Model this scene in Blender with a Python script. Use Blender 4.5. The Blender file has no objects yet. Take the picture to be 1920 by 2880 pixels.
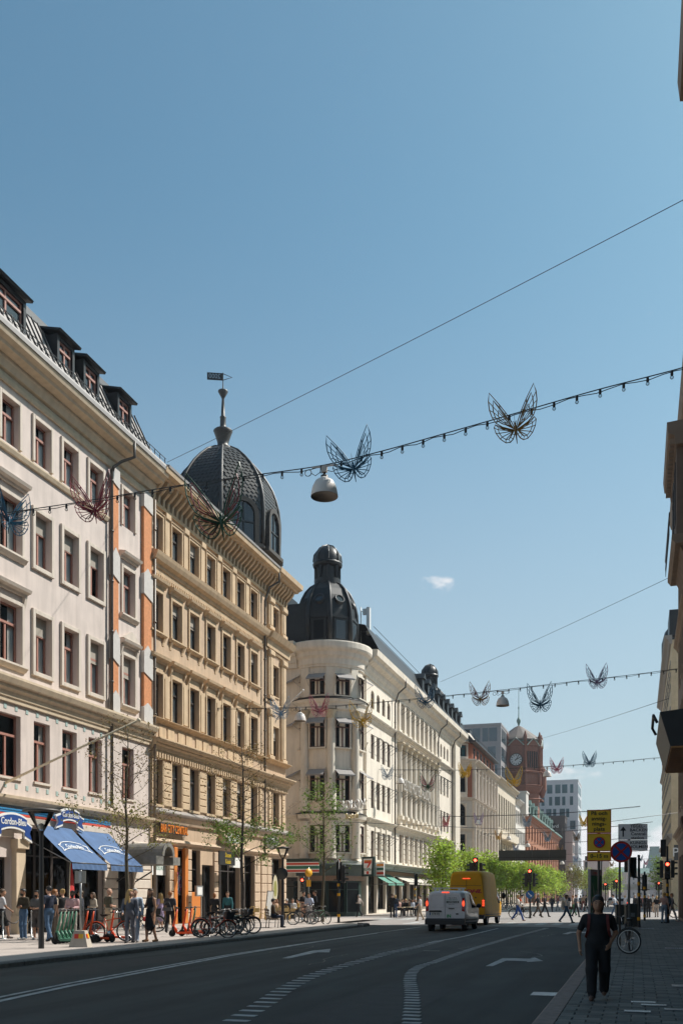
import bpy, bmesh, math, random
import numpy as np
from mathutils import Vector, Matrix
random.seed(7)
SC = bpy.context.scene
COL = SC.collection
R = math.radians

# ------------------------------------------------------------------ camera, sky, sun, exposure
CAM_H, FOC, VPX, HOR, CXP = 1.7, 2700.0, 1792.0, 2520.0, 960.0
TH = math.atan((VPX - CXP) / FOC); TC, TS = math.cos(TH), math.sin(TH)
cam_data = bpy.data.cameras.new('camera')
cam = bpy.data.objects.new('camera', cam_data); COL.objects.link(cam)
cam.location = (0, 0, CAM_H); cam.rotation_euler = (R(90), 0, TH)
cam_data.sensor_fit = 'HORIZONTAL'; cam_data.sensor_width = 36.0
cam_data.lens = FOC / 1920 * 36; cam_data.shift_y = (HOR - 1440) / 1920
cam_data.clip_start = 0.1; cam_data.clip_end = 9000
SC.camera = cam

SUN_DIR = Vector((0.665, 0.56, 1.0)).normalized()        # towards the sun
SUN_EL = math.asin(SUN_DIR.z); SUN_AZ = math.atan2(SUN_DIR.x, SUN_DIR.y)
w = bpy.data.worlds.new('World'); SC.world = w; w.use_nodes = True
nt = w.node_tree; nt.nodes.clear()
wo = nt.nodes.new('ShaderNodeOutputWorld'); bg = nt.nodes.new('ShaderNodeBackground')
sky = nt.nodes.new('ShaderNodeTexSky'); sky.sky_type = 'NISHITA'; sky.sun_disc = False
sky.sun_elevation = SUN_EL; sky.sun_rotation = SUN_AZ
sky.altitude = 0; sky.air_density = 1.0; sky.dust_density = 1.4; sky.ozone_density = 1.0
bg.inputs['Strength'].default_value = 0.099
# far fair-weather cumulus low over the horizon, all round
tcw = nt.nodes.new('ShaderNodeTexCoord'); sep = nt.nodes.new('ShaderNodeSeparateXYZ')
nt.links.new(tcw.outputs['Generated'], sep.inputs[0])
mp = nt.nodes.new('ShaderNodeMapping'); mp.inputs['Scale'].default_value = (1, 1, 1.9)
mp.inputs['Location'].default_value = (-0.37267, -0.02513, 0.0); mp.inputs['Rotation'].default_value = (0, 0, R(10))
nt.links.new(tcw.outputs['Generated'], mp.inputs[0])
nz = nt.nodes.new('ShaderNodeTexNoise'); nz.inputs['Scale'].default_value = 9.0; nz.inputs['Detail'].default_value = 9
nz.inputs['Roughness'].default_value = 0.52
nt.links.new(mp.outputs[0], nz.inputs['Vector'])
def wmath(op, a, b, clamp=False):
    m = nt.nodes.new('ShaderNodeMath'); m.operation = op; m.use_clamp = clamp
    for i, v in enumerate((a, b)):
        if isinstance(v, (int, float)): m.inputs[i].default_value = v
        else: nt.links.new(v, m.inputs[i])
    return m.outputs[0]
lowband = nt.nodes.new('ShaderNodeMapRange'); lowband.inputs[1].default_value = 0.06; lowband.inputs[2].default_value = 0.19
lowband.inputs[3].default_value = 0.17; lowband.inputs[4].default_value = -0.19
nt.links.new(sep.outputs[2], lowband.inputs[0])
dens = wmath('ADD', nz.outputs['Fac'], lowband.outputs[0])
cmask = nt.nodes.new('ShaderNodeMapRange'); cmask.inputs[1].default_value = 0.53; cmask.inputs[2].default_value = 0.63
cmask.interpolation_type = 'SMOOTHSTEP'
nt.links.new(dens, cmask.inputs[0])
cfac = wmath('MULTIPLY', cmask.outputs[0], 0.95, True)
cmix = nt.nodes.new('ShaderNodeMix'); cmix.data_type = 'RGBA'
nt.links.new(cfac, cmix.inputs['Factor']); 
tint = nt.nodes.new('ShaderNodeVectorMath'); tint.operation = 'MULTIPLY'; tint.inputs[1].default_value = (0.78, 1.14, 1.07)
nt.links.new(sky.outputs[0], tint.inputs[0]); 
hz = nt.nodes.new('ShaderNodeMapRange'); hz.interpolation_type = 'SMOOTHSTEP'; hz.inputs[1].default_value = 0.0; hz.inputs[2].default_value = 0.62; hz.inputs[3].default_value = 0.72; hz.inputs[4].default_value = 0.0
nt.links.new(sep.outputs[2], hz.inputs[0])
hmix = nt.nodes.new('ShaderNodeMix'); hmix.data_type = 'RGBA'; hmix.inputs[7].default_value = (4.7, 5.1, 5.6, 1)
nt.links.new(hz.outputs[0], hmix.inputs['Factor']); nt.links.new(tint.outputs[0], hmix.inputs[6]); nt.links.new(hmix.outputs[2], cmix.inputs[6])
cmix.inputs[7].default_value = (8.0, 7.9, 8.0, 1)
nt.links.new(cmix.outputs[2], bg.inputs['Color']); nt.links.new(bg.outputs[0], wo.inputs[0])

sun_data = bpy.data.lights.new('sun', 'SUN'); sun_data.energy = 5.0; sun_data.angle = R(0.53); sun_data.color = (1.0, 0.95, 0.88)
sun = bpy.data.objects.new('sun', sun_data); COL.objects.link(sun)
sun.rotation_euler = SUN_DIR.to_track_quat('Z', 'Y').to_euler(); sun.location = (30, 30, 60)
SC.view_settings.view_transform = 'Standard'; SC.view_settings.look = 'None'
SC.view_settings.exposure = 0.28; SC.view_settings.gamma = 1.0; SC.view_settings.use_curve_mapping = False
SC.render.engine = 'CYCLES'
SC.cycles.max_bounces = 6; SC.cycles.transparent_max_bounces = 12; SC.cycles.use_denoising = True
SC.cycles.diffuse_bounces = 3; SC.cycles.glossy_bounces = 3; SC.cycles.caustics_reflective = False; SC.cycles.caustics_refractive = False

# ------------------------------------------------------------------ photo -> place (real metres on known planes)
def ray(x, y):
    u = (x - CXP) / FOC
    return (u * TC - TS, u * TS + TC, (HOR - y) / FOC)
def PX(x, y, X):
    r = ray(x, y); t = X / r[0]; return Vector((X, t * r[1], CAM_H + t * r[2]))
def PG(x, y, z=0.0):
    r = ray(x, y); t = (z - CAM_H) / r[2]; return Vector((t * r[0], t * r[1], z))
def PY(x, y, Y):
    r = ray(x, y); t = Y / r[1]; return Vector((t * r[0], Y, CAM_H + t * r[2]))
def AY(x, X): return PX(x, 2000, X).y            # along-street metre of photo column x on the plane X
def AZ(x, y, X): return PX(x, y, X).z

# ------------------------------------------------------------------ materials
MATS = {}
def mat(name, col, rough=0.7, metal=0.0, var=0.0, scale=3.0, bump=0.0, bscale=40.0, spec=0.5, emit=0.0, ecol=None, dirt=0.0, stretch=None, coat=0.0, dmap=(2.2, 2.2, 0.25)):
    if name in MATS: return MATS[name]
    m = bpy.data.materials.new(name); m.use_nodes = True
    n = m.node_tree.nodes; l = m.node_tree.links; b = n['Principled BSDF']
    b.inputs['Base Color'].default_value = (*col, 1); b.inputs['Roughness'].default_value = rough
    b.inputs['Metallic'].default_value = metal; b.inputs['Specular IOR Level'].default_value = spec
    if coat: b.inputs['Coat Weight'].default_value = coat; b.inputs['Coat Roughness'].default_value = 0.05
    if emit:
        b.inputs['Emission Color'].default_value = (*(ecol or col), 1); b.inputs['Emission Strength'].default_value = emit
    if var or bump or dirt:
        tc = n.new('ShaderNodeNewGeometry')
        vec = tc.outputs['Position']
        if stretch:
            mpn = n.new('ShaderNodeMapping'); mpn.inputs['Scale'].default_value = stretch
            l.new(vec, mpn.inputs[0]); vec = mpn.outputs[0]
    if var or dirt:
        nz = n.new('ShaderNodeTexNoise'); nz.inputs['Scale'].default_value = scale; nz.inputs['Detail'].default_value = 6
        l.new(vec, nz.inputs['Vector'])
        rp = n.new('ShaderNodeMapRange'); rp.inputs[1].default_value = 0.3; rp.inputs[2].default_value = 0.7
        rp.inputs[3].default_value = 1 - var; rp.inputs[4].default_value = 1 + var
        l.new(nz.outputs['Fac'], rp.inputs[0])
        fac = rp.outputs[0]
        if dirt:
            mp2 = n.new('ShaderNodeMapping'); mp2.inputs['Scale'].default_value = dmap
            l.new(tc.outputs['Position'], mp2.inputs[0])
            n2 = n.new('ShaderNodeTexNoise'); n2.inputs['Scale'].default_value = 1.6; n2.inputs['Detail'].default_value = 8
            l.new(mp2.outputs[0], n2.inputs['Vector'])
            r2 = n.new('ShaderNodeMapRange'); r2.inputs[1].default_value = 0.42; r2.inputs[2].default_value = 0.72
            r2.inputs[3].default_value = 1.0; r2.inputs[4].default_value = 1 - dirt
            l.new(n2.outputs['Fac'], r2.inputs[0])
            mm = n.new('ShaderNodeMath'); mm.operation = 'MULTIPLY'
            l.new(fac, mm.inputs[0]); l.new(r2.outputs[0], mm.inputs[1]); fac = mm.outputs[0]
        mx = n.new('ShaderNodeVectorMath'); mx.operation = 'SCALE'; mx.inputs[0].default_value = col
        l.new(fac, mx.inputs['Scale']); l.new(mx.outputs[0], b.inputs['Base Color'])
    if bump:
        nb = n.new('ShaderNodeTexNoise'); nb.inputs['Scale'].default_value = bscale; nb.inputs['Detail'].default_value = 4
        l.new(vec, nb.inputs['Vector'])
        bp = n.new('ShaderNodeBump'); bp.inputs['Strength'].default_value = bump; bp.inputs['Distance'].default_value = 0.02
        l.new(nb.outputs['Fac'], bp.inputs['Height']); l.new(bp.outputs[0], b.inputs['Normal'])
    MATS[name] = m
    return m
def glass_mat(name, tint=(0.75, 0.8, 0.82), refl=0.25, rough=0.01, opaque=None):
    """window glass: a Fresnel mirror over clear (or dark) glass"""
    if name in MATS: return MATS[name]
    m = bpy.data.materials.new(name); m.use_nodes = True
    n = m.node_tree.nodes; l = m.node_tree.links; n.clear()
    o = n.new('ShaderNodeOutputMaterial'); g = n.new('ShaderNodeBsdfGlossy'); g.inputs['Roughness'].default_value = rough
    if opaque: t = n.new('ShaderNodeBsdfDiffuse'); t.inputs['Color'].default_value = (*opaque, 1)
    else: t = n.new('ShaderNodeBsdfTransparent'); t.inputs['Color'].default_value = (*tint, 1)
    f = n.new('ShaderNodeLayerWeight'); f.inputs['Blend'].default_value = refl
    bpn = n.new('ShaderNodeTexNoise'); bpn.inputs['Scale'].default_value = 1.3
    gg = n.new('ShaderNodeNewGeometry'); l.new(gg.outputs['Position'], bpn.inputs['Vector'])
    bp = n.new('ShaderNodeBump'); bp.inputs['Strength'].default_value = 0.2; bp.inputs['Distance'].default_value = 0.05
    l.new(bpn.outputs['Fac'], bp.inputs['Height']); l.new(bp.outputs[0], g.inputs['Normal'])
    mx = n.new('ShaderNodeMixShader'); l.new(f.outputs['Fresnel'], mx.inputs[0]); l.new(t.outputs[0], mx.inputs[1]); l.new(g.outputs[0], mx.inputs[2])
    l.new(mx.outputs[0], o.inputs[0]); MATS[name] = m
    return m
def sub_mat(name, col, trans=0.5, rough=0.6):
    """thin leaf or cloth that lets some light through"""
    if name in MATS: return MATS[name]
    m = bpy.data.materials.new(name); m.use_nodes = True
    n = m.node_tree.nodes; l = m.node_tree.links; b = n['Principled BSDF']; o = n['Material Output']
    oi = n.new('ShaderNodeNewGeometry'); hsv = n.new('ShaderNodeHueSaturation'); hsv.inputs['Color'].default_value = (*col, 1)
    mr = n.new('ShaderNodeMapRange'); mr.inputs[3].default_value = 0.55; mr.inputs[4].default_value = 1.5
    l.new(oi.outputs['Random Per Island'], mr.inputs[0]); l.new(mr.outputs[0], hsv.inputs['Value'])
    mh = n.new('ShaderNodeMapRange'); mh.inputs[3].default_value = 0.475; mh.inputs[4].default_value = 0.52
    l.new(oi.outputs['Random Per Island'], mh.inputs[0]); l.new(mh.outputs[0], hsv.inputs['Hue'])
    l.new(hsv.outputs[0], b.inputs['Base Color']); b.inputs['Roughness'].default_value = rough
    t = n.new('ShaderNodeBsdfTranslucent'); l.new(hsv.outputs[0], t.inputs['Color'])
    mx = n.new('ShaderNodeMixShader'); mx.inputs[0].default_value = trans
    l.new(b.outputs[0], mx.inputs[1]); l.new(t.outputs[0], mx.inputs[2]); l.new(mx.outputs[0], o.inputs[0]); MATS[name] = m
    return m

# ------------------------------------------------------------------ mesh builder
class MB:
    def __init__(s, M=None): s.v = []; s.f = []; s.mi = []; s.M = M; s.cur = 0; s.sm = []
    def add(s, vs, fs, smooth=False):
        o = len(s.v)
        if s.M is not None: vs = [s.M @ Vector(p) for p in vs]
        s.v += [tuple(p) for p in vs]; s.f += [tuple(i + o for i in f) for f in fs]
        s.mi += [s.cur] * len(fs); s.sm += [smooth] * len(fs); return s
    def box(s, x0, x1, y0, y1, z0, z1):
        if x0 > x1: x0, x1 = x1, x0
        if y0 > y1: y0, y1 = y1, y0
        if z0 > z1: z0, z1 = z1, z0
        return s.add([(x0,y0,z0),(x1,y0,z0),(x1,y1,z0),(x0,y1,z0),(x0,y0,z1),(x1,y0,z1),(x1,y1,z1),(x0,y1,z1)],
              [(0,3,2,1),(4,5,6,7),(0,1,5,4),(1,2,6,5),(2,3,7,6),(3,0,4,7)])
    def cbox(s, x0, x1, y0, y1, z0, z1, c=0.01):
        """box whose +X face is chamfered (a block proud of a wall)"""
        return s.add([(x0,y0,z0),(x0,y1,z0),(x0,y1,z1),(x0,y0,z1),(x1-c,y0,z0),(x1-c,y1,z0),(x1-c,y1,z1),(x1-c,y0,z1),
              (x1,y0+c,z0+c),(x1,y1-c,z0+c),(x1,y1-c,z1-c),(x1,y0+c,z1-c)],
              [(0,4,5,1),(1,5,6,2),(2,6,7,3),(3,7,4,0),(4,8,9,5),(5,9,10,6),(6,10,11,7),(7,11,8,4),(8,11,10,9)][:8]+[(8,9,10,11)])
    def quad(s, a, b, c, d): return s.add([a, b, c, d], [(0, 1, 2, 3)])
    def poly(s, pts): return s.add(pts, [tuple(range(len(pts)))])
    def extr(s, prof, a0, a1, axis='y', caps=True, close=True):
        """profile [(p,q)] swept straight from a0 to a1.  y: (x,z)  x: (y,z)  z: (x,y)"""
        n = len(prof)
        def P(p, a): return (p[0], a, p[1]) if axis == 'y' else ((a, p[0], p[1]) if axis == 'x' else (p[0], p[1], a))
        vs = [P(p, a0) for p in prof] + [P(p, a1) for p in prof]
        m = n if close else n - 1
        fs = [(i, (i + 1) % n, (i + 1) % n + n, i + n) for i in range(m)]
        if caps and close: fs += [tuple(range(n))[::-1], tuple(range(n, 2 * n))]
        return s.add(vs, fs)
    def lathe(s, prof, seg=16, c=(0, 0, 0), a0=0.0, a1=2 * math.pi, smooth=True, hard=False):
        if hard:
            for p, q in zip(prof, prof[1:]): s.lathe([p, q], seg, c, a0, a1, smooth)
            return s
        """prof [(r,z)] about z through c"""
        full = abs(a1 - a0 - 2 * math.pi) < 1e-6; k = seg if full else seg + 1
        vs = []
        for r, z in prof:
            for i in range(k):
                a = a0 + (a1 - a0) * i / seg
                vs.append((c[0] + r * math.cos(a), c[1] + r * math.sin(a), c[2] + z))
        fs = []
        for j in range(len(prof) - 1):
            for i in range(seg):
                i2 = (i + 1) % k if full else i + 1
                fs.append((j*k+i, j*k+i2, (j+1)*k+i2, (j+1)*k+i))
        return s.add(vs, fs, smooth)
    def tube(s, pts, r, seg=6, closed=False, caps=True):
        pts = [Vector(p) for p in pts]; n = len(pts)
        rs = r if isinstance(r, (list, tuple)) else [r] * n
        vs = []; up = None
        for i, p in enumerate(pts):
            if closed: d = pts[(i + 1) % n] - pts[i - 1]
            else: d = pts[min(i + 1, n - 1)] - pts[max(i - 1, 0)]
            if d.length < 1e-9: d = Vector((0, 0, 1))
            d.normalize()
            if up is None: up = Vector((0, 0, 1)) if abs(d.z) < 0.9 else Vector((1, 0, 0))
            a = d.cross(up)
            if a.length < 1e-4: up = Vector((1, 0, 0)) if abs(d.x) < 0.8 else Vector((0, 1, 0)); a = d.cross(up)
            a.normalize(); b = a.cross(d)
            for k in range(seg):
                t = 2 * math.pi * k / seg; vs.append(p + (a * math.cos(t) + b * math.sin(t)) * rs[i])
        fs = []
        for j in range(n if closed else n - 1):
            j2 = (j + 1) % n
            for k in range(seg):
                k2 = (k + 1) % seg; fs.append((j*seg+k, j*seg+k2, j2*seg+k2, j2*seg+k))
        if caps and not closed:
            fs.append(tuple(range(seg))[::-1]); fs.append(tuple(range((n-1)*seg, n*seg)))
        return s.add(vs, fs, seg > 4)
    def cyl(s, p0, p1, r0, r1=None, seg=10): return s.tube([p0, p1], [r0, r0 if r1 is None else r1], seg)
    def ball(s, c, r, seg=10, rings=6):
        rx, ry, rz = (r, r, r) if isinstance(r, (int, float)) else r
        vs = [(c[0], c[1], c[2] - rz)]; fs = []
        for j in range(1, rings):
            t = -math.pi / 2 + math.pi * j / rings
            for i in range(seg):
                a = 2 * math.pi * i / seg
                vs.append((c[0] + rx*math.cos(t)*math.cos(a), c[1] + ry*math.cos(t)*math.sin(a), c[2] + rz*math.sin(t)))
        vs.append((c[0], c[1], c[2] + rz)); top = len(vs) - 1
        for i in range(seg):
            i2 = (i + 1) % seg
            fs.append((0, 1 + i2, 1 + i))
            for j in range(rings - 2): fs.append((1+j*seg+i, 1+j*seg+i2, 1+(j+1)*seg+i2, 1+(j+1)*seg+i))
            fs.append((1+(rings-2)*seg+i, 1+(rings-2)*seg+i2, top))
        return s.add(vs, fs, True)
    def mesh(s, name, mats):
        me = bpy.data.meshes.new(name); me.from_pydata(s.v, [], s.f)
        for m in (mats if isinstance(mats, (list, tuple)) else [mats]): me.materials.append(m)
        me.polygons.foreach_set('material_index', s.mi); me.polygons.foreach_set('use_smooth', s.sm); me.update()
        return me
    def build(s, name, mats, parent=None, loc=None):
        return put(name, s.mesh(name, mats), parent, loc)
def put(name, me, parent=None, loc=None, rot=None, scale=None):
    o = bpy.data.objects.new(name, me); COL.objects.link(o)
    if parent is not None: o.parent = parent
    if loc is not None: o.location = loc
    if rot is not None: o.rotation_euler = rot
    if scale is not None: o.scale = scale
    return o
def tag(o, label, cat, group=None, kind=None):
    o['label'] = label; o['category'] = cat
    if group: o['group'] = group
    if kind: o['kind'] = kind
    return o
def thing(name, label, cat, loc=(0, 0, 0), rz=0.0, group=None, scale=None):
    o = bpy.data.objects.new(name, None); COL.objects.link(o); o.empty_display_size = 0.3
    o.location = loc; o.rotation_euler = (0, 0, rz)
    if scale: o.scale = (scale,) * 3
    return tag(o, label, cat, group)
def struct(o, label, cat):
    o['kind'] = 'structure'; o['label'] = label; o['category'] = cat; return o
def dup(root, loc, rz, label=None, group=None, scale=None, rot=None):
    def cp(o, par):
        c = o.copy(); COL.objects.link(c); c.parent = par
        for ch in o.children: cp(ch, c)
        return c
    r = cp(root, None); r.location = loc; r.rotation_euler = rot or (0, 0, rz)
    if scale: r.scale = (scale,) * 3
    if label: r['label'] = label
    if group: r['group'] = group
    return r
TXT = {}
def text_mesh(body, size, ext=0.004, bold=0.0, sx=1.0, shear=0.0):
    key = (body, size, ext, bold, sx, shear)
    if key in TXT: return TXT[key]
    cu = bpy.data.curves.new('lettering', 'FONT'); cu.body = body; cu.size = size; cu.extrude = ext; cu.offset = bold
    cu.align_x = 'CENTER'; cu.align_y = 'CENTER'; cu.resolution_u = 3; cu.shear = shear
    o = bpy.data.objects.new('lettering', cu); COL.objects.link(o)
    dg = bpy.context.evaluated_depsgraph_get(); me = bpy.data.meshes.new_from_object(o.evaluated_get(dg))
    bpy.data.objects.remove(o); bpy.data.curves.remove(cu)
    if sx != 1.0:
        for v in me.vertices: v.co.x *= sx
    TXT[key] = me
    return me
def lettering(body, size, m, parent, loc, rot, ext=0.004, bold=0.0, sx=1.0, name='lettering', shear=0.0):
    me = text_mesh(body, size, ext, bold, sx, shear).copy(); me.materials.clear(); me.materials.append(m)
    o = put(name, me, parent, loc); o.rotation_euler = rot; return o
FACE_PX = (R(90), 0, R(90))      # text standing up, facing +X
FACE_NY = (R(90), 0, 0)          # facing -Y (the camera)
FACE_NX = (R(90), 0, R(-90))
# ------------------------------------------------------------------ shared materials
M_B1 = mat('render_pale_pink', (0.625, 0.535, 0.485), 0.9, var=0.06, scale=1.5, bump=0.25, bscale=30, dirt=0.16)
M_B1T = mat('trim_pale_stone', (0.62, 0.54, 0.46), 0.85, var=0.05, scale=2, bump=0.1, bscale=20, dirt=0.14)
M_B1C = mat('cornice_beige', (0.60, 0.48, 0.34), 0.85, var=0.06, scale=2, bump=0.1, dirt=0.18)
M_ORANGE = mat('terracotta_render', (0.60, 0.25, 0.11), 0.9, var=0.14, scale=9, bump=0.3, bscale=60, dirt=0.1)
M_PATCH = mat('grey_stone_patch', (0.55, 0.52, 0.49), 0.9, var=0.06, scale=4, bump=0.15)
M_B2 = mat('tan_stucco', (0.53, 0.385, 0.262), 0.88, var=0.08, scale=1.2, bump=0.15, bscale=30, dirt=0.18)
M_B2T = mat('tan_trim', (0.58, 0.425, 0.27), 0.85, var=0.08, scale=2, bump=0.1, dirt=0.2)
M_B2S = mat('tan_stone_base', (0.54, 0.40, 0.28), 0.85, var=0.06, scale=2, bump=0.1, dirt=0.1)
M_B3 = mat('cream_stucco', (0.77, 0.69, 0.585), 0.88, var=0.05, scale=1.0, bump=0.12, bscale=30, dirt=0.18)
M_B3T = mat('cream_trim', (0.75, 0.67, 0.56), 0.85, var=0.05, scale=2, bump=0.08, dirt=0.22)
M_FRAME = mat('window_frame_oxblood', (0.10, 0.045, 0.035), 0.5, var=0.1, scale=8)
M_FRAME_L = mat('window_frame_pale_red', (0.36, 0.17, 0.13), 0.55, var=0.1, scale=8)
M_FRAME_D = mat('window_frame_dark', (0.05, 0.04, 0.035), 0.5, var=0.1, scale=8)
M_FRAME_W = mat('window_frame_grey', (0.35, 0.33, 0.30), 0.5)
M_GLASS = glass_mat('window_glass', (0.9, 0.92, 0.93), 0.10)
M_GLASS_D = glass_mat('window_glass_dark', refl=0.16, opaque=(0.012, 0.014, 0.016))
M_GLASS_T = glass_mat('window_glass_teal', refl=0.35, opaque=(0.03, 0.10, 0.12))
M_SHOPGLASS = glass_mat('shop_glass', (0.5, 0.52, 0.52), 0.16)
M_CURT = mat('curtain_linen', (0.8, 0.76, 0.70), 0.95, var=0.12, scale=6, stretch=(1, 9, 0.2))
M_BLIND = mat('screen_blind_beige', (0.36, 0.32, 0.27), 0.9, var=0.04, scale=20)
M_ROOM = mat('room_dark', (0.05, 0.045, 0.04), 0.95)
M_SHEET = mat('roof_sheet_black', (0.013, 0.0145, 0.016), 0.45, metal=0.0, var=0.25, scale=3, bump=0.1, bscale=8, spec=0.4)
M_SHEETL = mat('roof_sheet_grey', (0.33, 0.30, 0.28), 0.45, var=0.08, scale=3, spec=0.6)
M_DOME = mat('dome_slate_brown', (0.032, 0.029, 0.026), 0.42, var=0.25, scale=5, bump=0.1, bscale=30, spec=0.55)
M_DOMER = mat('dome_rib_metal', (0.038, 0.033, 0.028), 0.5, var=0.15, scale=6, spec=0.7)
M_PIPE = mat('drainpipe_brown', (0.075, 0.065, 0.055), 0.5, var=0.15, scale=5)
M_PIPEC = mat('drainpipe_copper', (0.16, 0.12, 0.085), 0.45, var=0.15, scale=5)
M_IRON = mat('black_iron', (0.018, 0.019, 0.02), 0.45, spec=0.5)
M_STEEL = mat('galvanised_steel', (0.36, 0.37, 0.37), 0.38, metal=0.7, var=0.1, scale=12)
M_WHITE = mat('white_paint', (0.78, 0.77, 0.74), 0.5, var=0.03, scale=6)

# ------------------------------------------------------------------ facade kit (local x = out of the wall, y = along, z = up)
class Bld:
    def __init__(s, name, label, X, Yref, rz=0.0, cat='building', group=None, z=0.0):
        s.root = thing(name, label, cat, (X, Yref, z), rz, group); s.Y = Yref; s.X = X; s.rz = rz
        s.s = -1 if abs(rz) > 3 else 1
    def mb(s): return MB(Matrix.Translation((0, -s.Y, 0)) if s.s == 1 else Matrix.Translation((0, s.Y, 0)) @ Matrix.Diagonal((1, -1, 1, 1)))
    def y(s, wy): return (wy - s.Y) * s.s
def holes(mb, y0, y1, z0, z1, ops, r=0.3, x=0.0):
    ys = sorted(set([y0, y1] + [q for o in ops for q in o[:2]])); zs = sorted(set([z0, z1] + [q for o in ops for q in o[2:4]]))
    ys = [q for q in ys if y0 - 1e-6 <= q <= y1 + 1e-6]; zs = [q for q in zs if z0 - 1e-6 <= q <= z1 + 1e-6]
    for j in range(len(zs) - 1):
        run = None
        for i in range(len(ys)):
            solid = False
            if i < len(ys) - 1:
                cy, cz = (ys[i] + ys[i+1]) / 2, (zs[j] + zs[j+1]) / 2
                solid = not any(o[0] < cy < o[1] and o[2] < cz < o[3] for o in ops)
            if solid and run is None: run = ys[i]
            if not solid and run is not None:
                mb.quad((x, run, zs[j]), (x, ys[i], zs[j]), (x, ys[i], zs[j+1]), (x, run, zs[j+1])); run = None
    for o in ops:
        a, b, c, d = o[:4]
        mb.quad((x, a, c), (x, a, d), (x-r, a, d), (x-r, a, c)); mb.quad((x, b, d), (x, b, c), (x-r, b, c), (x-r, b, d))
        mb.quad((x, a, d), (x, b, d), (x-r, b, d), (x-r, a, d)); mb.quad((x, b, c), (x, a, c), (x-r, a, c), (x-r, b, c))
        if len(o) > 4 and o[4]:                       # arched head: fill the two spandrels
            k = 8; cy, rad, rise = (a + b) / 2, (b - a) / 2, o[4]
            arc = [(cy - rad * math.cos(math.pi * i / k), d - rise + rise * math.sin(math.pi * i / k)) for i in range(k + 1)]
            for i in range(k):
                (ya, za), (yb, zb) = arc[i], arc[i+1]
                mb.quad((x, ya, za), (x, yb, zb), (x, yb, d), (x, ya, d))
                mb.quad((x, ya, za), (x-r, ya, za), (x-r, yb, zb), (x, yb, zb))
WIN = {}
def win_mesh(w, h, style, fm):
    key = (round(w, 2), round(h, 2), style, fm.name)
    if key in WIN: return WIN[key]
    m = MB(); f = 0.075; hw = w / 2
    m.box(-0.07, 0.02, -hw, -hw+f, 0, h); m.box(-0.07, 0.02, hw-f, hw, 0, h)
    m.box(-0.07, 0.02, -hw+f, hw-f, 0, f); m.box(-0.07, 0.02, -hw+f, hw-f, h-f, h)
    if style in ('cross', 'tee'):
        tz = h * 0.68
        m.box(-0.07, 0.05, -hw+f, hw-f, tz-0.05, tz+0.05)
        m.box(-0.06, 0.025, -0.05, 0.05, f, tz-0.05)
        if style == 'cross': m.box(-0.06, 0.025, -0.04, 0.04, tz+0.05, h-f)
    elif style == 'grid':
        for k in (1, 2): m.box(-0.05, 0.022, -hw+f, hw-f, h*k/3-0.025, h*k/3+0.025)
        m.box(-0.05, 0.024, -0.04, 0.04, f, h-f)
    elif style == 'mid': m.box(-0.06, 0.025, -0.04, 0.04, f, h-f)
    elif style == 'shop':
        m.box(-0.06, 0.025, -hw+f, hw-f, h*0.74-0.03, h*0.74+0.03)
    p = MB(); p.quad((-0.03, -hw+f, f), (-0.03, hw-f, f), (-0.03, hw-f, h-f), (-0.03, -hw+f, h-f))
    c = MB()
    nn = 10
    for sgn in (-1, 1):
        for i in range(nn):
            ya = sgn * (hw - 0.04 - i * hw * 0.058); yb = sgn * (hw - 0.04 - (i + 1) * hw * 0.058)
            xa, xb = -0.07 - 0.03 * (i % 2), -0.07 - 0.03 * ((i + 1) % 2)
            c.quad((xa, ya, 0.02), (xb, yb, 0.02), (xb, yb, h - 0.02), (xa, ya, h - 0.02))
    WIN[key] = (m.mesh('window', fm), p, c); return WIN[key]
PANES = {}
def window(B, yc, z0, w, h, x=-0.22, style='tee', fm=M_FRAME, glass=M_GLASS, curtain=0.6, blind=0.0, name='window', rnd=random, rot=0.0, px=None):
    me, p, c = win_mesh(w, h, style, fm)
    par = B.root if isinstance(B, Bld) else B
    yl = B.y(yc) if isinstance(B, Bld) else yc
    o = put(name, me, par, (x if px is None else px, yl, z0))
    if rot: o.rotation_euler = (0, 0, rot)
    k = (id(p), glass.name)
    if k not in PANES: PANES[k] = p.mesh('pane', glass)
    put('pane', PANES[k], o)
    if curtain and rnd.random() < curtain:
        k = (id(c), 'c')
        if k not in PANES: PANES[k] = c.mesh('curtain', M_CURT)
        put('curtain', PANES[k], o)
    if blind:
        b = MB(); b.box(0.03, 0.045, -w/2+0.03, w/2-0.03, h*(1-blind), h-0.02); b.box(0.025, 0.06, -w/2+0.03, w/2-0.03, h*(1-blind)-0.05, h*(1-blind))
        b.build('blind', M_BLIND, o)
    return o
def cornice_prof(z0, z1, d, back=-0.1, flip=False):
    h = z1 - z0
    return [(back, z0), (d*.18, z0), (d*.2, z0+h*.16), (d*.3, z0+h*.2), (d*.36, z0+h*.42), (d*.62, z0+h*.52), (d*.62, z0+h*.66), (d*.84, z0+h*.7), (d, z0+h*.9), (d, z1), (back, z1+0.02)]
def casing(mb, yc, z0, w, h, t=0.18, d=0.07, bottom=True, x=0.0, top=True):
    """raised band round an opening"""
    a, b = yc - w/2, yc + w/2; c = 0.012
    zt = z0 + h
    mb.cbox(x-.05, x+d, a-t, a-0.002, z0-(t if bottom else 0), zt+(t if top else 0), c); mb.cbox(x-.05, x+d, b+0.002, b+t, z0-(t if bottom else 0), zt+(t if top else 0), c)
    if bottom: mb.cbox(x-.05, x+d-0.002, a-0.004, b+0.004, z0-t, z0-0.002, c)
    if top: mb.cbox(x-.05, x+d-0.002, a-0.004, b+0.004, zt+0.002, zt+t, c)
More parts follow.
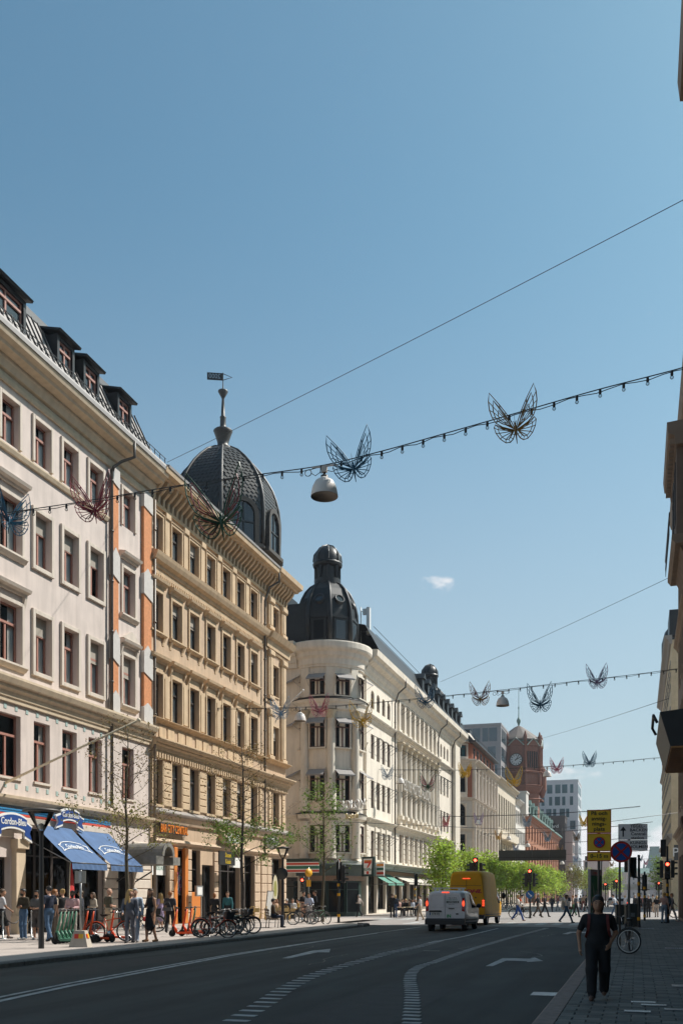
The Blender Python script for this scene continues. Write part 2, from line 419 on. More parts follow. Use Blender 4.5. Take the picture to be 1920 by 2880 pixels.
def pipe(B, y, x, z0, z1, m=M_PIPE, r=0.075, neck=None, name='drainpipe'):
    mb = B.mb(); pts = [(x, y, z0), (x, y, z1)]
    if neck: pts += [(x, y, z1), (x + 0.05, y + 0.1, z1 + 0.25)] + neck
    mb.tube(pts, r, 8)
    z = z0 + 1.2
    while z < z1: mb.cyl((x, y, z), (x, y, z+0.08), r*1.35, seg=8); z += 2.4
    return mb.build(name, m, B.root)
def shell(B, y0, y1, depth, z1, m, x0=-0.001, skip_front=True, name='wall_rear', z0=0.0):
    """sides, back and lid so that the rooms are dark"""
    mb = B.mb(); f = 0.0
    mb.quad((0, y0, z0), (0, y0, z1), (-depth, y0, z1), (-depth, y0, z0)); mb.quad((0, y1, z0), (-depth, y1, z0), (-depth, y1, z1), (0, y1, z1))
    mb.quad((-depth, y0, z0), (-depth, y0, z1), (-depth, y1, z1), (-depth, y1, z0))
    return mb.build(name, m, B.root)
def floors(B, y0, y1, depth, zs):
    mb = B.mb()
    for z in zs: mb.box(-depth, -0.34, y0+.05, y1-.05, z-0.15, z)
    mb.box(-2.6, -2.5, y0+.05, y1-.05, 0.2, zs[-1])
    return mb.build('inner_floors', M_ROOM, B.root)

# ================================================================== B1 pale rendered building, far left
X1 = -24.2
b1 = Bld('apartment_house', 'pale rendered house with orange pilasters and black mansard roof at the left edge', X1, 34.0)
Y0, Y1 = 21.5, AY(421, X1)
rnd1 = random.Random(3)
c0, c1, c2, c3, c4 = [AY(x, X1) for x in (27, 118, 196, 268, 360)]
colsL = [c0 - 2.15, c0 - 4.25, c0 - 6.4, c0 - 9.4]
rows1 = [('A', 21.74, 19.94), ('B', 17.85, 15.60), ('C', 13.55, 11.13), ('D', 9.05, 6.50)]
ops = []; wins = []
WW = 1.15
for rn, zt, zb in rows1:
    for cc in [c0, c1, c2, c3, c4] + colsL:
        big = cc in (c0, colsL[-1]); w_ = 1.45 if big else WW
        if rn == 'A': w_ = 1.15
        ops.append((cc - w_/2, cc + w_/2, zb, zt)); wins.append((rn, cc, w_, zb, zt - zb, big or cc == c4))
# ground floor openings
gl = [AY(5, X1), AY(62, X1), AY(290, X1), AY(328, X1), AY(372, X1)]
ops += [(gl[0] - 1.6, gl[0] + 0.55, 0.12, 3.25), (gl[1], gl[2], 0.12, 4.55), (gl[3], gl[4], 0.12, 4.2), (gl[0] - 9, gl[0] - 2.6, 0.5, 4.2)]
mb = b1.mb(); holes(mb, Y0, Y1, 0, 22.4, ops, 0.32); mb.build('wall', M_B1, b1.root)
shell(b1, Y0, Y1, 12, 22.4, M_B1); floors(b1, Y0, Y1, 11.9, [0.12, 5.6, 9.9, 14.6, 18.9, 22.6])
for rn, cc, w_, zb, hh, big in wins:
    bl = 0.0
    if rn in 'BC' and not big: bl = [0.42, 0.38, 0.30][rnd1.randrange(3)]
    if rn == 'C' and cc == c2: bl = 0
    if cc == c4 and rn == 'C': bl = 0.4
    o = window(b1, cc, zb, w_ - 0.004, hh - 0.004, -0.24, 'tee', M_FRAME_L, curtain=0.85, blind=bl, rnd=rnd1)
    mb = MB()
    L = -zb
    if rn == 'A': casing(mb, 0, 0, w_, hh, 0.16, 0.09, bottom=False, x=0.24)
    elif rn in 'BC' and not big: casing(mb, 0, 0, w_, hh, 0.19, 0.11, x=0.24)
    elif rn in 'BC':
        casing(mb, 0, 0, w_, hh, 0.16, 0.09, bottom=False, x=0.24)
        mb.extr([(0.2, hh+.45), (0.34, hh+.45), (0.38, hh+.55), (0.55, hh+.6), (0.6, hh+.72), (0.2, hh+.8)], -w_/2-.3, w_/2+.3)
        mb.extr([(0.2, -.28), (0.32, -.24), (0.44, -.1), (0.44, -.02), (0.2, -.02)], -w_/2-.26, w_/2+.26)
        if rn == 'C':
            for sg in (-1, 1): mb.extr([(0.2, hh-.15), (0.28, hh-.1), (0.36, hh+.2), (0.42, hh+.45), (0.2, hh+.45)], sg*(w_/2+.16)-.07, sg*(w_/2+.16)+.07)
            if cc == c4:
                mb.add([(0.24, -w_/2-.3, hh+.78), (0.24, w_/2+.3, hh+.78), (0.24, 0, hh+1.25), (0.5, -w_/2-.3, hh+.78), (0.5, w_/2+.3, hh+.78), (0.5, 0, hh+1.25)],
                       [(0, 2, 1), (3, 4, 5), (0, 3, 5, 2), (1, 2, 5, 4), (0, 1, 4, 3)])
    else:
        mb.box(0.2, 0.32, -w_/2-.04, w_/2+.04, -.1, -.005)
    mb.build('casing', M_B1T, o)
# belts and cornices
mb = b1.mb()
mb.extr(cornice_prof(9.5, 10.45, 0.55), Y0, Y1 - .02); mb.extr([(-.1, 19.52), (.1, 19.55), (.16, 19.7), (.16, 19.76), (-.1, 19.8)], Y0, AY(300, X1))
mb.extr([(-.1, 5.34), (.12, 5.36), (.18, 5.5), (.34, 5.6), (.36, 5.72), (-.1, 5.8)], Y0, Y1 - .02)
mb.build('belt_cornice', M_B1C, b1.root)
mb = b1.mb()
mb.extr([(-.1, 22.25), (.1, 22.25), (.14, 22.38), (.06, 22.42), (.06, 22.66), (.2, 22.7), (.3, 22.95), (.34, 23.0), (.34, 23.12), (.7, 23.18), (.74, 23.3), (.95, 23.4), (1.02, 23.6), (-.1, 23.62)], Y0, Y1 + .25)
mb.build('cornice', M_B1C, b1.root)
mb = b1.mb(); mb.extr([(.3, 23.62), (1.06, 23.62), (1.06, 23.8), (.98, 23.95), (.3, 23.99)], Y0, Y1 + .25); mb.build('gutter', M_SHEETL, b1.root)
mb = b1.mb()
yy = Y0
while yy < Y1: mb.box(.92, .95, yy, yy+.03, 23.94, 24.28); yy += .55
mb.tube([(.93, Y0, 24.28), (.93, Y1, 24.28)], .02, 5); mb.tube([(.93, Y0, 24.12), (.93, Y1, 24.12)], .012, 5)
mb.build('snow_guard', M_IRON, b1.root)
# mosaic squares under the belt
mb = b1.mb(); yy = Y0 + .4
while yy < Y1 - 4: mb.cbox(-.02, .02, yy, yy+.17, 6.05, 6.25, .004); mb.cbox(-.02, .02, yy, yy+.17, 9.22, 9.42, .004); yy += .72
o = mb.build('mosaic_tile', mat('mosaic_mint', (0.36, 0.46, 0.43), 0.4), b1.root); o['kind'] = 'stuff'
# orange pilasters with grey stone blocks
for xa, xb in ((309, 327), (397, 420)):
    ya, yb = AY(xa, X1), AY(xb, X1) - .05
    mb = b1.mb(); mb.cbox(-.05, .16, ya, yb, 10.5, 22.2, .01); p_ = mb.build('pilaster', M_ORANGE, b1.root)
    for zc, hz in ((21.9, 1.2), (17.6, 1.8), (13.6, 1.9), (10.95, 1.3)):
        mb = b1.mb(); ym = (ya+yb)/2; q = (yb-ya)/2 + .06
        mb.extr([(ym-q, zc-hz*.25), (ym+q, zc-hz*.4), (ym+q, zc+hz*.3), (ym-.05, zc+hz*.5), (ym-q, zc+hz*.3)], -.02, .21, axis='x')
        mb.build('stone_patch', M_PATCH, p_)
pipe(b1, AY(304, X1), .2, 5.9, 22.0, neck=[(.5, AY(304, X1)+.4, 22.6), (1.0, AY(304, X1)+.75, 22.9), (1.0, AY(304, X1)+.75, 23.7)])
pipe(b1, AY(424.5, X1), .22, .3, 22.3, m=M_PIPEC)
# mansard roof with standing seams, dormers
mb = b1.mb()
mb.add([(.62, Y0, 23.98), (.62, Y1-.1, 23.98), (-.65, Y1-1.3, 26.7), (-.65, Y0, 26.7)], [(0, 1, 2, 3)])
mb.add([(.62, Y1-.1, 23.98), (-9, Y1-.1, 23.98), (-9, Y1-1.3, 26.7), (-.65, Y1-1.3, 26.7)], [(0, 1, 2, 3)])
rf = mb.build('roof', M_SHEETL, b1.root)
mb = b1.mb(); mb.add([(-.65, Y0, 26.7), (-.65, Y1-1.3, 26.7), (-8, Y1-1.3, 27.7), (-8, Y0, 27.7)], [(0, 1, 2, 3)])
mb.add([(-.42, Y0, 26.3), (-.42, Y1-1.2, 26.3), (-.62, Y1-1.3, 26.82), (-.62, Y0, 26.82)], [(0, 1, 2, 3)]); mb.build('roof_top', M_SHEET, rf)
yy = Y0
while yy < Y1 - .4:
    k = MB(Matrix.Translation((0, -b1.Y, 0))); k.add([(.62, yy, 23.98), (.62, yy+.04, 23.98), (-.5, yy+.04, 26.35), (-.5, yy, 26.35), (.68, yy, 24.02), (.68, yy+.04, 24.02), (-.44, yy+.04, 26.38), (-.44, yy, 26.38)],
          [(4, 5, 6, 7), (0, 4, 7, 3), (1, 2, 6, 5)]); k.build('standing_seam', M_SHEET, rf); yy += .44
for dx, wide in ((20, 2.1), (185, 1.0), (257, 1.0), (350, 1.0), (-60, 1.0), (-150, 1.0)):
    yc = AY(dx, X1 + .3) if dx > 0 else c0 - (3.4 if dx == -60 else 6.0)
    mb = b1.mb(); hw = wide / 2 + .16
    mb.box(-1.6, .32, yc-hw, yc-wide/2, 24.3, 25.98); mb.box(-1.6, .32, yc+wide/2, yc+hw, 24.3, 25.98); mb.box(-1.6, .318, yc-wide/2, yc+wide/2, 25.82, 25.98); mb.box(-1.2, .316, yc-wide/2, yc+wide/2, 24.3, 24.62)
    mb.extr([(-2.0, 26.6), (.52, 25.99), (.58, 26.08), (-2.0, 26.72)], yc-hw-.16, yc+hw+.16)
    d_ = mb.build('dormer', M_SHEET, b1.root)
    wm = win_mesh(wide - .02, 1.19, 'cross', M_FRAME_L)
    wo_ = put('window', wm[0], d_, (.2, b1.y(yc), 24.63)); wo_.data = wm[0]
    pm = wm[1].mesh('pane', glass_mat('window_glass_sky', refl=0.45, opaque=(0.02, 0.025, 0.03))); put('pane_glass', pm, d_, (.2, b1.y(yc), 24.63))
# shop storey
for ya, yb in ((gl[2], gl[3]), (gl[4], Y1 - .02)):
    z = .14
    while z < 4.4: mb = b1.mb(); mb.cbox(-.05, .1, ya, yb, z, z+.44, .03); mb.build('stone_block', M_B1T, b1.root); z += .48
mb = b1.mb(); ya, yb = AY(33, X1), AY(60, X1)
mb.cbox(-.05, .22, ya, yb, .13, 3.7, .02); mb.cbox(-.05, .34, ya-.08, yb+.08, 3.6, 4.0, .02); mb.cbox(-.05, .3, ya-.05, yb+.05, .13, .9, .02)
mb.build('stone_pilaster', M_B1C, b1.root)
mb = b1.mb(); mb.cbox(-.05, .2, Y0, ya-.1, 4.05, 4.35, .02); mb.cbox(-.05, .26, Y0, AY(292, X1), 4.62, 4.9, .02); mb.build('shop_fascia', M_B1T, b1.root)
for zc, mm, r_ in ((5.16, mat('neon_tube_blue', (0.02, 0.16, 0.33), 0.3), .06), (5.05, MATS['neon_tube_blue'], .06), (4.96, mat('neon_tube_red', (0.55, 0.06, 0.03), 0.3), .07)):
    mb = b1.mb(); mb.tube([(.16, Y0, zc), (.16, AY(300, X1), zc)], r_, 6); mb.build('neon_tube', mm, b1.root)
# shop glazing and doors
nsh = 5; ww = (gl[2] - gl[1]) / nsh
for i in range(nsh):
    yc = gl[1] + ww * (i + .5)
    window(b1, yc, .13, ww - .006, 4.4, -.3, 'shop', M_FRAME_D, glass=M_SHOPGLASS, curtain=0, name='shop_window', rnd=rnd1)
window(b1, (gl[3]+gl[4])/2, .13, gl[4]-gl[3]-.006, 4.05, -.3, 'shop', M_FRAME_D, glass=M_GLASS_D, curtain=0, name='entrance_door')
window(b1, gl[0]-.525, .13, 2.13, 3.1, -.3, 'mid', M_FRAME_D, glass=M_GLASS_D, curtain=0, name='entrance_door')
window(b1, gl[0]-5.8, .5, 6.39, 3.69, -.3, 'shop', M_FRAME_D, glass=M_GLASS_D, curtain=0, name='shop_window')

# ================================================================== B2 tan building with the big dome
b2 = Bld('domed_house', 'tan stucco house with stone window surrounds and a black dome on its corner', X1, 55.0)
Y0, Y1 = Y1, AY(803, X1)
cols = [AY(x, X1) for x in (440, 495, 544, 591, 635, 674.5, 712)]; cc8 = AY(774, X1)
pipeY = AY(737, X1)
rows2 = [(5, 21.79, 19.99), (4, 17.73, 15.62), (3, 13.47, 11.13), (2, 8.92, 6.54)]
ops = []; W2 = 1.16
for fl, zt, zb in rows2:
    for c in cols + [cc8]: ops.append((c - W2/2, c + W2/2, zb, zt + (0.15 if (c == cc8 and fl == 5) else 0), (.58 if (c == cc8 and fl == 5) else 0)))
sh = [AY(x, X1) for x in (420, 478, 487, 522, 531, 568, 577, 603, 614, 640, 648, 672, 680, 716, 726, 762, 770, 799)]
sh = [(AY(a, X1), AY(b, X1)) for a, b in ((425, 476), (484, 527), (532, 563), (607, 672), (680, 715), (760, 793))]
sh[0] = (Y0 + .25, sh[0][1])
for a, b in sh: ops.append((a, b, .14, 4.3))
ops.append((AY(568, X1), AY(601, X1), .14, 3.5))
mb = b2.mb(); holes(mb, Y0, Y1, 0, 23.4, ops, .3); mb.build('wall', M_B2, b2.root)
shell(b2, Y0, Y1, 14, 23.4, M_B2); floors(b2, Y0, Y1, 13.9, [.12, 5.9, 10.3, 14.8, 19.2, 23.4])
rnd2 = random.Random(5)
for fl, zt, zb in rows2:
    for c in cols + [cc8]:
        hh = zt - zb
        o = window(b2, c, zb, W2 - .004, hh - .004, -.24, 'tee', M_FRAME_D, curtain=1.0, blind=rnd2.choice((0, 0, 0, 0, .25, .35)), rnd=rnd2)
        mb = MB(); x = .24; w_ = W2
        if c != cc8:
            if fl == 5:
                casing(mb, 0, 0, w_, hh, .14, .08, bottom=False, x=x); casing(mb, 0, 0, w_+.28, hh+.14, .06, .13, bottom=False, x=x)
            elif fl == 4:
                casing(mb, 0, 0, w_, hh, .15, .09, bottom=False, x=x)
                mb.extr([(.2, hh+.3), (.34, hh+.3), (.4, hh+.42), (.56, hh+.5), (.6, hh+.62), (.2, hh+.7)], -w_/2-.3, w_/2+.3)
                mb.cbox(x-.05, x+.07, -w_/2-.15, w_/2+.15, hh+.15, hh+.29)
                mb.extr([(.2, -.2), (.36, -.18), (.46, -.08), (.46, -.01), (.2, -.01)], -w_/2-.3, w_/2+.3)
                for sg in (-1, 1): mb.extr([(.2, -.62), (.27, -.6), (.3, -.42), (.4, -.22), (.2, -.2)], sg*(w_/2+.12)-.09, sg*(w_/2+.12)+.09)
            elif fl == 3:
                casing(mb, 0, 0, w_, hh, .15, .09, bottom=False, x=x)
                mb.extr([(.2, hh+.52), (.36, hh+.52), (.42, hh+.64), (.62, hh+.72), (.66, hh+.86), (.2, hh+.98)], -w_/2-.38, w_/2+.38)
                mb.cbox(x-.05, x+.06, -w_/2-.2, w_/2+.2, hh+.16, hh+.5)
                for sg in (-1, 1): mb.extr([(.2, hh-.2), (.3, hh-.16), (.3, hh+.1), (.42, hh+.34), (.46, hh+.52), (.2, hh+.52)], sg*(w_/2+.24)-.07, sg*(w_/2+.24)+.07)
            else:
                casing(mb, 0, 0, w_, hh, .12, .07, bottom=False, x=x); mb.box(.2, .34, -w_/2-.1, w_/2+.1, -.14, -.01)
        else:
            casing(mb, 0, 0, w_, hh, .1, .07, bottom=True, x=x)
        mb.build('casing', M_B2T, o)
# flat pilasters between windows (floors 3-5), panels, rusticated blocks on floor 2
mids = [(cols[i] + cols[i+1]) / 2 for i in range(6)]
for ym in mids:
    mb = b2.mb(); mb.cbox(-.05, .08, ym-.24, ym+.24, 19.85, 21.9, .015); mb.cbox(-.05, .16, ym-.3, ym+.3, 21.9, 22.25, .03); mb.build('pilaster', M_B2T, b2.root)
    mb = b2.mb(); mb.cbox(-.05, .07, ym-.26, ym+.26, 11.2, 13.5, .015); mb.build('pilaster', M_B2T, b2.root)
    for i in range(2):
        mb = b2.mb(); mb.cbox(-.05, .05, ym-.9+i*.95, ym-.1+i*.95, 10.12, 10.75, .02); mb.build('panel', M_B2T, b2.root)
blk = {}
for ym in mids + [Y0 + .32, pipeY - .35, AY(757, X1), AY(795, X1)]:
    hw = .46 if ym in mids else .26
    for k in range(6):
        if hw not in blk:
            q = MB(); q.cbox(-.05, .09, -hw, hw, 0, .365, .03); blk[hw] = q.mesh('stone_block', M_B2T)
        put('stone_block', blk[hw], b2.root, (0, b2.y(ym), 6.5 + k * .40))
mb = b2.mb()
YC = pipeY + .25                                               # the corner bay stands a little proud
mb.extr(cornice_prof(9.3, 9.94, .62), Y0, YC + .2); mb.extr(cornice_prof(9.3, 9.94, .72), YC + .2, Y1 + .35)
mb.extr(cornice_prof(10.84, 11.06, .3), Y0, YC + .2); mb.extr(cornice_prof(10.84, 11.06, .45), YC + .2, Y1 + .2)
mb.extr([(-.1, 18.7), (.06, 18.7), (.08, 18.86), (.02, 18.88), (.02, 19.0), (.09, 19.03), (.12, 19.2), (.34, 19.3), (.44, 19.5), (.5, 19.68), (-.1, 19.8)], Y0, YC + .2)
mb.extr([(-.1, 18.7), (.2, 18.7), (.25, 19.2), (.5, 19.3), (.7, 19.68), (-.1, 19.8)], YC + .2, Y1 + .4)
mb.extr([(-.1, 14.95), (.08, 14.97), (.08, 15.12), (-.1, 15.14)], YC, Y1 + .02)
mb.build('belt_cornice', M_B2T, b2.root)
def row(B, nm, y0, y1, step, fn, m):
    mb = B.mb(); yy = y0
    while yy < y1: fn(mb, yy); yy += step
    o = mb.build(nm, m, B.root); o['kind'] = 'stuff'; return o
row(b2, 'dentil', Y0 + .1, Y1, .3, lambda m, y: m.box(-.02, .2, y, y+.15, 8.98, 9.27), M_B2T)
row(b2, 'small_dentil', Y0 + .1, Y1, .22, lambda m, y: m.box(-.02, .13, y, y+.1, 18.45, 18.66), M_B2T)
bk = {}
yy = Y0 + .3
q = MB(); q.extr([(-.05, 0), (.1, 0), (.16, .35), (.34, .5), (.62, .78), (.7, 1.0), (-.05, 1.0)], -.1, .1); bm_ = q.mesh('cornice_bracket', M_B2T)
while yy < Y1 + .2:
    put('cornice_bracket', bm_, b2.root, (0, b2.y(yy), 22.42)); yy += .52
mb = b2.mb(); mb.extr([(-.1, 22.2), (.1, 22.22), (.14, 22.38), (-.1, 22.4)], Y0, Y1)
mb.extr([(-.1, 23.42), (.76, 23.42), (.8, 23.5), (1.05, 23.56), (1.1, 23.8), (-.1, 23.84)], Y0 - .2, YC + .3)
mb.extr([(-.1, 23.5), (.8, 23.5), (.88, 23.6), (1.15, 23.7), (1.2, 24.0), (-.1, 24.05)], YC + .3, Y1 + .45); mb.build('cornice', M_B2T, b2.root)
mb = b2.mb(); mb.extr([(.0, 23.84), (1.14, 23.82), (1.16, 23.95), (.9, 24.02), (.0, 24.6)], Y0, YC + .3); mb.build('gutter', M_SHEETL, b2.root)
mb = b2.mb(); mb.add([(.3, Y0, 24.1), (.3, Y1-5, 24.1), (-7, Y1-5, 27.2), (-7, Y0, 27.2)], [(0, 1, 2, 3)]); mb.build('roof', M_SHEET, b2.root)
pipe(b2, pipeY, .2, 4.4, 21.6, m=M_PIPE, neck=[(.4, pipeY+.3, 22.6), (1.0, pipeY+.6, 23.0), (1.0, pipeY+.6, 23.9)])
# corner bay: engaged columns and piers
for xa, z0_, z1_ in ((757, 11.1, 14.5), (757, 15.2, 18.6), (793, 11.1, 18.4), (757, 20.0, 22.2), (793, 20.0, 22.2)):
    mb = b2.mb(); ym = AY(xa, X1); mb.cbox(-.05, .16, ym-.42, ym+.42, z0_, z1_, .02); mb.cbox(-.05, .22, ym-.24, ym+.24, z0_+.3, z1_-.5, .03)
    mb.cbox(-.05, .3, ym-.5, ym+.5, z1_-.42, z1_, .08); mb.cbox(-.05, .26, ym-.48, ym+.48, z0_, z0_+.25, .03); mb.build('pilaster', M_B2T, b2.root)
# ledge over the shops, shop storey
mb = b2.mb(); mb.extr([(-.1, 6.0), (.3, 6.0), (.42, 6.08), (.44, 6.14), (-.1, 6.42)], Y0 + .1, Y1 + .35); mb.build('ledge', M_SHEETL, b2.root)
mb = b2.mb(); mb.extr([(-.1, 5.55), (.14, 5.6), (.2, 5.8), (.3, 5.98), (-.1, 5.99)], Y0 + .1, Y1 + .25); mb.extr([(-.1, 4.45), (.1, 4.47), (.2, 4.6), (.12, 4.75), (-.1, 4.78)], Y0 + .1, Y1 + .15); mb.build('shop_cornice', M_B2S, b2.root)
spots = [(480, .3), (530, .25), (605, .3), (677, .32), (721, .5), (740, .5), (755, .4), (797, .35)]
bl2 = {}
for px, hw in spots:
    if hw not in bl2:
        q = MB(); q.cbox(-.05, .1, -hw, hw, 0, .56, .03); bl2[hw] = q.mesh('stone_block', M_B2S)
    for k in range(7): put('stone_block', bl2[hw], b2.root, (0, b2.y(AY(px, X1)), .14 + k * .6))
for i, (a, b) in enumerate(sh):
    n_ = 1 if b - a < 2 else 2
    if i in (0, 3): n_ = 2
    if i == 3: n_ = 3
    wd = (b - a) / n_
    for k in range(n_): window(b2, a + wd * (k + .5), .14, wd - .006, 4.15, -.26, 'shop', M_FRAME_D if i != 1 else M_ORANGE, glass=M_SHOPGLASS, curtain=0, name='shop_window')
window(b2, AY(584.5, X1), .14, AY(601, X1) - AY(568, X1) - .006, 3.35, -.26, 'mid', M_FRAME_D, glass=M_GLASS_D, curtain=0, name='entrance_door')
# orange posts of the bar front
for px in (489, 519):
    mb = b2.mb(); ym = AY(px, X1); mb.cbox(-.05, .14, ym-.2, ym+.2, .14, 4.35, .02); mb.build('orange_post', mat('orange_paint', (0.62, 0.20, 0.035), 0.5, var=.06, scale=4), b2.root)
mb = b2.mb(); mb.cbox(-.05, .06, AY(534, X1), AY(562, X1), .14, 1.9, .02); mb.build('orange_panel', MATS['orange_paint'], b2.root)

# ---- the dome
DX, DR = -27.6, 3.85
DY = AY(627, DX)
dm = thing('corner_dome', 'large dark scaled dome with ribs and a spire on the tan house', 'dome', (DX, DY, 24.0), R(22.5))
dprof = [(1.0, 1.2), (1.02, 2.4), (1.025, 3.6), (1.0, 4.6), (.955, 5.3), (.89, 6.0), (.80, 6.6), (.69, 7.2), (.55, 7.8), (.38, 8.4), (.18, 8.85)]
def dome_r(z):
    for (r0, z0), (r1, z1) in zip(dprof, dprof[1:]):
        if z0 <= z <= z1: return r0 + (r1 - r0) * (z - z0) / (z1 - z0)
    return dprof[-1][0]
mb = MB(); mb.lathe([(DR*r*.985, z) for r, z in dprof], 8, smooth=False); mb.build('dome_skin', M_DOME, dm)
mb = MB(); mb.lathe([(DR*1.06, -.1), (DR*1.06, .1), (DR*.99, .2), (DR*.99, 1.0), (DR*1.04, 1.05), (DR*1.04, 1.2), (DR*.9, 1.25)], 8, smooth=False); mb.build('drum', M_DOMER, dm)
for k in range(8):
    mb = MB(Matrix.Rotation(k * math.pi / 4, 4, 'Z')); mb.tube([(DR*r*1.0, 0, z) for r, z in dprof], [.14 - .007 * i for i in range(len(dprof))], 6); mb.build('rib', M_DOMER, dm)
# scales: overlapping shingles; the nearest as parts, the rest as one mass
sc_me = {}
rest = MB(); nsc = 0
ap = math.cos(math.pi / 8)
for fct in range(8):
    zz = 1.5; row_i = 0
    ang = (fct + .5) * math.pi / 4
    front = fct in (5, 6)
    while zz < 8.3:
        r_ = DR * dome_r(zz) * ap; r2_ = DR * dome_r(zz + .3) * ap; half = DR * dome_r(zz) * math.sin(math.pi / 8) - .12
        n_ = max(1, int(half * 2 / .30)); wd = half * 2 / n_
        tilt = math.atan2(r_ - r2_, .3)
        for i in range(n_ + (row_i % 2)):
            yc = -half + wd * (i + (.5 if row_i % 2 == 0 else 0))
            if abs(yc) > half - wd * .3: continue
            base = Matrix.Rotation(ang, 4, 'Z') @ Matrix.Translation((r_ + .005, yc, zz)) @ Matrix.Rotation(-tilt - .05, 4, 'Y')
            hw = .152
            vs = [(0.012, 0, -.15), (0.012, hw, .03), (0.0, hw, .19), (0, -hw, .19), (0.012, -hw, .03)]; fs = [(0, 1, 2, 3, 4)]
            vs2 = vs + [(-.02, 0, -.15), (-.02, hw, .03), (-.02, -hw, .03)]; fs2 = fs + [(0, 5, 6, 1), (0, 4, 7, 5), (1, 6, 2), (4, 3, 7)]
            if front and nsc < 298:
                if 'm' not in sc_me: q = MB(); q.add(vs2, fs2); sc_me['m'] = q.mesh('scale_tile', M_DOME)
                o = put('scale_tile', sc_me['m'], dm); o.matrix_local = base; nsc += 1
            else:
                rest.M = base; rest.add(vs2, fs2)
        zz += .27; row_i += 1
o = rest.build('scale_tiles', M_DOME, dm); o['kind'] = 'stuff'
# arched dormers of the dome
for k in range(8):
    ang = (k + .5) * math.pi / 4; Mx = Matrix.Rotation(ang, 4, 'Z')
    ra = DR * ap
    mb = MB(Mx); w_ = .78
    arc = [(-w_ * math.cos(math.pi*i/10), 3.1 + w_ * math.sin(math.pi*i/10)) for i in range(11)]
    for sg in (-1, 1): mb.box(ra-.6, ra+.34, sg*w_, sg*(w_+.3), 1.0, 3.1)
    for s_ in range(10):
        (ya, za), (yb, zb) = arc[s_], arc[s_+1]; g = 1.38
        ya2, za2, yb2, zb2 = ya*g, 3.1+(za-3.1)*g, yb*g, 3.1+(zb-3.1)*g
        mb.add([(ra-1.2, ya, za), (ra-1.2, yb, zb), (ra-1.2, yb2, zb2), (ra-1.2, ya2, za2), (ra+.34, ya, za), (ra+.34, yb, zb), (ra+.34, yb2, zb2), (ra+.34, ya2, za2)], [(4, 5, 6, 7), (3, 7, 6, 2), (0, 1, 5, 4)], False)
    mb.box(ra-.5, ra+.42, -1.35, 1.35, .95, 1.2)
    d_ = mb.build('arched_dormer', mat('dormer_lead', (.05, .044, .038), .75, var=.2, scale=6), dm)
    mb = MB(Mx); mb.poly([(ra+.2, -w_, 1.2), (ra+.2, w_, 1.2)] + [(ra+.2, y, z) for y, z in arc[::-1]]); mb.build('pane', MATS['window_glass_sky'], d_)
    mb = MB(Mx); mb.box(ra+.1, ra+.25, -.05, .05, 1.2, 3.8); mb.box(ra+.1, ra+.26, -w_, w_, 2.5, 2.6); mb.build('glazing_bar', M_IRON, d_)
mb = MB(); mb.lathe([(.78, 8.7), (.8, 8.82), (.45, 8.95), (.38, 9.2), (.42, 9.4), (.62, 9.98), (.68, 10.1), (.6, 10.18), (.24, 10.3), (.21, 10.5), (.2, 11.0), (.23, 11.08), (.14, 11.15), (.11, 11.9), (.085, 12.35), (.15, 12.5), (.35, 12.85), (.34, 12.92), (.08, 12.96), (.04, 13.1), (.03, 13.6), (.025, 14.2)], 14, hard=False)
fin = mb.build('spire', M_DOMER, dm)
va = MB(); va.box(-.02, .02, -.55, 0, 0, .5)
vane = va.build('weather_vane', M_IRON, dm, (0, 0, 13.65)); vane.rotation_euler = (0, 0, R(-22.5 + 100))
mb = MB(); mb.box(-.021, .021, -1.05, -.5, 0.0, .05); mb.box(-.021, .021, -1.05, -.5, .45, .5)
vane.rotation_euler = (0, 0, R(-88.5))
va2 = MB(); va2.tube([(0, 0, .02), (0, .62, .25), (0, 0, .48)], .028, 5); va2.build('arrow_tip', M_IRON, vane)
va3 = MB(); va3.box(-.02, .02, -1.1, -.55, 0, .5); va3.build('vane_plate', M_IRON, vane)
lettering('2000', .46, mat('sky_painted_number', (0.30, 0.42, 0.50), .6), vane, (.024, -.58, .25), FACE_PX, .003, sx=-.9)  # solid digits painted in sky colour, standing in for cut-out holes
# ================================================================== B3 cream corner hotel with round tower
X3 = -21.8
b3 = Bld('corner_hotel', 'cream corner hotel with a round tower and a black lantern cupola', X3, 100.0)
Y0, Y1 = AY(1030, X3), AY(1288, X3)
colA = [AY(x, X3) for x in (1047.5, 1063.5, 1078.5, 1093)]
colM = [AY(1122 + i * 14.6, X3) for i in range(8)]; colM = [AY(1119, X3) + (AY(1222, X3) - AY(1119, X3)) * (i + .5) / 8 for i in range(8)]
colC = [AY(x, X3) for x in (1231, 1240, 1249, 1258)]
rows3 = [(19.37, 17.84, .35), (15.6, 13.48, 0), (11.64, 9.24, 0), (7.3, 4.85, 0)]
ops = []; W3 = 1.05
for zt, zb, ar in rows3:
    for c in colA + colC: ops.append((c - W3/2, c + W3/2, zb, zt, ar))
    for c in colM: ops.append((c - .62, c + .62, zb - (.1 if zb > 9 else 0), zt + (.9 if zb > 17 else .3), 0))
ops += [(Y0 + .6 + i * 3.1, Y0 + 3.3 + i * 3.1, .5 if i % 2 else .15, 3.5) for i in range(13)]
mb = b3.mb(); holes(mb, Y0, Y1, 0, 21.2, ops, .3); mb.build('wall', M_B3, b3.root)
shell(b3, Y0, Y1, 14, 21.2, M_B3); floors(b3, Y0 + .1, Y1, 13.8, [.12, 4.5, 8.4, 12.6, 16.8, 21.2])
rnd3 = random.Random(8)
M_AWN = mat('awning_grey', (0.30, 0.28, 0.27), .85, var=.05, scale=6)
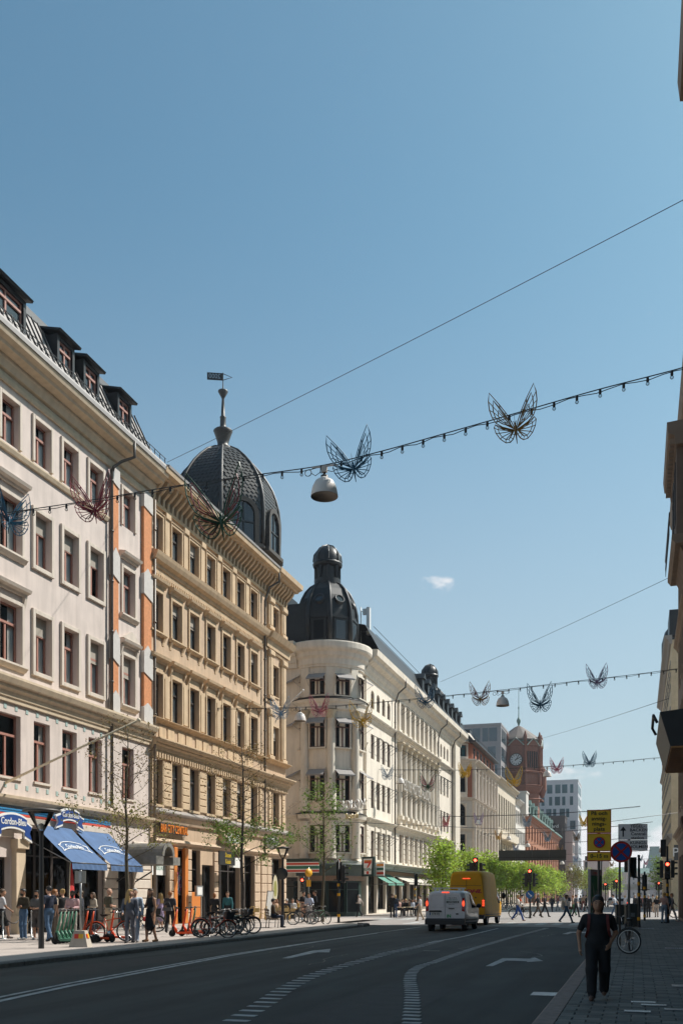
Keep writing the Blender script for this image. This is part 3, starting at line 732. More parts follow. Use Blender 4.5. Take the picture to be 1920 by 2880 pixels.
def drop_arm(o, w_, h, drop=.55):
    """small open window awning: cloth, valance and two arms"""
    k = ('awn', round(w_, 2), round(h, 2))
    if k not in WIN:
        m = MB(); m.add([(.22, -w_/2, h), (.22, w_/2, h), (.95, w_/2, h-drop), (.95, -w_/2, h-drop), (.95, w_/2, h-drop-.12), (.95, -w_/2, h-drop-.12)], [(0, 1, 2, 3), (3, 2, 4, 5)])
        m.tube([(.24, -w_/2, h-1.05), (.95, -w_/2, h-drop)], .018, 4); m.tube([(.24, w_/2, h-1.05), (.95, w_/2, h-drop)], .018, 4); WIN[k] = m.mesh('awning', M_AWN)
    put('awning', WIN[k], o)
def arm_only(o, w_, h):
    k = ('arm', round(w_, 2), round(h, 2))
    if k not in WIN:
        m = MB(); m.tube([(.24, -w_/2, h-.1), (1.0, -w_/2, h-.45), (.24, -w_/2, h-1.0)], .02, 4); m.tube([(.24, w_/2, h-.1), (1.0, w_/2, h-.45), (.24, w_/2, h-1.0)], .02, 4); m.tube([(1.0, -w_/2, h-.45), (1.0, w_/2, h-.45)], .025, 4); WIN[k] = m.mesh('awning_arm', M_IRON)
    put('awning_arm', WIN[k], o)
for zt, zb, ar in rows3:
    for c in colA + colC:
        o = window(b3, c, zb, W3 - .004, zt - zb - .004, -.2, 'tee', M_FRAME, curtain=.5, rnd=rnd3)
        if zb < 17: arm_only(o, W3, zt - zb)
    for c in colM:
        h_ = zt - zb + (1.0 if zb > 17 else .4 if zb > 9 else .3)
        o = window(b3, c, zb - (.1 if zb > 9 else 0), 1.236, h_ - .004, -.26, 'tee', M_FRAME, curtain=.5, rnd=rnd3); arm_only(o, 1.2, h_)
ya, yb = AY(1104, X3), AY(1226, X3)           # the middle projection
mb = b3.mb()
for a, b in ((Y0, ya), (ya, yb), (yb, Y1 + .1)):
    e = .22 if a == ya else 0
    for z_, y_, d_ in ((16.55, 17.1, .42), (7.75, 8.3, .42), (4.15, 4.6, .35)): mb = b3.mb(); mb.extr(cornice_prof(z_, y_, d_ + e), a, b); mb.build('belt_cornice', M_B3T, b3.root)
mb = b3.mb()
mb.extr([(-.1, 20.2), (.1, 20.22), (.12, 20.5), (.3, 20.75), (.36, 21.1), (.8, 21.3), (.86, 21.55), (1.15, 21.7), (1.2, 22.2), (-.1, 22.25)], Y0 - .8, Y1 + .6); mb.build('cornice', M_B3T, b3.root)
# giant half columns of the middle part
q = MB(); q.lathe([(.34, 0), (.34, .15), (.27, .3), (.28, 3.0), (.24, 6.0), (.26, 6.1)], 10); q.box(-.3, .42, -.4, .4, -.35, 0); me_col = q.mesh('half_column', M_B3T)
q = MB(); q.lathe([(.24, 0), (.3, .1), (.27, .3), (.36, .45), (.33, .6), (.45, .8)], 8); q.box(-.2, .48, -.45, .45, .8, .92); me_cap = q.mesh('capital', mat('capital_stone', (.55, .46, .33), .9, var=.2, scale=12, bump=.4, bscale=15))
for i in range(9):
    yc = colM[0] - (colM[1] - colM[0]) / 2 + i * (colM[1] - colM[0])
    o = put('half_column', me_col, b3.root, (.12, b3.y(yc), 9.3)); put('capital', me_cap, o, (0, 0, 6.1))
    mb = b3.mb(); mb.cbox(-.05, .22, yc-.3, yc+.3, 17.3, 20.1, .02); mb.build('pilaster', M_B3T, b3.root)
    mb = b3.mb(); mb.cbox(-.05, .34, yc-.36, yc+.36, 8.35, 8.95, .02); mb.build('pedestal', M_B3T, b3.root)
# rusticated blocks of the first floor
q = MB(); q.cbox(-.05, .1, -.3, .3, 0, .46, .04); me_bl = q.mesh('stone_block', M_B3T)
allc = sorted(colA + colM + colC); gaps = [(a + b) / 2 for a, b in zip(allc, allc[1:])] + [Y0 + .1]
for g_ in gaps:
    for k in range(6): put('stone_block', me_bl, b3.root, (0, b3.y(g_), 4.7 + k * .5))
for px in (1103.5, 1226.5, 1266):
    yy = AY(px, X3); pipe(b3, yy, .25, 4.6 if px < 1200 else 1, 19.6, neck=[(.5, yy + .3, 20.6), (1.1, yy + .6, 21.2), (1.15, yy + .6, 22.0)])
mb = b3.mb(); yy = AY(1276, X3); mb.cbox(-.05, .5, yy-1.6, yy+1.6, 1, 20.3, .05); mb.build('end_pilaster', M_B3T, b3.root)
# steep black roof with dormers
mb = b3.mb(); mb.add([(1.0, Y0+1.5, 22.22), (1.0, Y1, 22.22), (-.25, Y1, 24.7), (-.25, Y0+.5, 24.7), (-8, Y1, 26.0), (-8, Y0-1, 26.0)], [(0, 1, 2, 3), (3, 2, 4, 5)])
mb.extr([(-14, 22.2), (-14, 26.2), (-8, 26.2), (-8, 22.2)], Y0 - 1, Y1); rf = mb.build('roof', M_SHEET, b3.root)
for i in range(9):
    yc = Y0 + 19 + i * 2.7
    mb = b3.mb(); mb.box(-1.8, .75, yc-.45, yc+.45, 22.6, 24.0); mb.extr([(yc-.6, 24.0), (yc+.6, 24.0), (yc, 24.6)], -2, .95, axis='x'); mb.build('dormer', M_SHEET, rf)
for i, (yc, hh) in enumerate(((Y0 + 9, 26.6), (Y0 + 26, 27.0), (Y1 - 3, 26.6), (Y1-9, 26.4))):
    mb = b3.mb(); mb.box(-5, -3.6, yc-.9, yc+.9, 24, hh); mb.box(-5.1, -3.5, yc-1, yc+1, hh, hh+.25); mb.build('chimney', M_SHEET, rf)
mb = b3.mb(); mb.tube([(.3, Y0+2, 24.2), (.3, Y1, 24.2)], .03, 4); mb.tube([(.1, Y0+2, 24.9), (.1, Y1, 24.9)], .03, 4); mb.build('roof_rail', M_IRON, rf)
# shop fascia of the hotel
mb = b3.mb(); mb.extr([(-.05, 3.95), (.9, 3.9), (.95, 4.02), (-.05, 4.14)], Y0 - .6, Y1); mb.build('ledge', mat('copper_green_dark', (.06, .085, .075), .5, var=.1, scale=4), b3.root)
mb = b3.mb(); mb.cbox(-.05, .12, Y0 - .3, Y1, 3.5, 3.93, .02); mb.build('fascia', mat('brown_granite', (.24, .15, .10), .5, var=.15, scale=14), b3.root)
for i in range(13): window(b3, Y0 + 1.95 + i * 3.1, .5 if i % 2 else .15, 2.694, 3.49 - (.5 if i % 2 else .15), -.26, 'shop', M_FRAME_D, glass=M_SHOPGLASS, curtain=0, name='shop_window')
# cross-street side (faces the camera) and the round tower
TX, TY, TR = -24.7, 76.2, 2.95
yS = 73.6 - b3.Y
opsS = []
Ms = Matrix.Translation((0, yS, 0)) @ Matrix.Rotation(R(-90), 4, 'Z')   # local x -> -Y, y -> +X
mb = MB(Ms); side = [(-9.2, -7.9), (-12.5, -11.2)]
for zt, zb, ar in rows3:
    for a, b in side: opsS.append((a, b, zb, zt))
opsS.append((-12.6, -4.6, .3, 3.2)); holes(mb, -16, -3.6, 0, 21.2, opsS, .3); mb.build('side_wall', M_B3, b3.root)
for a_, b_, c_ in ((16.55, 17.1, .42), (7.75, 8.3, .42), (4.15, 4.6, .35), (20.2, 22.2, 1.1)): mb = MB(Ms); mb.extr(cornice_prof(a_, b_, c_), -16, -4.6); mb.build('side_cornice', M_B3T, b3.root)
for zt, zb, ar in rows3:
    for a, b in side:
        o = window(b3.root, 0, zb, b - a - .004, zt - zb - .004, 0, 'tee', M_FRAME, curtain=.5, rnd=rnd3); o.location = ((a+b)/2, yS + .2, zb); o.rotation_euler = (0, 0, R(-90))
for i in range(4):
    o = window(b3.root, 0, .3, 1.99, 2.89, 0, 'shop', M_FRAME_D, glass=M_SHOPGLASS, curtain=0, name='shop_window'); o.location = (-11.6 + i * 2, yS + .2, .3); o.rotation_euler = (0, 0, R(-90))
tl = (TX - X3, TY - b3.Y, 0)
mb = MB(); mb.lathe([(TR, 3.3), (TR, 4.2), (TR+.28, 4.3), (TR+.3, 4.5), (TR, 4.6), (TR, 7.8), (TR+.25, 7.95), (TR+.35, 8.3), (TR, 8.4), (TR, 16.6), (TR+.25, 16.75), (TR+.28, 17.15), (TR+.42, 17.3), (TR+.48, 17.5), (TR, 17.7), (TR, 20.1), (TR+.12, 20.15), (TR+.15, 20.3), (TR+.22, 20.35), (TR+.25, 20.8), (TR+.45, 21.0), (TR+.5, 21.3), (TR+.75, 21.45), (TR+.82, 21.6), (TR+.82, 22.0), (TR+.78, 22.1), (0, 22.3)], 40, tl, hard=True)
tw = mb.build('tower_wall', M_B3, b3.root)
mb = MB(); mb.lathe([(TR+.02, 17.45), (TR+.52, 17.53), (TR+.3, 17.65), (TR, 17.78)], 40, tl); mb.lathe([(TR, 8.3), (TR+.4, 8.32), (TR, 8.5)], 40, tl); mb.build('lead_flashing', M_SHEET, tw)
for k, ang in enumerate((-130, -88, -48, -6)):
    a = R(ang); ca, sa = math.cos(a), math.sin(a)
    for zb, hh in ((17.85, 1.75), (13.65, 2.4), (9.35, 2.55), (5.2, 2.2)):
        q = MB(); wd = 1.25
        o = window(b3.root, 0, zb, wd, hh, 0, 'tee', M_FRAME, glass=M_GLASS_D, curtain=0, name='tower_window'); r_ = TR + .015
        o.location = (tl[0] + r_*ca, tl[1] + r_*sa, zb); o.rotation_euler = (0, 0, a)
        q = MB(); casing(q, 0, 0, wd, hh, .12, .06, bottom=False); q.box(-.05, .2, -wd/2-.1, wd/2+.1, -.1, 0); q.build('casing', M_B3T, o)
        if zb > 6:
            q = MB(); q.add([(.05, -wd/2-.1, hh), (.05, wd/2+.1, hh), (.85, wd/2+.1, hh-.5), (.85, -wd/2-.1, hh-.5), (.85, wd/2+.1, hh-.62), (.85, -wd/2-.1, hh-.62)], [(0, 1, 2, 3), (3, 2, 4, 5)])
            q.tube([(.06, -wd/2-.08, hh-1.0), (.85, -wd/2-.08, hh-.5)], .015, 4); q.tube([(.06, wd/2+.08, hh-1.0), (.85, wd/2+.08, hh-.5)], .015, 4); q.build('awning', M_AWN, o)
for k, ang in enumerate((-109, -67, -25)):
    a = R(ang); p = (tl[0] + (TR+.12)*math.cos(a), tl[1] + (TR+.12)*math.sin(a), 0)
    q = MB(); q.lathe([(.45, 8.5), (.45, 10.2), (.4, 10.4), (.34, 10.6), (.34, 13), (.29, 15.85), (.3, 15.95)], 12, p); o = q.build('tower_column', M_B3T, b3.root)
    q = MB(); q.lathe([(.29, 15.95), (.36, 16.05), (.33, 16.25), (.45, 16.45), (.5, 16.6)], 10, p); q.build('capital', MATS['capital_stone'], o)
    q = MB(); q.lathe([(.46, 4.7), (.42, 4.9), (.42, 7.6), (.46, 7.7)], 10, p); q.build('pier', M_B3T, o)
for k, ang in enumerate((-109, -67, -25)):
    a = R(ang); Mx = Matrix.Translation(tl) @ Matrix.Rotation(a, 4, 'Z'); q = MB(Mx); q.cbox(TR-.1, TR+.1, -.42, .42, 17.75, 20.12, .02); q.build('top_pilaster', M_B3T, b3.root)
for k, ang in enumerate((-130, -88, -48, -6)):
    a = R(ang); Mx = Matrix.Translation(tl) @ Matrix.Rotation(a, 4, 'Z'); q = MB(Mx); n_ = 10
    for i in range(n_):
        t0, t1 = math.pi*i/n_, math.pi*(i+1)/n_; r0, r1_ = .64, .80; zc = 19.3
        q.add([(TR+.02, -r0*math.cos(t0), zc+.5*r0*math.sin(t0)), (TR+.02, -r0*math.cos(t1), zc+.5*r0*math.sin(t1)), (TR+.02, -r1_*math.cos(t1), zc+.62*r1_*math.sin(t1)), (TR+.02, -r1_*math.cos(t0), zc+.62*r1_*math.sin(t0)), (TR+.1, -r0*math.cos(t0), zc+.5*r0*math.sin(t0)), (TR+.1, -r0*math.cos(t1), zc+.5*r0*math.sin(t1)), (TR+.1, -r1_*math.cos(t1), zc+.62*r1_*math.sin(t1)), (TR+.1, -r1_*math.cos(t0), zc+.62*r1_*math.sin(t0))], [(4, 5, 6, 7), (0, 1, 5, 4), (3, 7, 6, 2)])
    q.build('arched_head', M_B3T, b3.root)
# cupola
cp = thing('lantern_cupola', 'black ribbed cupola with round windows and a lantern on the cream hotel tower', 'dome', (TX, TY, 22.2), R(22.5))
CR = 2.42
cprof = [(1.0, 0), (1.0, 2.2), (.985, 2.9), (.94, 3.5), (.86, 4.1), (.74, 4.7), (.58, 5.15), (.42, 5.4)]
mb = MB(); mb.lathe([(CR*r, z) for r, z in cprof], 8, smooth=False); mb.build('dome_skin', M_SHEET, cp)
for k in range(8):
    mb = MB(Matrix.Rotation(k*math.pi/4, 4, 'Z')); mb.tube([(CR*r*1.01, 0, z) for r, z in cprof], [.2]*3 + [.18, .16, .14, .12, .1], 6); mb.build('rib', M_SHEET, cp)
    a = (k+.5)*math.pi/4; Mx = Matrix.Rotation(a, 4, 'Z')
    ra = CR*.925*.90
    Mo = Mx @ Matrix.Translation((CR*.925*.925, 0, 3.65)) @ Matrix.Rotation(R(62), 4, 'Y')
    mb = MB(Mo); mb.lathe([(.42, -.25), (.45, .16), (.36, .2), (.3, .1)], 16); o = mb.build('oculus', M_SHEET, cp)
    mb = MB(Mo); mb.lathe([(.32, .1), (0, .1)], 16); mb.build('pane', MATS['window_glass_sky'], o)
    mb = MB(Mx); rr = CR*.924; mb.box(rr-.1, rr+.12, -.62, .62, .3, 2.1); mb.extr([(-.7, 2.1), (.7, 2.1), (0, 2.45)], rr-.1, rr+.2, axis='x'); o = mb.build('dormer', M_SHEET, cp)
    mb = MB(Mx); mb.quad((rr+.125, -.42, .4), (rr+.125, .42, .4), (rr+.125, .42, 1.9), (rr+.125, -.42, 1.9)); mb.build('pane', M_GLASS_D if k not in (6,) else MATS['window_glass_sky'], o)
mb = MB(); mb.lathe([(CR*.46, 5.3), (CR*.46, 5.55), (1.12, 5.6), (1.12, 5.8), (.95, 5.85)], 16, hard=True); mb.lathe([(.9, 5.8), (.9, 6.8), (1.2, 6.9), (1.26, 7.1), (1.16, 7.25)], 16, hard=True)
for k in range(8):
    a = k*math.pi/4; mb.box(1.0*math.cos(a)-.1, 1.0*math.cos(a)+.1, 1.0*math.sin(a)-.1, 1.0*math.sin(a)+.1, 5.8, 6.85)
mb.lathe([(1.16, 7.25), (1.17, 7.5), (1.1, 7.85), (.92, 8.2), (.62, 8.5), (.25, 8.66), (0, 8.78)], 16); [mb.tube([(1.2*math.cos(k*math.pi/4), 1.2*math.sin(k*math.pi/4), 7.3), (1.13*math.cos(k*math.pi/4), 1.13*math.sin(k*math.pi/4), 7.88), (.64*math.cos(k*math.pi/4), .64*math.sin(k*math.pi/4), 8.53), (0, 0, 8.8)], .05, 4) for k in range(8)]; mb.build('lantern', M_SHEET, cp)
# second small cupola further down the roof
c2 = dup(cp, (-24.2, AY(1208, -24.2), 22.4), R(22.5), 'small black lantern cupola further along the hotel roof', scale=.86)
mb = b3.mb(); mb.box(-9, -3.4, 70.0 + 4, 79, 22.2, 25.6); mb.box(-9, -6, 74, 77.5, 25.6, 26.8); mb.build('roof_block', M_SHEET, rf)

# ================================================================== generic street house for the row further on
def row_house(name, label, X, y0, y1, z1, cols, rows, m, mt, w_=1.1, roof=None, attic=None, fm=M_FRAME_D, hood=True, shop=True, glass=M_GLASS_D, roofm=M_SHEET, casing_d=.07, depth=12, belts=()):
    B = Bld(name, label, X, (y0 + y1) / 2)
    cs = [y0 + (y1 - y0) * (i + .5) / cols for i in range(cols)]; ops = [(c - w_/2, c + w_/2, zb, zt, ar) for (zb, zt, ar) in rows for c in cs]
    if shop: ops += [(c - (y1-y0)/cols*.38, c + (y1-y0)/cols*.38, .2, 3.4) for c in cs]
    mb = B.mb(); holes(mb, y0, y1, 0, z1, ops, .25); mb.build('wall', m, B.root); shell(B, y0, y1, depth, z1, m)
    for zb, zt, ar in rows:
        for c in cs:
            o = window(B, c, zb, w_ - .004, zt - zb - .004, -.16, 'tee', fm, glass=glass, curtain=0)
            q = MB(); hh = zt - zb; casing(q, 0, 0, w_, hh, .13, casing_d, bottom=True, x=.16)
            if hood: q.extr([(.12, hh+.2), (.35, hh+.28), (.42, hh+.42), (.12, hh+.48)], -w_/2-.2, w_/2+.2)
            q.build('casing', mt, o)
    if shop:
        for c in cs: window(B, c, .2, (y1-y0)/cols*.76 - .006, 3.19, -.16, 'shop', M_FRAME_D, glass=M_GLASS_D, curtain=0, name='shop_window')
    for za_, zc_, dd_ in [(z1 - .7, z1 + .15, .85), (3.9, 4.4, .4)] + [(q_, q_ + .35, .3) for q_ in belts]: mb = B.mb(); mb.extr(cornice_prof(za_, zc_, dd_), y0, y1); mb.build('cornice', mt, B.root)
    if roof:
        mb = B.mb(); mb.add([(.5, y0, z1+.15), (.5, y1, z1+.15), (-roof[0], y1, z1+roof[1]), (-roof[0], y0, z1+roof[1]), (-depth, y0, z1+.1), (-depth, y1, z1+.1)], [(0, 1, 2, 3), (0, 3, 4), (1, 5, 2), (3, 2, 5, 4)]); mb.build('roof', roofm, B.root)
    return B
M_BRK = mat('red_brick', (.36, .13, .075), .9, var=.12, scale=6, bump=.2, dirt=.1)
M_CRS = mat('cream_stone', (.72, .635, .55), .88, var=.06, scale=2, bump=.2, dirt=.15)
M_BEI = mat('beige_plaster', (.62, .54, .43), .88, var=.05, scale=2, dirt=.12)
M_LGR = mat('light_grey_plaster', (.64, .60, .55), .88, var=.04, scale=2, dirt=.08)
M_RED = mat('post_office_brick', (.36, .15, .08), .9, var=.10, scale=4, bump=.2, dirt=.12)
M_REDD = mat('tower_brick_shaded', (.235, .095, .06), .9, var=.14, scale=3, bump=.3, bscale=6, dirt=.2)  # post office brick darkened; the tower's shaded side is put into the colour
M_COP = mat('green_copper', (.12, .20, .17), .55, var=.15, scale=3)
# B4 brick and cream, chamfered corner
ya, yb = AY(1330, X3), AY(1392, X3)
b4 = row_house('brick_and_stone_house', 'cream stone house with red brick attic and columned bays beyond the hotel', X3, ya, yb, 20.4, 7, [(16.0, 18.6, 0), (11.6, 14.2, .5), (7.6, 10.2, 0), (4.7, 6.8, 0)], M_CRS, M_CRS, 1.25, belts=(14.9, 10.7, 7.0))
mb = b4.mb(); mb.box(-.6, -.15, ya, yb, 20.55, 22.9); at = mb.build('brick_attic', M_BRK, b4.root)
for i in range(7): window(b4, ya + (yb-ya)*(i+.5)/7, 20.9, 1.2, 1.5, -.1, 'cross', M_FRAME_D, glass=M_GLASS_D, curtain=0)
mb = b4.mb(); mb.add([(.5, ya-2, 22.9), (.5, yb, 22.9), (-2, yb, 25.6), (-2, ya-2, 25.6), (-10, ya-2, 26), (-10, yb, 26)], [(0, 1, 2, 3), (3, 2, 4, 5)]); mb.box(-.3, .7, ya-2, yb, 22.8, 23.0); rf = mb.build('roof', M_SHEET, b4.root)
for yc, hh in ((ya+3, 27.5), (ya+9, 27.2), (ya+16, 27.4)):
    mb = b4.mb(); mb.box(-4.6, -3, yc-1, yc+1, 24, hh); mb.build('chimney', M_SHEET, rf)
mb = b4.mb(); mb.tube([(.2, ya, 23.8), (.2, yb, 23.8)], .04, 4); mb.tube([(.2, ya, 23.4), (.2, yb, 23.4)], .03, 4); mb.build('roof_rail', M_IRON, rf)
cw = 4.0
Mc = Matrix.Translation((-cw*.70, ya - cw*.70 - b4.Y, 0)) @ Matrix.Rotation(R(-45), 4, 'Z')    # y from 0 (far left) to cw
Mc = Matrix.Translation((-cw*.705, ya - cw*.705 - b4.Y, 0)) @ Matrix.Rotation(R(-45), 4, 'Z')
mb = MB(Mc); cops = [(cw/2-.75, cw/2+.75, 16.0, 18.8), (cw/2-.75, cw/2+.75, 11.4, 14.4, .75), (cw/2-.75, cw/2+.75, 7.4, 10.2)]; holes(mb, 0, cw, 0, 20.4, cops, .3); mb.build('corner_wall', M_CRS, b4.root)
mb = MB(Mc); mb.box(-.4, -.02, .1, cw-.1, 20.5, 22.9); mb.box(-.02, .03, .2, 1.0, 14.9, 19.6); mb.box(-.02, .03, 3.0, 3.8, 14.9, 19.6); mb.build('brick_panel', M_BRK, b4.root)
mb = MB(Mc); mb.extr(cornice_prof(19.7, 20.55, .85), 0, cw); mb.extr(cornice_prof(14.9, 15.3, .45), 0, cw); mb.extr(cornice_prof(10.6, 11.0, .45), 0, cw); mb.extr(cornice_prof(6.6, 7.0, .6), 0, cw); mb.box(0, .8, .3, cw-.3, 5.9, 6.6); mb.extr([(-.1, 22.9), (.8, 22.9), (.6, 23.1), (-.8, 24.4)], 0, cw); mb.build('corner_cornice', M_CRS, b4.root)
for (a, b, zb, zt, *_) in cops + [(cw/2-.7, cw/2+.7, 20.9, 22.5)]:
    o = window(b4.root, 0, zb, b-a-.004, zt-zb-.004, 0, 'tee', M_FRAME_D, glass=M_GLASS_T if zb > 20 else M_GLASS_D, curtain=0); o.matrix_local = Mc @ Matrix.Translation((-.18 if zb < 20 else .02, (a+b)/2, zb))
    q = MB(); casing(q, 0, 0, b-a, zt-zb, .22, .12, x=.18); q.build('casing', M_CRS, o)
mb = b4.mb(); mb.quad((-2.8, ya-2.8, 0), (-2.8, ya-2.8, 20.4), (-14, ya-2.8, 20.4), (-14, ya-2.8, 0)); mb.build('side_wall', M_BRK, b4.root)
for i in range(8):
    yc = ya + (yb-ya)*i/7; q = b4.mb(); q.lathe([(.3, 7.6), (.27, 8), (.26, 14.5), (.34, 14.8)], 8, (.2, yc, 0)); q.lathe([(.28, 15.3), (.24, 15.6), (.22, 19.2), (.3, 19.6)], 8, (.2, yc, 0)); q.build('half_column', M_CRS, b4.root)
# B5, B6
ya, yb = AY(1392, X3), AY(1449, X3)
b5 = row_house('beige_office_house', 'beige house with tall fluted window bays and a long balcony', X3, ya, yb, 20.8, 9, [(13.0, 18.4, 0), (8.6, 11.4, 0), (4.9, 7.6, 0)], M_BEI, M_BEI, 1.3, roof=(4, 3.2), hood=False, roofm=mat('roof_sheet_midgrey', (.10, .11, .11), .45, var=.1, scale=2))
mb = b5.mb(); ym = (ya+yb)/2; mb.box(0, 1.3, ym-7, ym+8, 10.9, 11.15); mb.box(1.22, 1.3, ym-7, ym+8, 11.15, 12.2); bc = mb.build('balcony', M_BEI, b5.root)
q = MB(); q.extr([(0, 0), (.9, .5), (.9, .6), (0, .6)], -.1, .1); mbk = q.mesh('bracket', M_BEI)
for i in range(8): put('bracket', mbk, bc, (0, b5.y(ym - 6.5 + i*2), 10.3))
q = MB(); q.add([(0, -1, 0), (0, 1, 0), (1.6, 1, -1.2), (1.6, -1, -1.2)], [(0, 1, 2, 3)]); ma = q.mesh('striped_awning', mat('awning_cream', (.66, .6, .47), .8))
for i in range(6): put('striped_awning', ma, b5.root, (.05, b5.y(ym - 6 + i*2.4), 9.6))
ya, yb = AY(1449, X3), AY(1476, X3)
b6 = row_house('grey_plaster_house', 'plain light grey house with a glazed bay between beige house and brick post office', X3, ya, yb, 19.6, 6, [(15.4, 17.8, 0), (11.8, 14.2, 0), (8.2, 10.6, 0), (4.8, 7.0, 0)], M_LGR, M_LGR, 1.3, roof=(3, 3.5), hood=False, roofm=MATS['roof_sheet_midgrey'])
mb = b6.mb(); mb.box(-.5, 1.1, ya+8, ya+12, 17.5, 21.8); mb.box(-.6, 1.25, ya+7.8, ya+12.2, 21.8, 22.1); mb.build('roof_bay', M_LGR, b6.root)
# B7 brick post office
ya, yb = AY(1482, X3), AY(1571, X3)
b7 = row_house('brick_post_office', 'long red brick post office with green copper eaves', X3, ya, yb, 18.2, 14, [(13.6, 16.6, 0), (8.4, 12.4, 0), (4.8, 7.2, 0)], M_RED, M_RED, 1.7, roof=(5, 6.5), hood=False, roofm=mat('slate_brown', (.16, .13, .11), .6, var=.15, scale=2), casing_d=.15, shop=True)
mb = b7.mb(); mb.box(.2, 1.1, ya, yb, 18.25, 18.7); mb.build('copper_eaves', M_COP, b7.root)
mb = b7.mb(); mb.quad((0, ya, 0), (0, ya, 18), (-8, ya - 6, 18), (-8, ya - 6, 0)); mb.build('corner_wall', M_RED, b7.root)
for i in range(10):
    yc = ya + 5 + i * 7; mb = b7.mb(); mb.box(-3.5, -.6, yc-.8, yc+.8, 19.4, 21.6); mb.extr([(yc-1, 21.6), (yc+1, 21.6), (yc, 22.6)], -3.5, -.4, axis='x'); mb.build('dormer', M_COP, b7.root)
# clock tower
CX_, CY_ = -27.0, 230.7
ct = thing('clock_tower', 'octagonal red brick clock tower with shingled cone roof above the street', 'tower', (CX_, CY_, 0), R(22.5))
AP8 = 5.1; k8 = AP8 / math.cos(math.pi/8)
mb = MB(); mb.lathe([(k8*.92, 0), (k8*.92, 25.6), (k8*1.0, 26.2), (k8*1.08, 27.0), (k8*1.08, 27.6), (k8*.98, 27.7), (k8*.98, 37.0), (k8*1.03, 37.2), (k8*1.03, 37.6), (k8*.9, 37.7)], 8, smooth=False); mb.build('wall', M_REDD, ct)
mb = MB(); mb.lathe([(k8*.99, 38.0), (k8*1.02, 38.3), (k8*.93, 38.8), (k8*.72, 39.6), (k8*.42, 40.8), (k8*.2, 41.7), (.1, 42.2)], 16, smooth=False); mb.build('roof', mat('shingle_brown', (.12, .095, .08), .65, var=.15, scale=2, bump=.2, bscale=4), ct)
mb = MB(); mb.lathe([(k8*.93, 36.6), (k8*.93, 38.5)], 8, smooth=False); mb.build('copper_band', M_COP, ct)
mb = MB(); mb.lathe([(.12, 42.1), (.3, 42.6), (.55, 43.3), (.3, 43.9), (.12, 44.2), (.08, 46), (.18, 46.4), (.06, 46.8), (.05, 51.0)], 8); mb.build('spire', M_COP, ct)
for k in range(8):
    a = (k+.5)*math.pi/4; Mx = Matrix.Rotation(a, 4, 'Z'); ap8 = AP8
    mb = MB(Mx); mb.extr([(-1.75, 36.7), (1.75, 36.7), (0, 38.4)], ap8*.9, ap8*1.06, axis='x'); g_ = mb.build('gable', M_REDD, ct)
    mb = MB(Mx); mb.tube([(ap8*1.08, -1.85, 36.7), (ap8*1.08, 0, 38.5), (ap8*1.08, 1.85, 36.7)], .13, 4); mb.build('coping', mat('copper_pale', (.30, .36, .31), .6), g_)
    if k in (5, 6, 4, 0, 2):
        if k in (5,):
            mb = MB(Mx @ Matrix.Translation((ap8*.99, 0, 33.4)) @ Matrix.Rotation(R(90), 4, 'Y')); mb.lathe([(1.5, 0), (1.5, .2), (1.34, .3), (1.34, .1)], 28); f_ = mb.build('clock_rim', M_IRON, ct)
            mb = MB(Mx @ Matrix.Translation((ap8*.99, 0, 33.4)) @ Matrix.Rotation(R(90), 4, 'Y')); mb.lathe([(1.36, .12), (0, .12)], 28); mb.build('clock_face', mat('clock_white', (.62, .65, .66), .6), f_)
            mb = MB(Mx @ Matrix.Translation((ap8*.99 + .16, 0, 33.4)))
            for hN in range(12):
                t = hN * math.pi / 6; mb.M = Mx @ Matrix.Translation((ap8*.99 + .16, 0, 33.4)) @ Matrix.Rotation(t, 4, 'X'); mb.box(0, .04, -.07, .07, .85, 1.25)
            mb.build('numeral', M_IRON, f_)
            for t, ln, wd in ((R(-32), 1.15, .06), (R(-62), .8, .09)):
                mb = MB(Mx @ Matrix.Translation((ap8*.99 + .22, 0, 33.4)) @ Matrix.Rotation(t, 4, 'X')); mb.box(0, .05, -wd, wd, -.35, ln); mb.build('hand', M_IRON, f_)
        else:
            for i in range(5):
                mb = MB(Mx); y_ = -1.3 + i*.65; mb.box(ap8*.97, ap8*1.0, y_-.17, y_+.17, 31.6, 35.4); mb.build('lancet_window', M_GLASS_D, ct)
    a = k*math.pi/4; mb = MB(); p = (k8*1.0*math.cos(a), k8*math.sin(a), 0); mb.lathe([(.38, 27.7), (.38, 38.6), (.5, 38.7), (.3, 39.3), (.12, 40.0)], 6, p); mb.build('pinnacle', M_REDD, ct)
p = (AP8*math.cos(R(-22.5)) + .4, AP8*math.sin(R(-22.5)), 0); mb = MB(); mb.lathe([(.4, 24.8), (1.05, 26.6), (1.05, 29.9), (1.25, 30.0), (1.25, 30.5), (.95, 30.8), (.8, 31.6), (.45, 32.0), (.1, 32.8)], 10, p, hard=True); mb.build('corner_turret', M_REDD, ct)
for zz in (24.0, 27.2, 30.4): 
    mb = MB(); mb.lathe([(k8*1.1, zz), (k8*1.13, zz+.3), (k8*1.0, zz+.5)], 8, smooth=False); mb.build('string_course', M_REDD, ct)
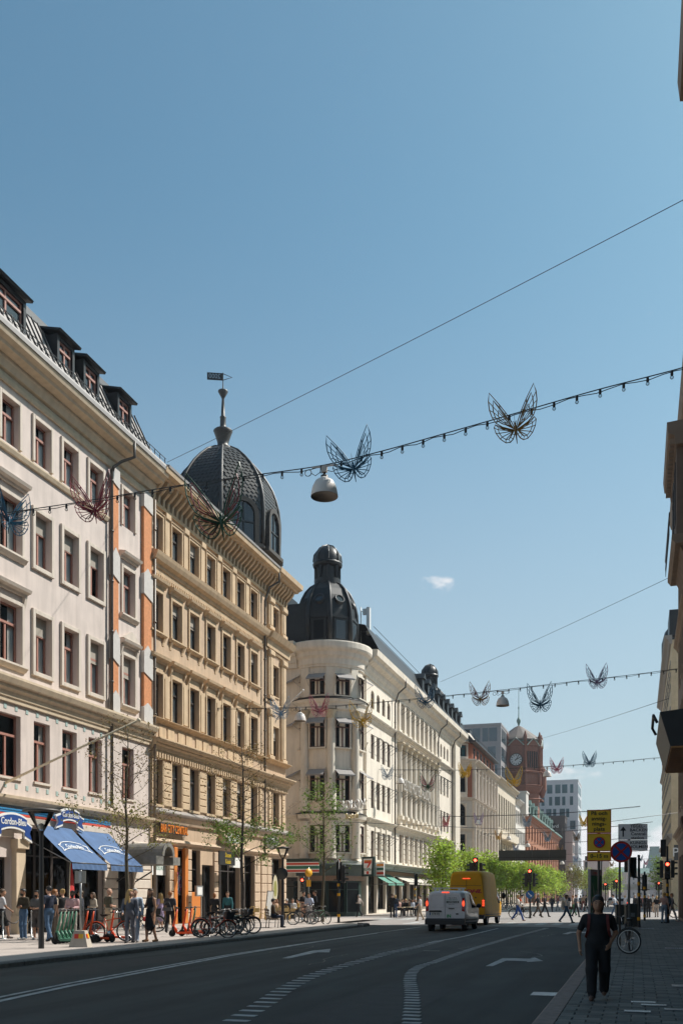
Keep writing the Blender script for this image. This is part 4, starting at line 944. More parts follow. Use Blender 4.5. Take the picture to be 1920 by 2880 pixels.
# modern blocks behind
def panel_block(name, label, X0, X1_, Y0_, Y1_, z1, cw_, rh, m, glassm, frac=(.25, .6), seed=1, z0=0.0):
    B = thing(name, label, 'building', ((X0+X1_)/2, Y0_, 0)); rn = random.Random(seed); cx = (X0+X1_)/2; hw = (X1_-X0)/2; dp = Y1_-Y0_
    mb = MB(); mb.box(-hw, hw, 0, dp, 0, z1); mb.build('wall', m, B)
    mb = MB(); mb.box(-hw-.1, hw+.1, -.1, dp+.1, z1, z1+.5); mb.build('roof', m, B)
    ms = {}
    z = z0 + rh*.3; rI = 0
    while z < z1 - rh*.5:
        for side in ('f', 'r'):
            L = 2*hw if side == 'f' else dp
            x = rn.uniform(.2, 1.5)
            while x < L - cw_:
                wd = rn.choice((frac[0], frac[1])) * cw_; kk = (round(wd, 2), side)
                if kk not in ms:
                    q = MB()
                    if side == 'f': q.box(0, wd, -.03, .2, 0, rh*.72)
                    else: q.box(-.2, .03, 0, wd, 0, rh*.72)
                    ms[kk] = q.mesh('window', glassm)
                put('window', ms[kk], B, (-hw + x, 0, z) if side == 'f' else (hw, x, z)); x += cw_ * rn.uniform(.75, 1.2)
        z += rh
    return B
M_PAN = mat('white_panel', (.52, .53, .55), .6, var=.04, scale=.3)
pa, pb = PY(1538, 2200, 300), PY(1625, 2200, 300)
panel_block('panel_office_block', 'white panel office tower with scattered teal windows at the street end', pa.x - 22, pb.x, 300, 318, pa.z, 2.1, 3.7, M_PAN, M_GLASS_T, (.45, .75), 4, 6)
pa, pb = PY(1344, 2043, 215), PY(1408, 2043, 215)
panel_block('glass_office_tower', 'blue grey glass office tower rising behind the roofs', pa.x - 10, pb.x, 215, 240, pa.z, 1.9, 4.2, mat('tower_grey', (.30, .28, .28), .5, var=.05, scale=.4), glass_mat('glass_blue_grey', refl=.45, opaque=(.05, .08, .10)), (.7, .95), 9, 14)
pa, pb = PY(1562, 2300, 287), PY(1588, 2300, 287)
db = panel_block('dark_office_block', 'dark brown office block with pale rooftop lettering', pa.x - 14, pb.x, 287, 296, pa.z, 3.2, 3.8, mat('dark_brown_panel', (.05, .035, .03), .6), M_GLASS_D, (.6, .8), 2, 4)
lettering('mastercard', 1.5, M_WHITE, db, ((pb.x - pa.x + 14)/2 - 5.2, -.12, pa.z - 2.6), FACE_NY, .05)
pa, pb = PY(1590, 2345, 292), PY(1612, 2345, 292)
panel_block('glass_shop_block', 'low pinkish glass front below the white office tower', pa.x, pb.x, 288, 299, pa.z, 2.4, 3.4, mat('pink_panel', (.42, .33, .30), .6), M_GLASS_T, (.5, .85), 6, 3)
pa, pb = PY(1640, 2425, 340), PY(1712, 2425, 340)
panel_block('rose_office_block', 'pale rose block with tall columns behind the bridge', pa.x, pb.x, 340, 360, pa.z, 4.2, 14.0, mat('rose_panel', (.50, .38, .34), .7), M_GLASS_D, (.2, .3), 3, 1)

# ================================================================== right side
RW = 2.6
r1 = Bld('shaded_corner_block', 'shaded brown stone block with bays and cornice along the right edge', RW, 25.0, math.pi)
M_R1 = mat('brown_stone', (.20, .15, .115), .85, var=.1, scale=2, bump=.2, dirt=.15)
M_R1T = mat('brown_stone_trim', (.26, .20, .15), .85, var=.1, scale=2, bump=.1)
cs = [-16 + i*3.0 for i in range(28)]; ops = [(c-.6, c+.6, zb, zb+2.2) for c in cs for zb in (7.2, 11.2, 15.2, 19.2)] + [(c-1.2, c+1.2, .3, 4.2) for c in cs]
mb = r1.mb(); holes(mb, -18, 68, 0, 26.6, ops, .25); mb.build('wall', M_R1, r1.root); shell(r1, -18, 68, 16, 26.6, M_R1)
for c in cs:
    if c > 18:
        for zb in (7.2, 11.2, 15.2, 19.2):
            o = window(r1, c, zb, 1.196, 2.196, -.16, 'tee', M_FRAME_D, glass=M_GLASS_D, curtain=0); q = MB(); casing(q, 0, 0, 1.2, 2.2, .15, .08, x=.16); q.build('casing', M_R1T, o)
    window(r1, c, .3, 2.394, 3.89, -.16, 'shop', M_FRAME_D, glass=M_GLASS_D, curtain=0, name='shop_window')
mb = r1.mb(); mb.extr([(-.1, 25.6), (.15, 25.7), (.2, 26.2), (.45, 26.4), (.58, 26.9), (-.1, 27.0)], -18, 68.4); mb.extr(cornice_prof(5.2, 5.7, .35), -18, 68.2); mb.extr(cornice_prof(18.0, 18.4, .3), -18, 68.2); mb.build('cornice', M_R1T, r1.root)
mb = r1.mb(); mb.box(-15.9, -.05, -18, 68, 26.6, 26.9); mb.add([(.2, -18, 27.0), (.2, 68, 27.0), (-5, 66, 28.6), (-5, -18, 28.6)], [(0, 1, 2, 3)]); mb.build('roof', M_SHEET, r1.root)
for ya, yb, pj in ((20.5, 25.8, 1.62), (45.0, 51.0, 1.36)):
    mb = r1.mb(); mb.box(-.1, .95, ya, yb, 17.6, 21.6); mb.extr([(0, 15.8), (.95, 17.6), (0, 17.6)], ya+.3, yb-.3); bay = mb.build('bay', M_R1, r1.root)
    mb = r1.mb(); mb.extr([(-.1, 21.6), (1.0, 21.6), (1.05, 22.0), (pj-.06, 22.1), (pj, 22.6), (-.1, 22.7)], ya-.3, yb+.3); mb.build('bay_cornice', M_R1T, bay); mb = r1.mb(); mb.extr([(-.1, 17.3), (1.0, 17.3), (1.15, 17.5), (1.15, 17.7), (-.1, 17.75)], ya-.1, yb+.1); mb.build('bay_sill', M_R1T, bay)
    q = MB(); q.box(0, .22, -.1, .1, 0, .25); qm = q.mesh('modillion', M_R1T); yy = ya
    while yy < yb: put('modillion', qm, bay, (1.02, r1.y(yy), 21.7)); yy += .45
    mb = r1.mb(); mb.tube([(1.25, ya-.3, 18.6), (1.25, yb+.3, 18.6)], .03, 5); mb.tube([(1.25, ya-.3, 18.2), (1.25, yb+.3, 18.2)], .02, 5)
    yy = ya
    while yy < yb: mb.tube([(1.25, yy, 17.7), (1.25, yy, 18.6)], .012, 4); yy += .2
    mb.build('balcony_rail', M_IRON, bay)
    for k in range(2):
        o = window(r1.root, r1.y(ya + 1.2 + k*2.3), 18.6, 1.1, 2.6, .97, 'tee', M_FRAME_D, glass=M_GLASS_D, curtain=0)
cn = thing('shop_canopy', 'dark boxy canopy with a timber slatted soffit jutting over the right pavement', 'canopy', (RW, 34, 0), math.pi)
mb = MB(); mb.add([(0, -3.2, 6.25), (1.65, -3.2, 6.25), (1.95, -3.2, 7.3), (0, -3.2, 7.5), (0, 3.2, 6.25), (1.65, 3.2, 6.25), (1.95, 3.2, 7.3), (0, 3.2, 7.5)], [(0, 1, 2, 3), (7, 6, 5, 4), (1, 5, 6, 2), (3, 2, 6, 7), (0, 4, 5, 1)]); mb.build('canopy_box', M_SHEET, cn)
q = MB(); q.box(.02, 1.62, -.28, .28, -.05, 0); qm = q.mesh('soffit_board', mat('larch_wood', (.36, .17, .05), .6, var=.2, scale=3, stretch=(.5, 8, 1)))
for i in range(11): put('soffit_board', qm, cn, (0, -2.9 + i*.58, 6.245))
mb = MB(); mb.tube([(1.98, -1.5, 7.35), (2.1, -1.5, 7.6), (2.1, 1.0, 7.6), (1.98, 1.0, 7.35)], .05, 5); mb.build('sign_bracket', M_IRON, cn)
# pilaster of the near shop front at pavement level
mb = r1.mb(); mb.cbox(-.05, .22, 50.3, 51.2, .1, 5.2, .03); mb.extr([(0, 4.6), (.3, 4.7), (.55, 5.4), (.55, 5.6), (0, 5.7)], 50.0, 51.5); mb.build('brick_pilaster', mat('dark_brick', (.10, .055, .04), .85, var=.2, scale=8), r1.root)
# R2 pale corner house past the cross street
R2X = 3.75
r2 = Bld('striped_stone_house', 'yellow beige stone house with grey stone bands past the right crossing', R2X, 140.0, math.pi)
M_R2 = mat('yellow_stone', (.60, .47, .30), .88, var=.08, scale=1.5, bump=.15, dirt=.12); M_R2G = mat('grey_band_stone', (.30, .27, .24), .85, var=.1, scale=3)
cs = [121 + i*4.6 for i in range(9)]; ops = [(c-.85, c+.85, zb, zb+3.4, ar) for c in cs for zb, ar in ((9.6, .85), (15.2, 0), (20.6, 0), (26.0, .5))] + [(c-1.5, c+1.5, .3, 5.0) for c in cs]
mb = r2.mb(); holes(mb, 118, 162, 0, 31.5, ops, .35); mb.build('wall', M_R2, r2.root); shell(r2, 118, 162, 14, 31.5, M_R2)
for c in cs:
    for zb in (9.6, 15.2, 20.6, 26.0):
        o = window(r2, c, zb, 1.696, 3.396, -.26, 'tee', M_FRAME_D, glass=M_GLASS_D, curtain=0)
        for zz in (.2, 1.6, 3.0):
            q = MB(); q.cbox(.2, .36, -1.35, -.87, zz, zz+.45, .02); q.cbox(.2, .36, .87, 1.35, zz, zz+.45, .02); q.build('banded_block', M_R2G, o)
mb = r2.mb(); mb.extr(cornice_prof(8.2, 8.9, .5), 117.8, 162); mb.extr(cornice_prof(31, 32, .8), 117.8, 162); mb.extr(cornice_prof(19.4, 19.8, .35), 117.8, 162); mb.extr(cornice_prof(5.6, 6.0, .4), 117.8, 162); mb.build('belt_cornice', M_R2G, r2.root)
mb = r2.mb(); mb.box(-13.9, -.1, 118, 162, 31.5, 31.8); mb.box(-5, .2, 118, 124, 32, 35); mb.lathe([(1.6, 32), (1.6, 34), (1.2, 35.5), (.4, 36.5), (0, 36.8)], 10, (-.8, 130, 0)); mb.build('roof', M_SHEET, r2.root)
mb = MB(Matrix.Translation((0, (140-118), 0)) @ Matrix.Rotation(R(90), 4, 'Z')); mb.box(-.02, .05, .3, 3.4, 5.8, 7.6); sg = mb.build('fascia_sign', mat('sign_charcoal', (.06, .06, .06), .5), r2.root)
lettering('PAGE', 1.5, M_WHITE, r2.root, (-1.9, 22.09, 6.7), (R(90), 0, math.pi), .03)
# near end wall of R2 (faces the camera)
mb = r2.mb(); mb.extr(cornice_prof(8.2, 8.9, .2), 117.7, 117.9); mb.build('return_cornice', M_R2G, r2.root)

# far end: viaduct, city skyline, green tower
br = thing('road_viaduct', 'low concrete viaduct crossing the far end of the street', 'bridge', (-10, 330, 0))
mb = MB(); mb.box(-42, 45, -4, 4, 3.55, 5.0); mb.build('deck', mat('concrete_weathered', (.26, .25, .23), .85, var=.1, scale=.5), br)
mb = MB(); mb.box(-42, 45, -4.3, -4, 4.6, 5.4); mb.build('parapet', MATS['concrete_weathered'], br)
for i in range(7): mb = MB(); mb.box(-36+i*13, -35+i*13, -3, 3, 0, 3.6); mb.build('pier', MATS['concrete_weathered'], br)
mb = MB(); mb.tube([(-42, -4.2, 6.2), (45, -4.2, 6.2)], .06, 4)
for i in range(44): mb.tube([(-42+i*2, -4.2, 5.4), (-42+i*2, -4.2, 6.2)], .04, 4)
mb.build('railing', M_STEEL, br)
gt = thing('green_roof_tower', 'distant tower with a tall tapering green copper roof', 'tower', PY(1840, 2500, 760).xyz * 1.0)
gt.location.z = 0
mb = MB(); mb.box(-7.5, 7.5, -7.5, 7.5, 0, 20); mb.build('wall', mat('far_brick', (.28, .20, .18), .9), gt)
mb = MB(); mb.add([(-8, -8, 20), (8, -8, 20), (8, 8, 20), (-8, 8, 20), (-5, -5, 26), (5, -5, 26), (5, 5, 26), (-5, 5, 26), (-3.4, -3.4, 38), (3.4, -3.4, 38), (3.4, 3.4, 38), (-3.4, 3.4, 38)], [(0, 1, 5, 4), (1, 2, 6, 5), (2, 3, 7, 6), (3, 0, 4, 7), (4, 5, 9, 8), (5, 6, 10, 9), (6, 7, 11, 10), (7, 4, 8, 11), (8, 9, 10, 11)]); mb.box(-3.6, 3.6, -3.6, 3.6, 38, 38.6); mb.build('roof', M_COP, gt)
for sx in (-7.6, 7.6): mb = MB(); mb.lathe([(.9, 19), (.9, 22), (.1, 28)], 6, (sx, -7, 0)); mb.build('corner_spire', M_COP, gt)
rs = random.Random(4)
far_cols = [(.34, .26, .24), (.40, .30, .27), (.30, .27, .27), (.45, .37, .31)]
for i, (px, wd, top) in enumerate(((1715, 30, 2452), (1745, 34, 2446), (1778, 30, 2456), (1805, 40, 2449), (1862, 44, 2453), (1902, 46, 2448), (1655, 40, 2470), (1690, 30, 2462))):
    a, b = PY(px - wd*.5, top, 620 + i*6), PY(px + wd*.5, top, 620 + i*6)
    B = thing('distant_house', ['greyish rose', 'dusty pink', 'grey', 'sandy'][i % 4] + ' distant house on the skyline, ' + ['first', 'second', 'third', 'fourth', 'sixth', 'rightmost', 'leftmost of all, beside the rose block', 'next to the rose block'][i] + (' beyond the viaduct' if i < 6 else ''), 'building', ((a.x+b.x)/2, 620+i*6, 0), 0, 'distant houses on the skyline'); hw = (b.x-a.x)/2
    mb = MB(); mb.box(-hw, hw, 0, 12, 0, a.z-2); mb.build('wall', mat('far_wall_%d' % (i % 4), far_cols[i % 4], .9), B)
    mb = MB(); mb.extr([(-.3, a.z-2), (12.3, a.z-2), (6, a.z+1.5)], -hw-.2, hw+.2, axis='x'); mb.build('roof', M_COP if i % 2 else MATS['slate_brown'], B)
    q = MB(); q.box(-.5, .5, -.05, .1, 0, 1.7); qm = q.mesh('window', M_GLASS_D)
    for r_ in range(4):
        for c in range(int(hw*2/2.6)): put('window', qm, B, (-hw+1.3+c*2.6, 0, 2+r_*3.2 if 2+r_*3.2 < a.z-4 else 2))
# ================================================================== ground, road, pavements
ZP = .13
gm = MB(); gm.quad((-4000, -3000, -.03), (4000, -3000, -.03), (4000, 5000, -.03), (-4000, 5000, -.03))
struct(gm.build('ground', mat('ground_grey', (.16, .15, .14), .9, var=.1, scale=.2)), 'flat city ground reaching to the horizon', 'ground')
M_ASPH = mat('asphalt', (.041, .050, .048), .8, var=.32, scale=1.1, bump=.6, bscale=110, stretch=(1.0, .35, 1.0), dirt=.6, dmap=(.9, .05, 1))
M_ASPH2 = mat('asphalt_pale', (.275, .25, .235), .85, var=.12, scale=.8, bump=.2, bscale=60)  # paler asphalt colour for the crossing and the road beyond
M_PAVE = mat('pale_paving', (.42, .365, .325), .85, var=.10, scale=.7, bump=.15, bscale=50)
KX, KR = -14.2, -1.25
mb = MB(); mb.quad((KX, -25, 0), (KR, -25, 0), (KR, 53.2, 0), (KX, 53.2, 0))
road = struct(mb.build('road', M_ASPH), 'dark asphalt road with white lane markings in shade', 'road')
mb = MB(); mb.quad((-40, 53.2, 0), (40, 53.2, 0), (40, 76, 0), (-40, 76, 0)); mb.quad((-13.5, 76, 0), (3, 76, 0), (3, 640, 0), (-13.5, 640, 0))
crossing = struct(mb.build('crossing_road', M_ASPH2), 'pale sunlit street crossing beyond the shadow', 'road')
M_MARK = mat('road_paint_white', (.42, .43, .42), .75, var=.4, scale=3, bump=.2)
# lane lines (all lie 4 mm above the asphalt)
def ribbon(name, pts, wd, parent, z=.005, m=M_MARK):
    pts = [Vector((p[0], p[1])) for p in pts]; vs = []; fs = []
    for i, p in enumerate(pts):
        d = (pts[min(i+1, len(pts)-1)] - pts[max(i-1, 0)]).normalized(); n = Vector((-d.y, d.x)) * wd/2
        vs += [(p.x+n.x, p.y+n.y, z), (p.x-n.x, p.y-n.y, z)]
    for i in range(len(pts)-1): fs.append((2*i, 2*i+1, 2*i+3, 2*i+2))
    mb = MB(); mb.add(vs, fs); return mb.build(name, m, parent)
l1 = [PG(*p) for p in ((-300, 2880), (0, 2806), (200, 2766), (400, 2730), (640, 2687), (760, 2669), (920, 2645), (1060, 2625), (1185, 2608))]
l2 = [PG(*p) for p in ((-300, 2895), (0, 2817), (200, 2774), (400, 2736), (640, 2690.5), (760, 2671), (920, 2646), (1060, 2626))]
ribbon('lane_line', l1, .11, road); ribbon('lane_line', l2, .15, road)
ribbon('lane_line', [PG(1200, 2654), PG(1300, 2636), PG(1400, 2612.5)], .13, road); ribbon('stop_line', [PG(1570, 2609.5), PG(1650, 2613.5)], .35, road)
ribbon('edge_line', [PG(1190, 2675.5), PG(1236, 2676)], .12, road)
def dashes(pix, wd, pitch, ln):
    pts = [PG(*p) for p in pix]; acc = 0.0; q = MB(); q.box(-wd/2, wd/2, -ln/2, ln/2, -.004, .001); me = q.mesh('lane_dash', M_MARK)
    for a, b in zip(pts, pts[1:]):
        L = (b-a).length; t = acc
        while t < L:
            p = a.lerp(b, t/L); put('lane_dash', me, road, (p.x, p.y, .005)); t += pitch
        acc = t - L
dashes(((560, 2945), (657, 2878), (696, 2852), (747, 2821), (791, 2790), (829, 2768), (869, 2749), (935, 2726), (1010, 2705), (1090, 2682), (1190, 2660), (1240, 2646)), .36, .56, .15)
dashes(((1158, 2930), (1157, 2873), (1159, 2826), (1158, 2791), (1152, 2758), (1155, 2741), (1166, 2728), (1184, 2718), (1215, 2709), (1262, 2692), (1338, 2667), (1440, 2637), (1540, 2611)), .25, .40, .15)
mb = MB()
def flat(name, pix, parent, z=.006, m=M_MARK):
    q = MB(); q.poly([(*PG(*p).xy, z) for p in pix]); return q.build(name, m, parent)
def arrow(pix_shaft, pix_head): flat('arrow_marking', pix_shaft, road); flat('arrow_head', pix_head, road)
flat('arrow_marking', ((793, 2696.5), (812, 2697), (893, 2680), (926, 2680), (929, 2670), (905, 2673), (880, 2675), (862, 2679)), road)
flat('arrow_marking', ((1365, 2719), (1385, 2719), (1424, 2703), (1482, 2705), (1480, 2707.5), (1527, 2704.5), (1503, 2694.5), (1492, 2698), (1413, 2696.5)), road)
flat('arrow_marking', ((1580, 2628.5), (1596, 2629), (1610, 2624.5), (1655, 2626), (1660, 2622), (1602, 2622)), road)
# zebra crossing
for i in range(15):
    mb = MB(); mb.box(-13.6 + i*.98, -13.1 + i*.98, 56.4, 60.6, .001, .006); mb.build('zebra_stripe', M_MARK, crossing)
for i in range(12):
    mb = MB(); mb.box(-34 + i*1.6, -33.2 + i*1.6, 66.3, 70.2, .001, .006); mb.build('zebra_stripe', M_MARK, crossing)
# drain gratings and cellar lights
M_GRATE = mat('worn_steel_blue', (.20, .24, .27), .3, metal=.6, var=.2, scale=20)
def grating(px, py, wx, wy, z, label, n=9):
    p = PG(px, py, z); t = thing('drain_grating', label, 'grating', (p.x, p.y, z))
    mb = MB(); mb.box(-wx/2, wx/2, -wy/2, -wy/2+.03, 0, .012); mb.box(-wx/2, wx/2, wy/2-.03, wy/2, 0, .012); mb.box(-wx/2, -wx/2+.03, -wy/2+.03, wy/2-.03, 0, .012); mb.box(wx/2-.03, wx/2, -wy/2+.03, wy/2-.03, 0, .012); mb.build('rim', M_GRATE, t)
    q = MB(); q.box(-.014, .014, -wy/2+.03, wy/2-.03, 0, .010); me = q.mesh('bar', M_GRATE)
    for i in range(n): put('bar', me, t, (-wx/2+.05+(wx-.1)*i/(n-1), 0, 0))
    q = MB(); q.box(-wx/2+.03, wx/2-.03, -wy/2+.03, wy/2-.03, .001, .004); q.build('pit', M_IRON, t); return t
grating(1530, 2798, .42, .55, .004, 'steel drain grating in the road beside the right kerb', 14)
for i, (px, py, lb) in enumerate(((1808, 2821, 'upper of the long steel cellar grates in the right pavement'), (1838, 2829, 'bright steel cellar grate just right of the woman in black'), (1792, 2847, 'lowest steel cellar grate in the right pavement'), (1904, 2842, 'dark cellar grate at the right photo edge'), (1915, 2775, 'pale cellar grate further up at the right edge'), (1905, 2669, 'striped cellar grate near the right wall'), (1816, 2613, 'far row of cellar grates in the right pavement'))):
    grating(px, py, .34 if i < 4 else (.7 if i > 4 else .3), .16 if i < 4 else .4, .138, lb, 11)
# left pavement with granite kerb
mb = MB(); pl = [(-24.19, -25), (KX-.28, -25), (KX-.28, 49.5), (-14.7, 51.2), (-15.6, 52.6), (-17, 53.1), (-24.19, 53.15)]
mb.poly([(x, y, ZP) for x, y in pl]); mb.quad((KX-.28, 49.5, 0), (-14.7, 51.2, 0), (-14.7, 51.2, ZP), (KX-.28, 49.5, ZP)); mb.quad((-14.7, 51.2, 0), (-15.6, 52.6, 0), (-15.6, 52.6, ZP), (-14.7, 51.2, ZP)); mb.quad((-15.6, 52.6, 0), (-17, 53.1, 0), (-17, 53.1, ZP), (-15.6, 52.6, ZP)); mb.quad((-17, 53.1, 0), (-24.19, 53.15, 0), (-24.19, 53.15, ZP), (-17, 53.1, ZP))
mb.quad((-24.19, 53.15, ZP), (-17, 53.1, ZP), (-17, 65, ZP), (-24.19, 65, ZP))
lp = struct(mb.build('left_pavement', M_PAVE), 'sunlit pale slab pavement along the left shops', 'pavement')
M_KERB = mat('kerb_granite', (.15, .145, .14), .8, var=.2, scale=9, bump=.3, bscale=60)
M_KERBR = mat('kerb_granite_rosy', (.24, .185, .16), .8, var=.2, scale=9, bump=.3, bscale=60)
q = MB(); q.M = Matrix.Identity(4); q.extr([(-.14, -.02), (.14, -.02), (.14, .10), (.10, .135), (-.14, .135)], -.49, .49); mk = q.mesh('kerb_stone', M_KERB); mk2 = mk.copy(); mk2.materials.clear(); mk2.materials.append(M_KERBR)
rk = random.Random(2)
for i in range(62):
    y = -11.5 + i
    if y < 49.5: put('kerb_stone', mk, lp, (KX-.14, y, rk.uniform(-.004, .004)))
for t in range(6):
    a = t/6; put('kerb_stone', mk, lp, (KX-.14-.25*t*t*.12, 50 + t*.62, 0), (0, 0, R(10+t*12)), (1, .6, 1))
q = MB(); q.quad((-.29, -.29, 0), (.29, -.29, 0), (.29, .29, 0), (-.29, .29, 0))
# paving slab joints: slabs a few millimetres proud, nearest ones as pieces
def slab_mesh(wx, wy, nm, m, h=.012, e=.008):
    q = MB(); a, b = wx/2-.004, wy/2-.004
    q.add([(-a, -b, 0), (a, -b, 0), (a, b, 0), (-a, b, 0), (-a+e, -b+e, h), (a-e, -b+e, h), (a-e, b-e, h), (-a+e, b-e, h)], [(0, 1, 5, 4), (1, 2, 6, 5), (2, 3, 7, 6), (3, 0, 4, 7), (4, 5, 6, 7)])
    return q.mesh(nm, m)
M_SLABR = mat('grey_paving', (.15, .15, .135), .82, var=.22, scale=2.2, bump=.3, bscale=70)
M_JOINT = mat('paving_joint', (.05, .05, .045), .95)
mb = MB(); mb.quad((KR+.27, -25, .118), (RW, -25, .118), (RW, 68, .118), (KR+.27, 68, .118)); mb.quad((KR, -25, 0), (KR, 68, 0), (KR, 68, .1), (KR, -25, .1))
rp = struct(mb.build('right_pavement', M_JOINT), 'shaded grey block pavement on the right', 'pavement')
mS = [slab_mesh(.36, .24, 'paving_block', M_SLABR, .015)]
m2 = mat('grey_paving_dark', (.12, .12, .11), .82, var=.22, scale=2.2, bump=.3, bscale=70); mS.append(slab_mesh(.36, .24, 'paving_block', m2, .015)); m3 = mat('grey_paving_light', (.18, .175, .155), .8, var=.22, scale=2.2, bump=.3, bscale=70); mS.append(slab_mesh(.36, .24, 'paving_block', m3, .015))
cnt = 0; far = [MB(), MB(), MB()]
y = 9.0; ri = 0
tmpl = mS[0]; tv = [tuple(v.co) for v in tmpl.vertices]; tf = [tuple(p.vertices) for p in tmpl.polygons]
while y < 67.5:
    x = KR + .455 + (.18 if ri % 2 else 0)
    if ri % 2:
        far[0].M = Matrix.Translation((KR+.36, y, .118)) @ Matrix.Diagonal((.49, 1, 1, 1)); far[0].add(tv, tf)
    while x < RW - .1:
        k = rk.choice((0, 0, 0, 1, 1, 2)); dz = rk.uniform(-.003, .003)
        if cnt < 296 and y > 11.3: put('paving_block', mS[k], rp, (x, y, .118+dz)); cnt += 1
        elif y < 40 or k: far[k].M = Matrix.Translation((x, y, .118+dz)); far[k].add(tv, tf)
        else: far[k].M = Matrix.Translation((x, y, .118+dz)); far[k].add(tv, tf)
        x += .36
    y += .24; ri += 1
for f_, mm in zip(far, (M_SLABR, m2, m3)):
    if f_.v: o = f_.build('paving_blocks', mm, rp); o['kind'] = 'stuff'
for i in range(80):
    y = -11.5 + i
    if y < 68: put('kerb_stone', mk2, rp, (KR+.13, y, rk.uniform(-.006, .002)), (0, 0, math.pi))
# pavements beyond the crossing
mb = MB(); mb.box(-21.79, -13.5, 76, 320, -.02, .1); mb.box(-60, -21.9, 76, 77, -.02, .05); struct(mb.build('far_left_pavement', M_PAVE), 'tree lined pavement beyond the crossing on the left', 'pavement')
mb = MB(); mb.box(3, 3.74, 80, 320, -.02, .1); mb.box(2.6, 30, 78, 117.9, -.02, .08); struct(mb.build('far_right_pavement', M_PAVE), 'pavement past the right hand crossing', 'pavement')

# asphalt repairs and covers
M_AP1 = mat('asphalt_patch_dark', (.027, .032, .033), .75, var=.2, scale=3, bump=.4, bscale=120); M_AP2 = mat('asphalt_patch_pale', (.062, .071, .07), .85, var=.2, scale=3, bump=.4, bscale=90)
for i, (x0, x1, y0, y1, mm) in enumerate(((-12.9, -11.6, 17.5, 24.0, M_AP1), (-7.6, -6.2, 26.5, 36.5, M_AP2), (-4.6, -3.1, 12.0, 17.5, M_AP1), (-10.9, -10.3, 30.0, 44.0, M_AP2), (-3.6, -2.2, 33.0, 41.0, M_AP1))):
    q = MB(); q.poly([(x0, y0, .002), (x1, y0+.1, .002), (x1-.05, y1, .002), (x0+.04, y1-.15, .002)]); q.build('repair_patch', mm, road)
rc = random.Random(3)
for i in range(7):
    x, y = rc.uniform(-13, -2.5), rc.uniform(11, 40); pts = [(x, y)]
    for k in range(10): x += rc.gauss(0, .12); y += rc.uniform(.2, .6); pts.append((x, y))
    ribbon('crack_seal', pts, .035, road, .003, M_IRON)
# ================================================================== signs, awnings and shop fittings (left)
def GP(x, y): return PG(x, y, ZP)
M_BLUE = mat('awning_blue', (.07, .135, .27), .85, var=.12, scale=2, dirt=.15)
M_BLUED = mat('sign_blue', (.012, .055, .24), .5)
def arc_banner(parent, L, hgt, bend, m, d0, d1, name, ext=0.0):
    """ribbon banner: arched band with swallow tails, in the plane x = const, along y"""
    mb = MB(); n = 14; top = []; bot = []
    for i in range(n+1):
        t = -1 + 2*i/n; y = t*L/2; z = bend*(1-t*t)
        top.append((y, z+hgt/2+ext)); bot.append((y, z-hgt/2-ext))
    pts = bot + top[::-1]; N = len(pts)
    mb.add([(d0, *p) for p in pts] + [(d1, *p) for p in pts], [tuple(range(N, 2*N))] + [(i, (i+1) % N, (i+1) % N+N, i+N) for i in range(N)])
    o = mb.build(name, m, parent)
    for sg in (-1, 1):
        q = MB(); y0 = sg*(L/2-.12); y1 = sg*(L/2+.34+ext); e = ext; d = -.012
        pp = [(y0, -hgt*.85-e), (y1, -hgt*1.2-e), (sg*(L/2+.2), -hgt*.62), (y1, -hgt*.1+e), (y0, hgt*.3+e)]
        K = len(pp); q.add([(d0+d, *p) for p in pp] + [(d1+d, *p) for p in pp], [tuple(range(K, 2*K)), tuple(range(K))[::-1]] + [(i, (i+1) % K, (i+1) % K+K, i+K) for i in range(K)]); q.build('ribbon_tail', m, o)
    return o
def cordon(label, yc, z, L=2.1):
    t = thing('ribbon_sign', label, 'sign', (X1+.45, yc, z))
    k_ = L/2.1; arc_banner(t, L, .62*k_, .2*k_, M_WHITE, -.06, .03, 'sign_back', .06); arc_banner(t, L, .56*k_, .2*k_, M_BLUED, .034, .045, 'sign_field')
    lettering('Cordon-Bleu', .46*L/2.1, M_WHITE, t, (.05, 0, .13*L/2.1), FACE_PX, .008, .004, .8); return t
cordon('blue and white ribbon shaped shop sign at the far left edge', AY(36, X1+.45), AZ(36, 2320, X1+.45), 1.75); cordon('blue and white ribbon shaped shop sign above the two blue awnings', AY(197, X1+.45), AZ(197, 2300, X1+.45), 1.4)
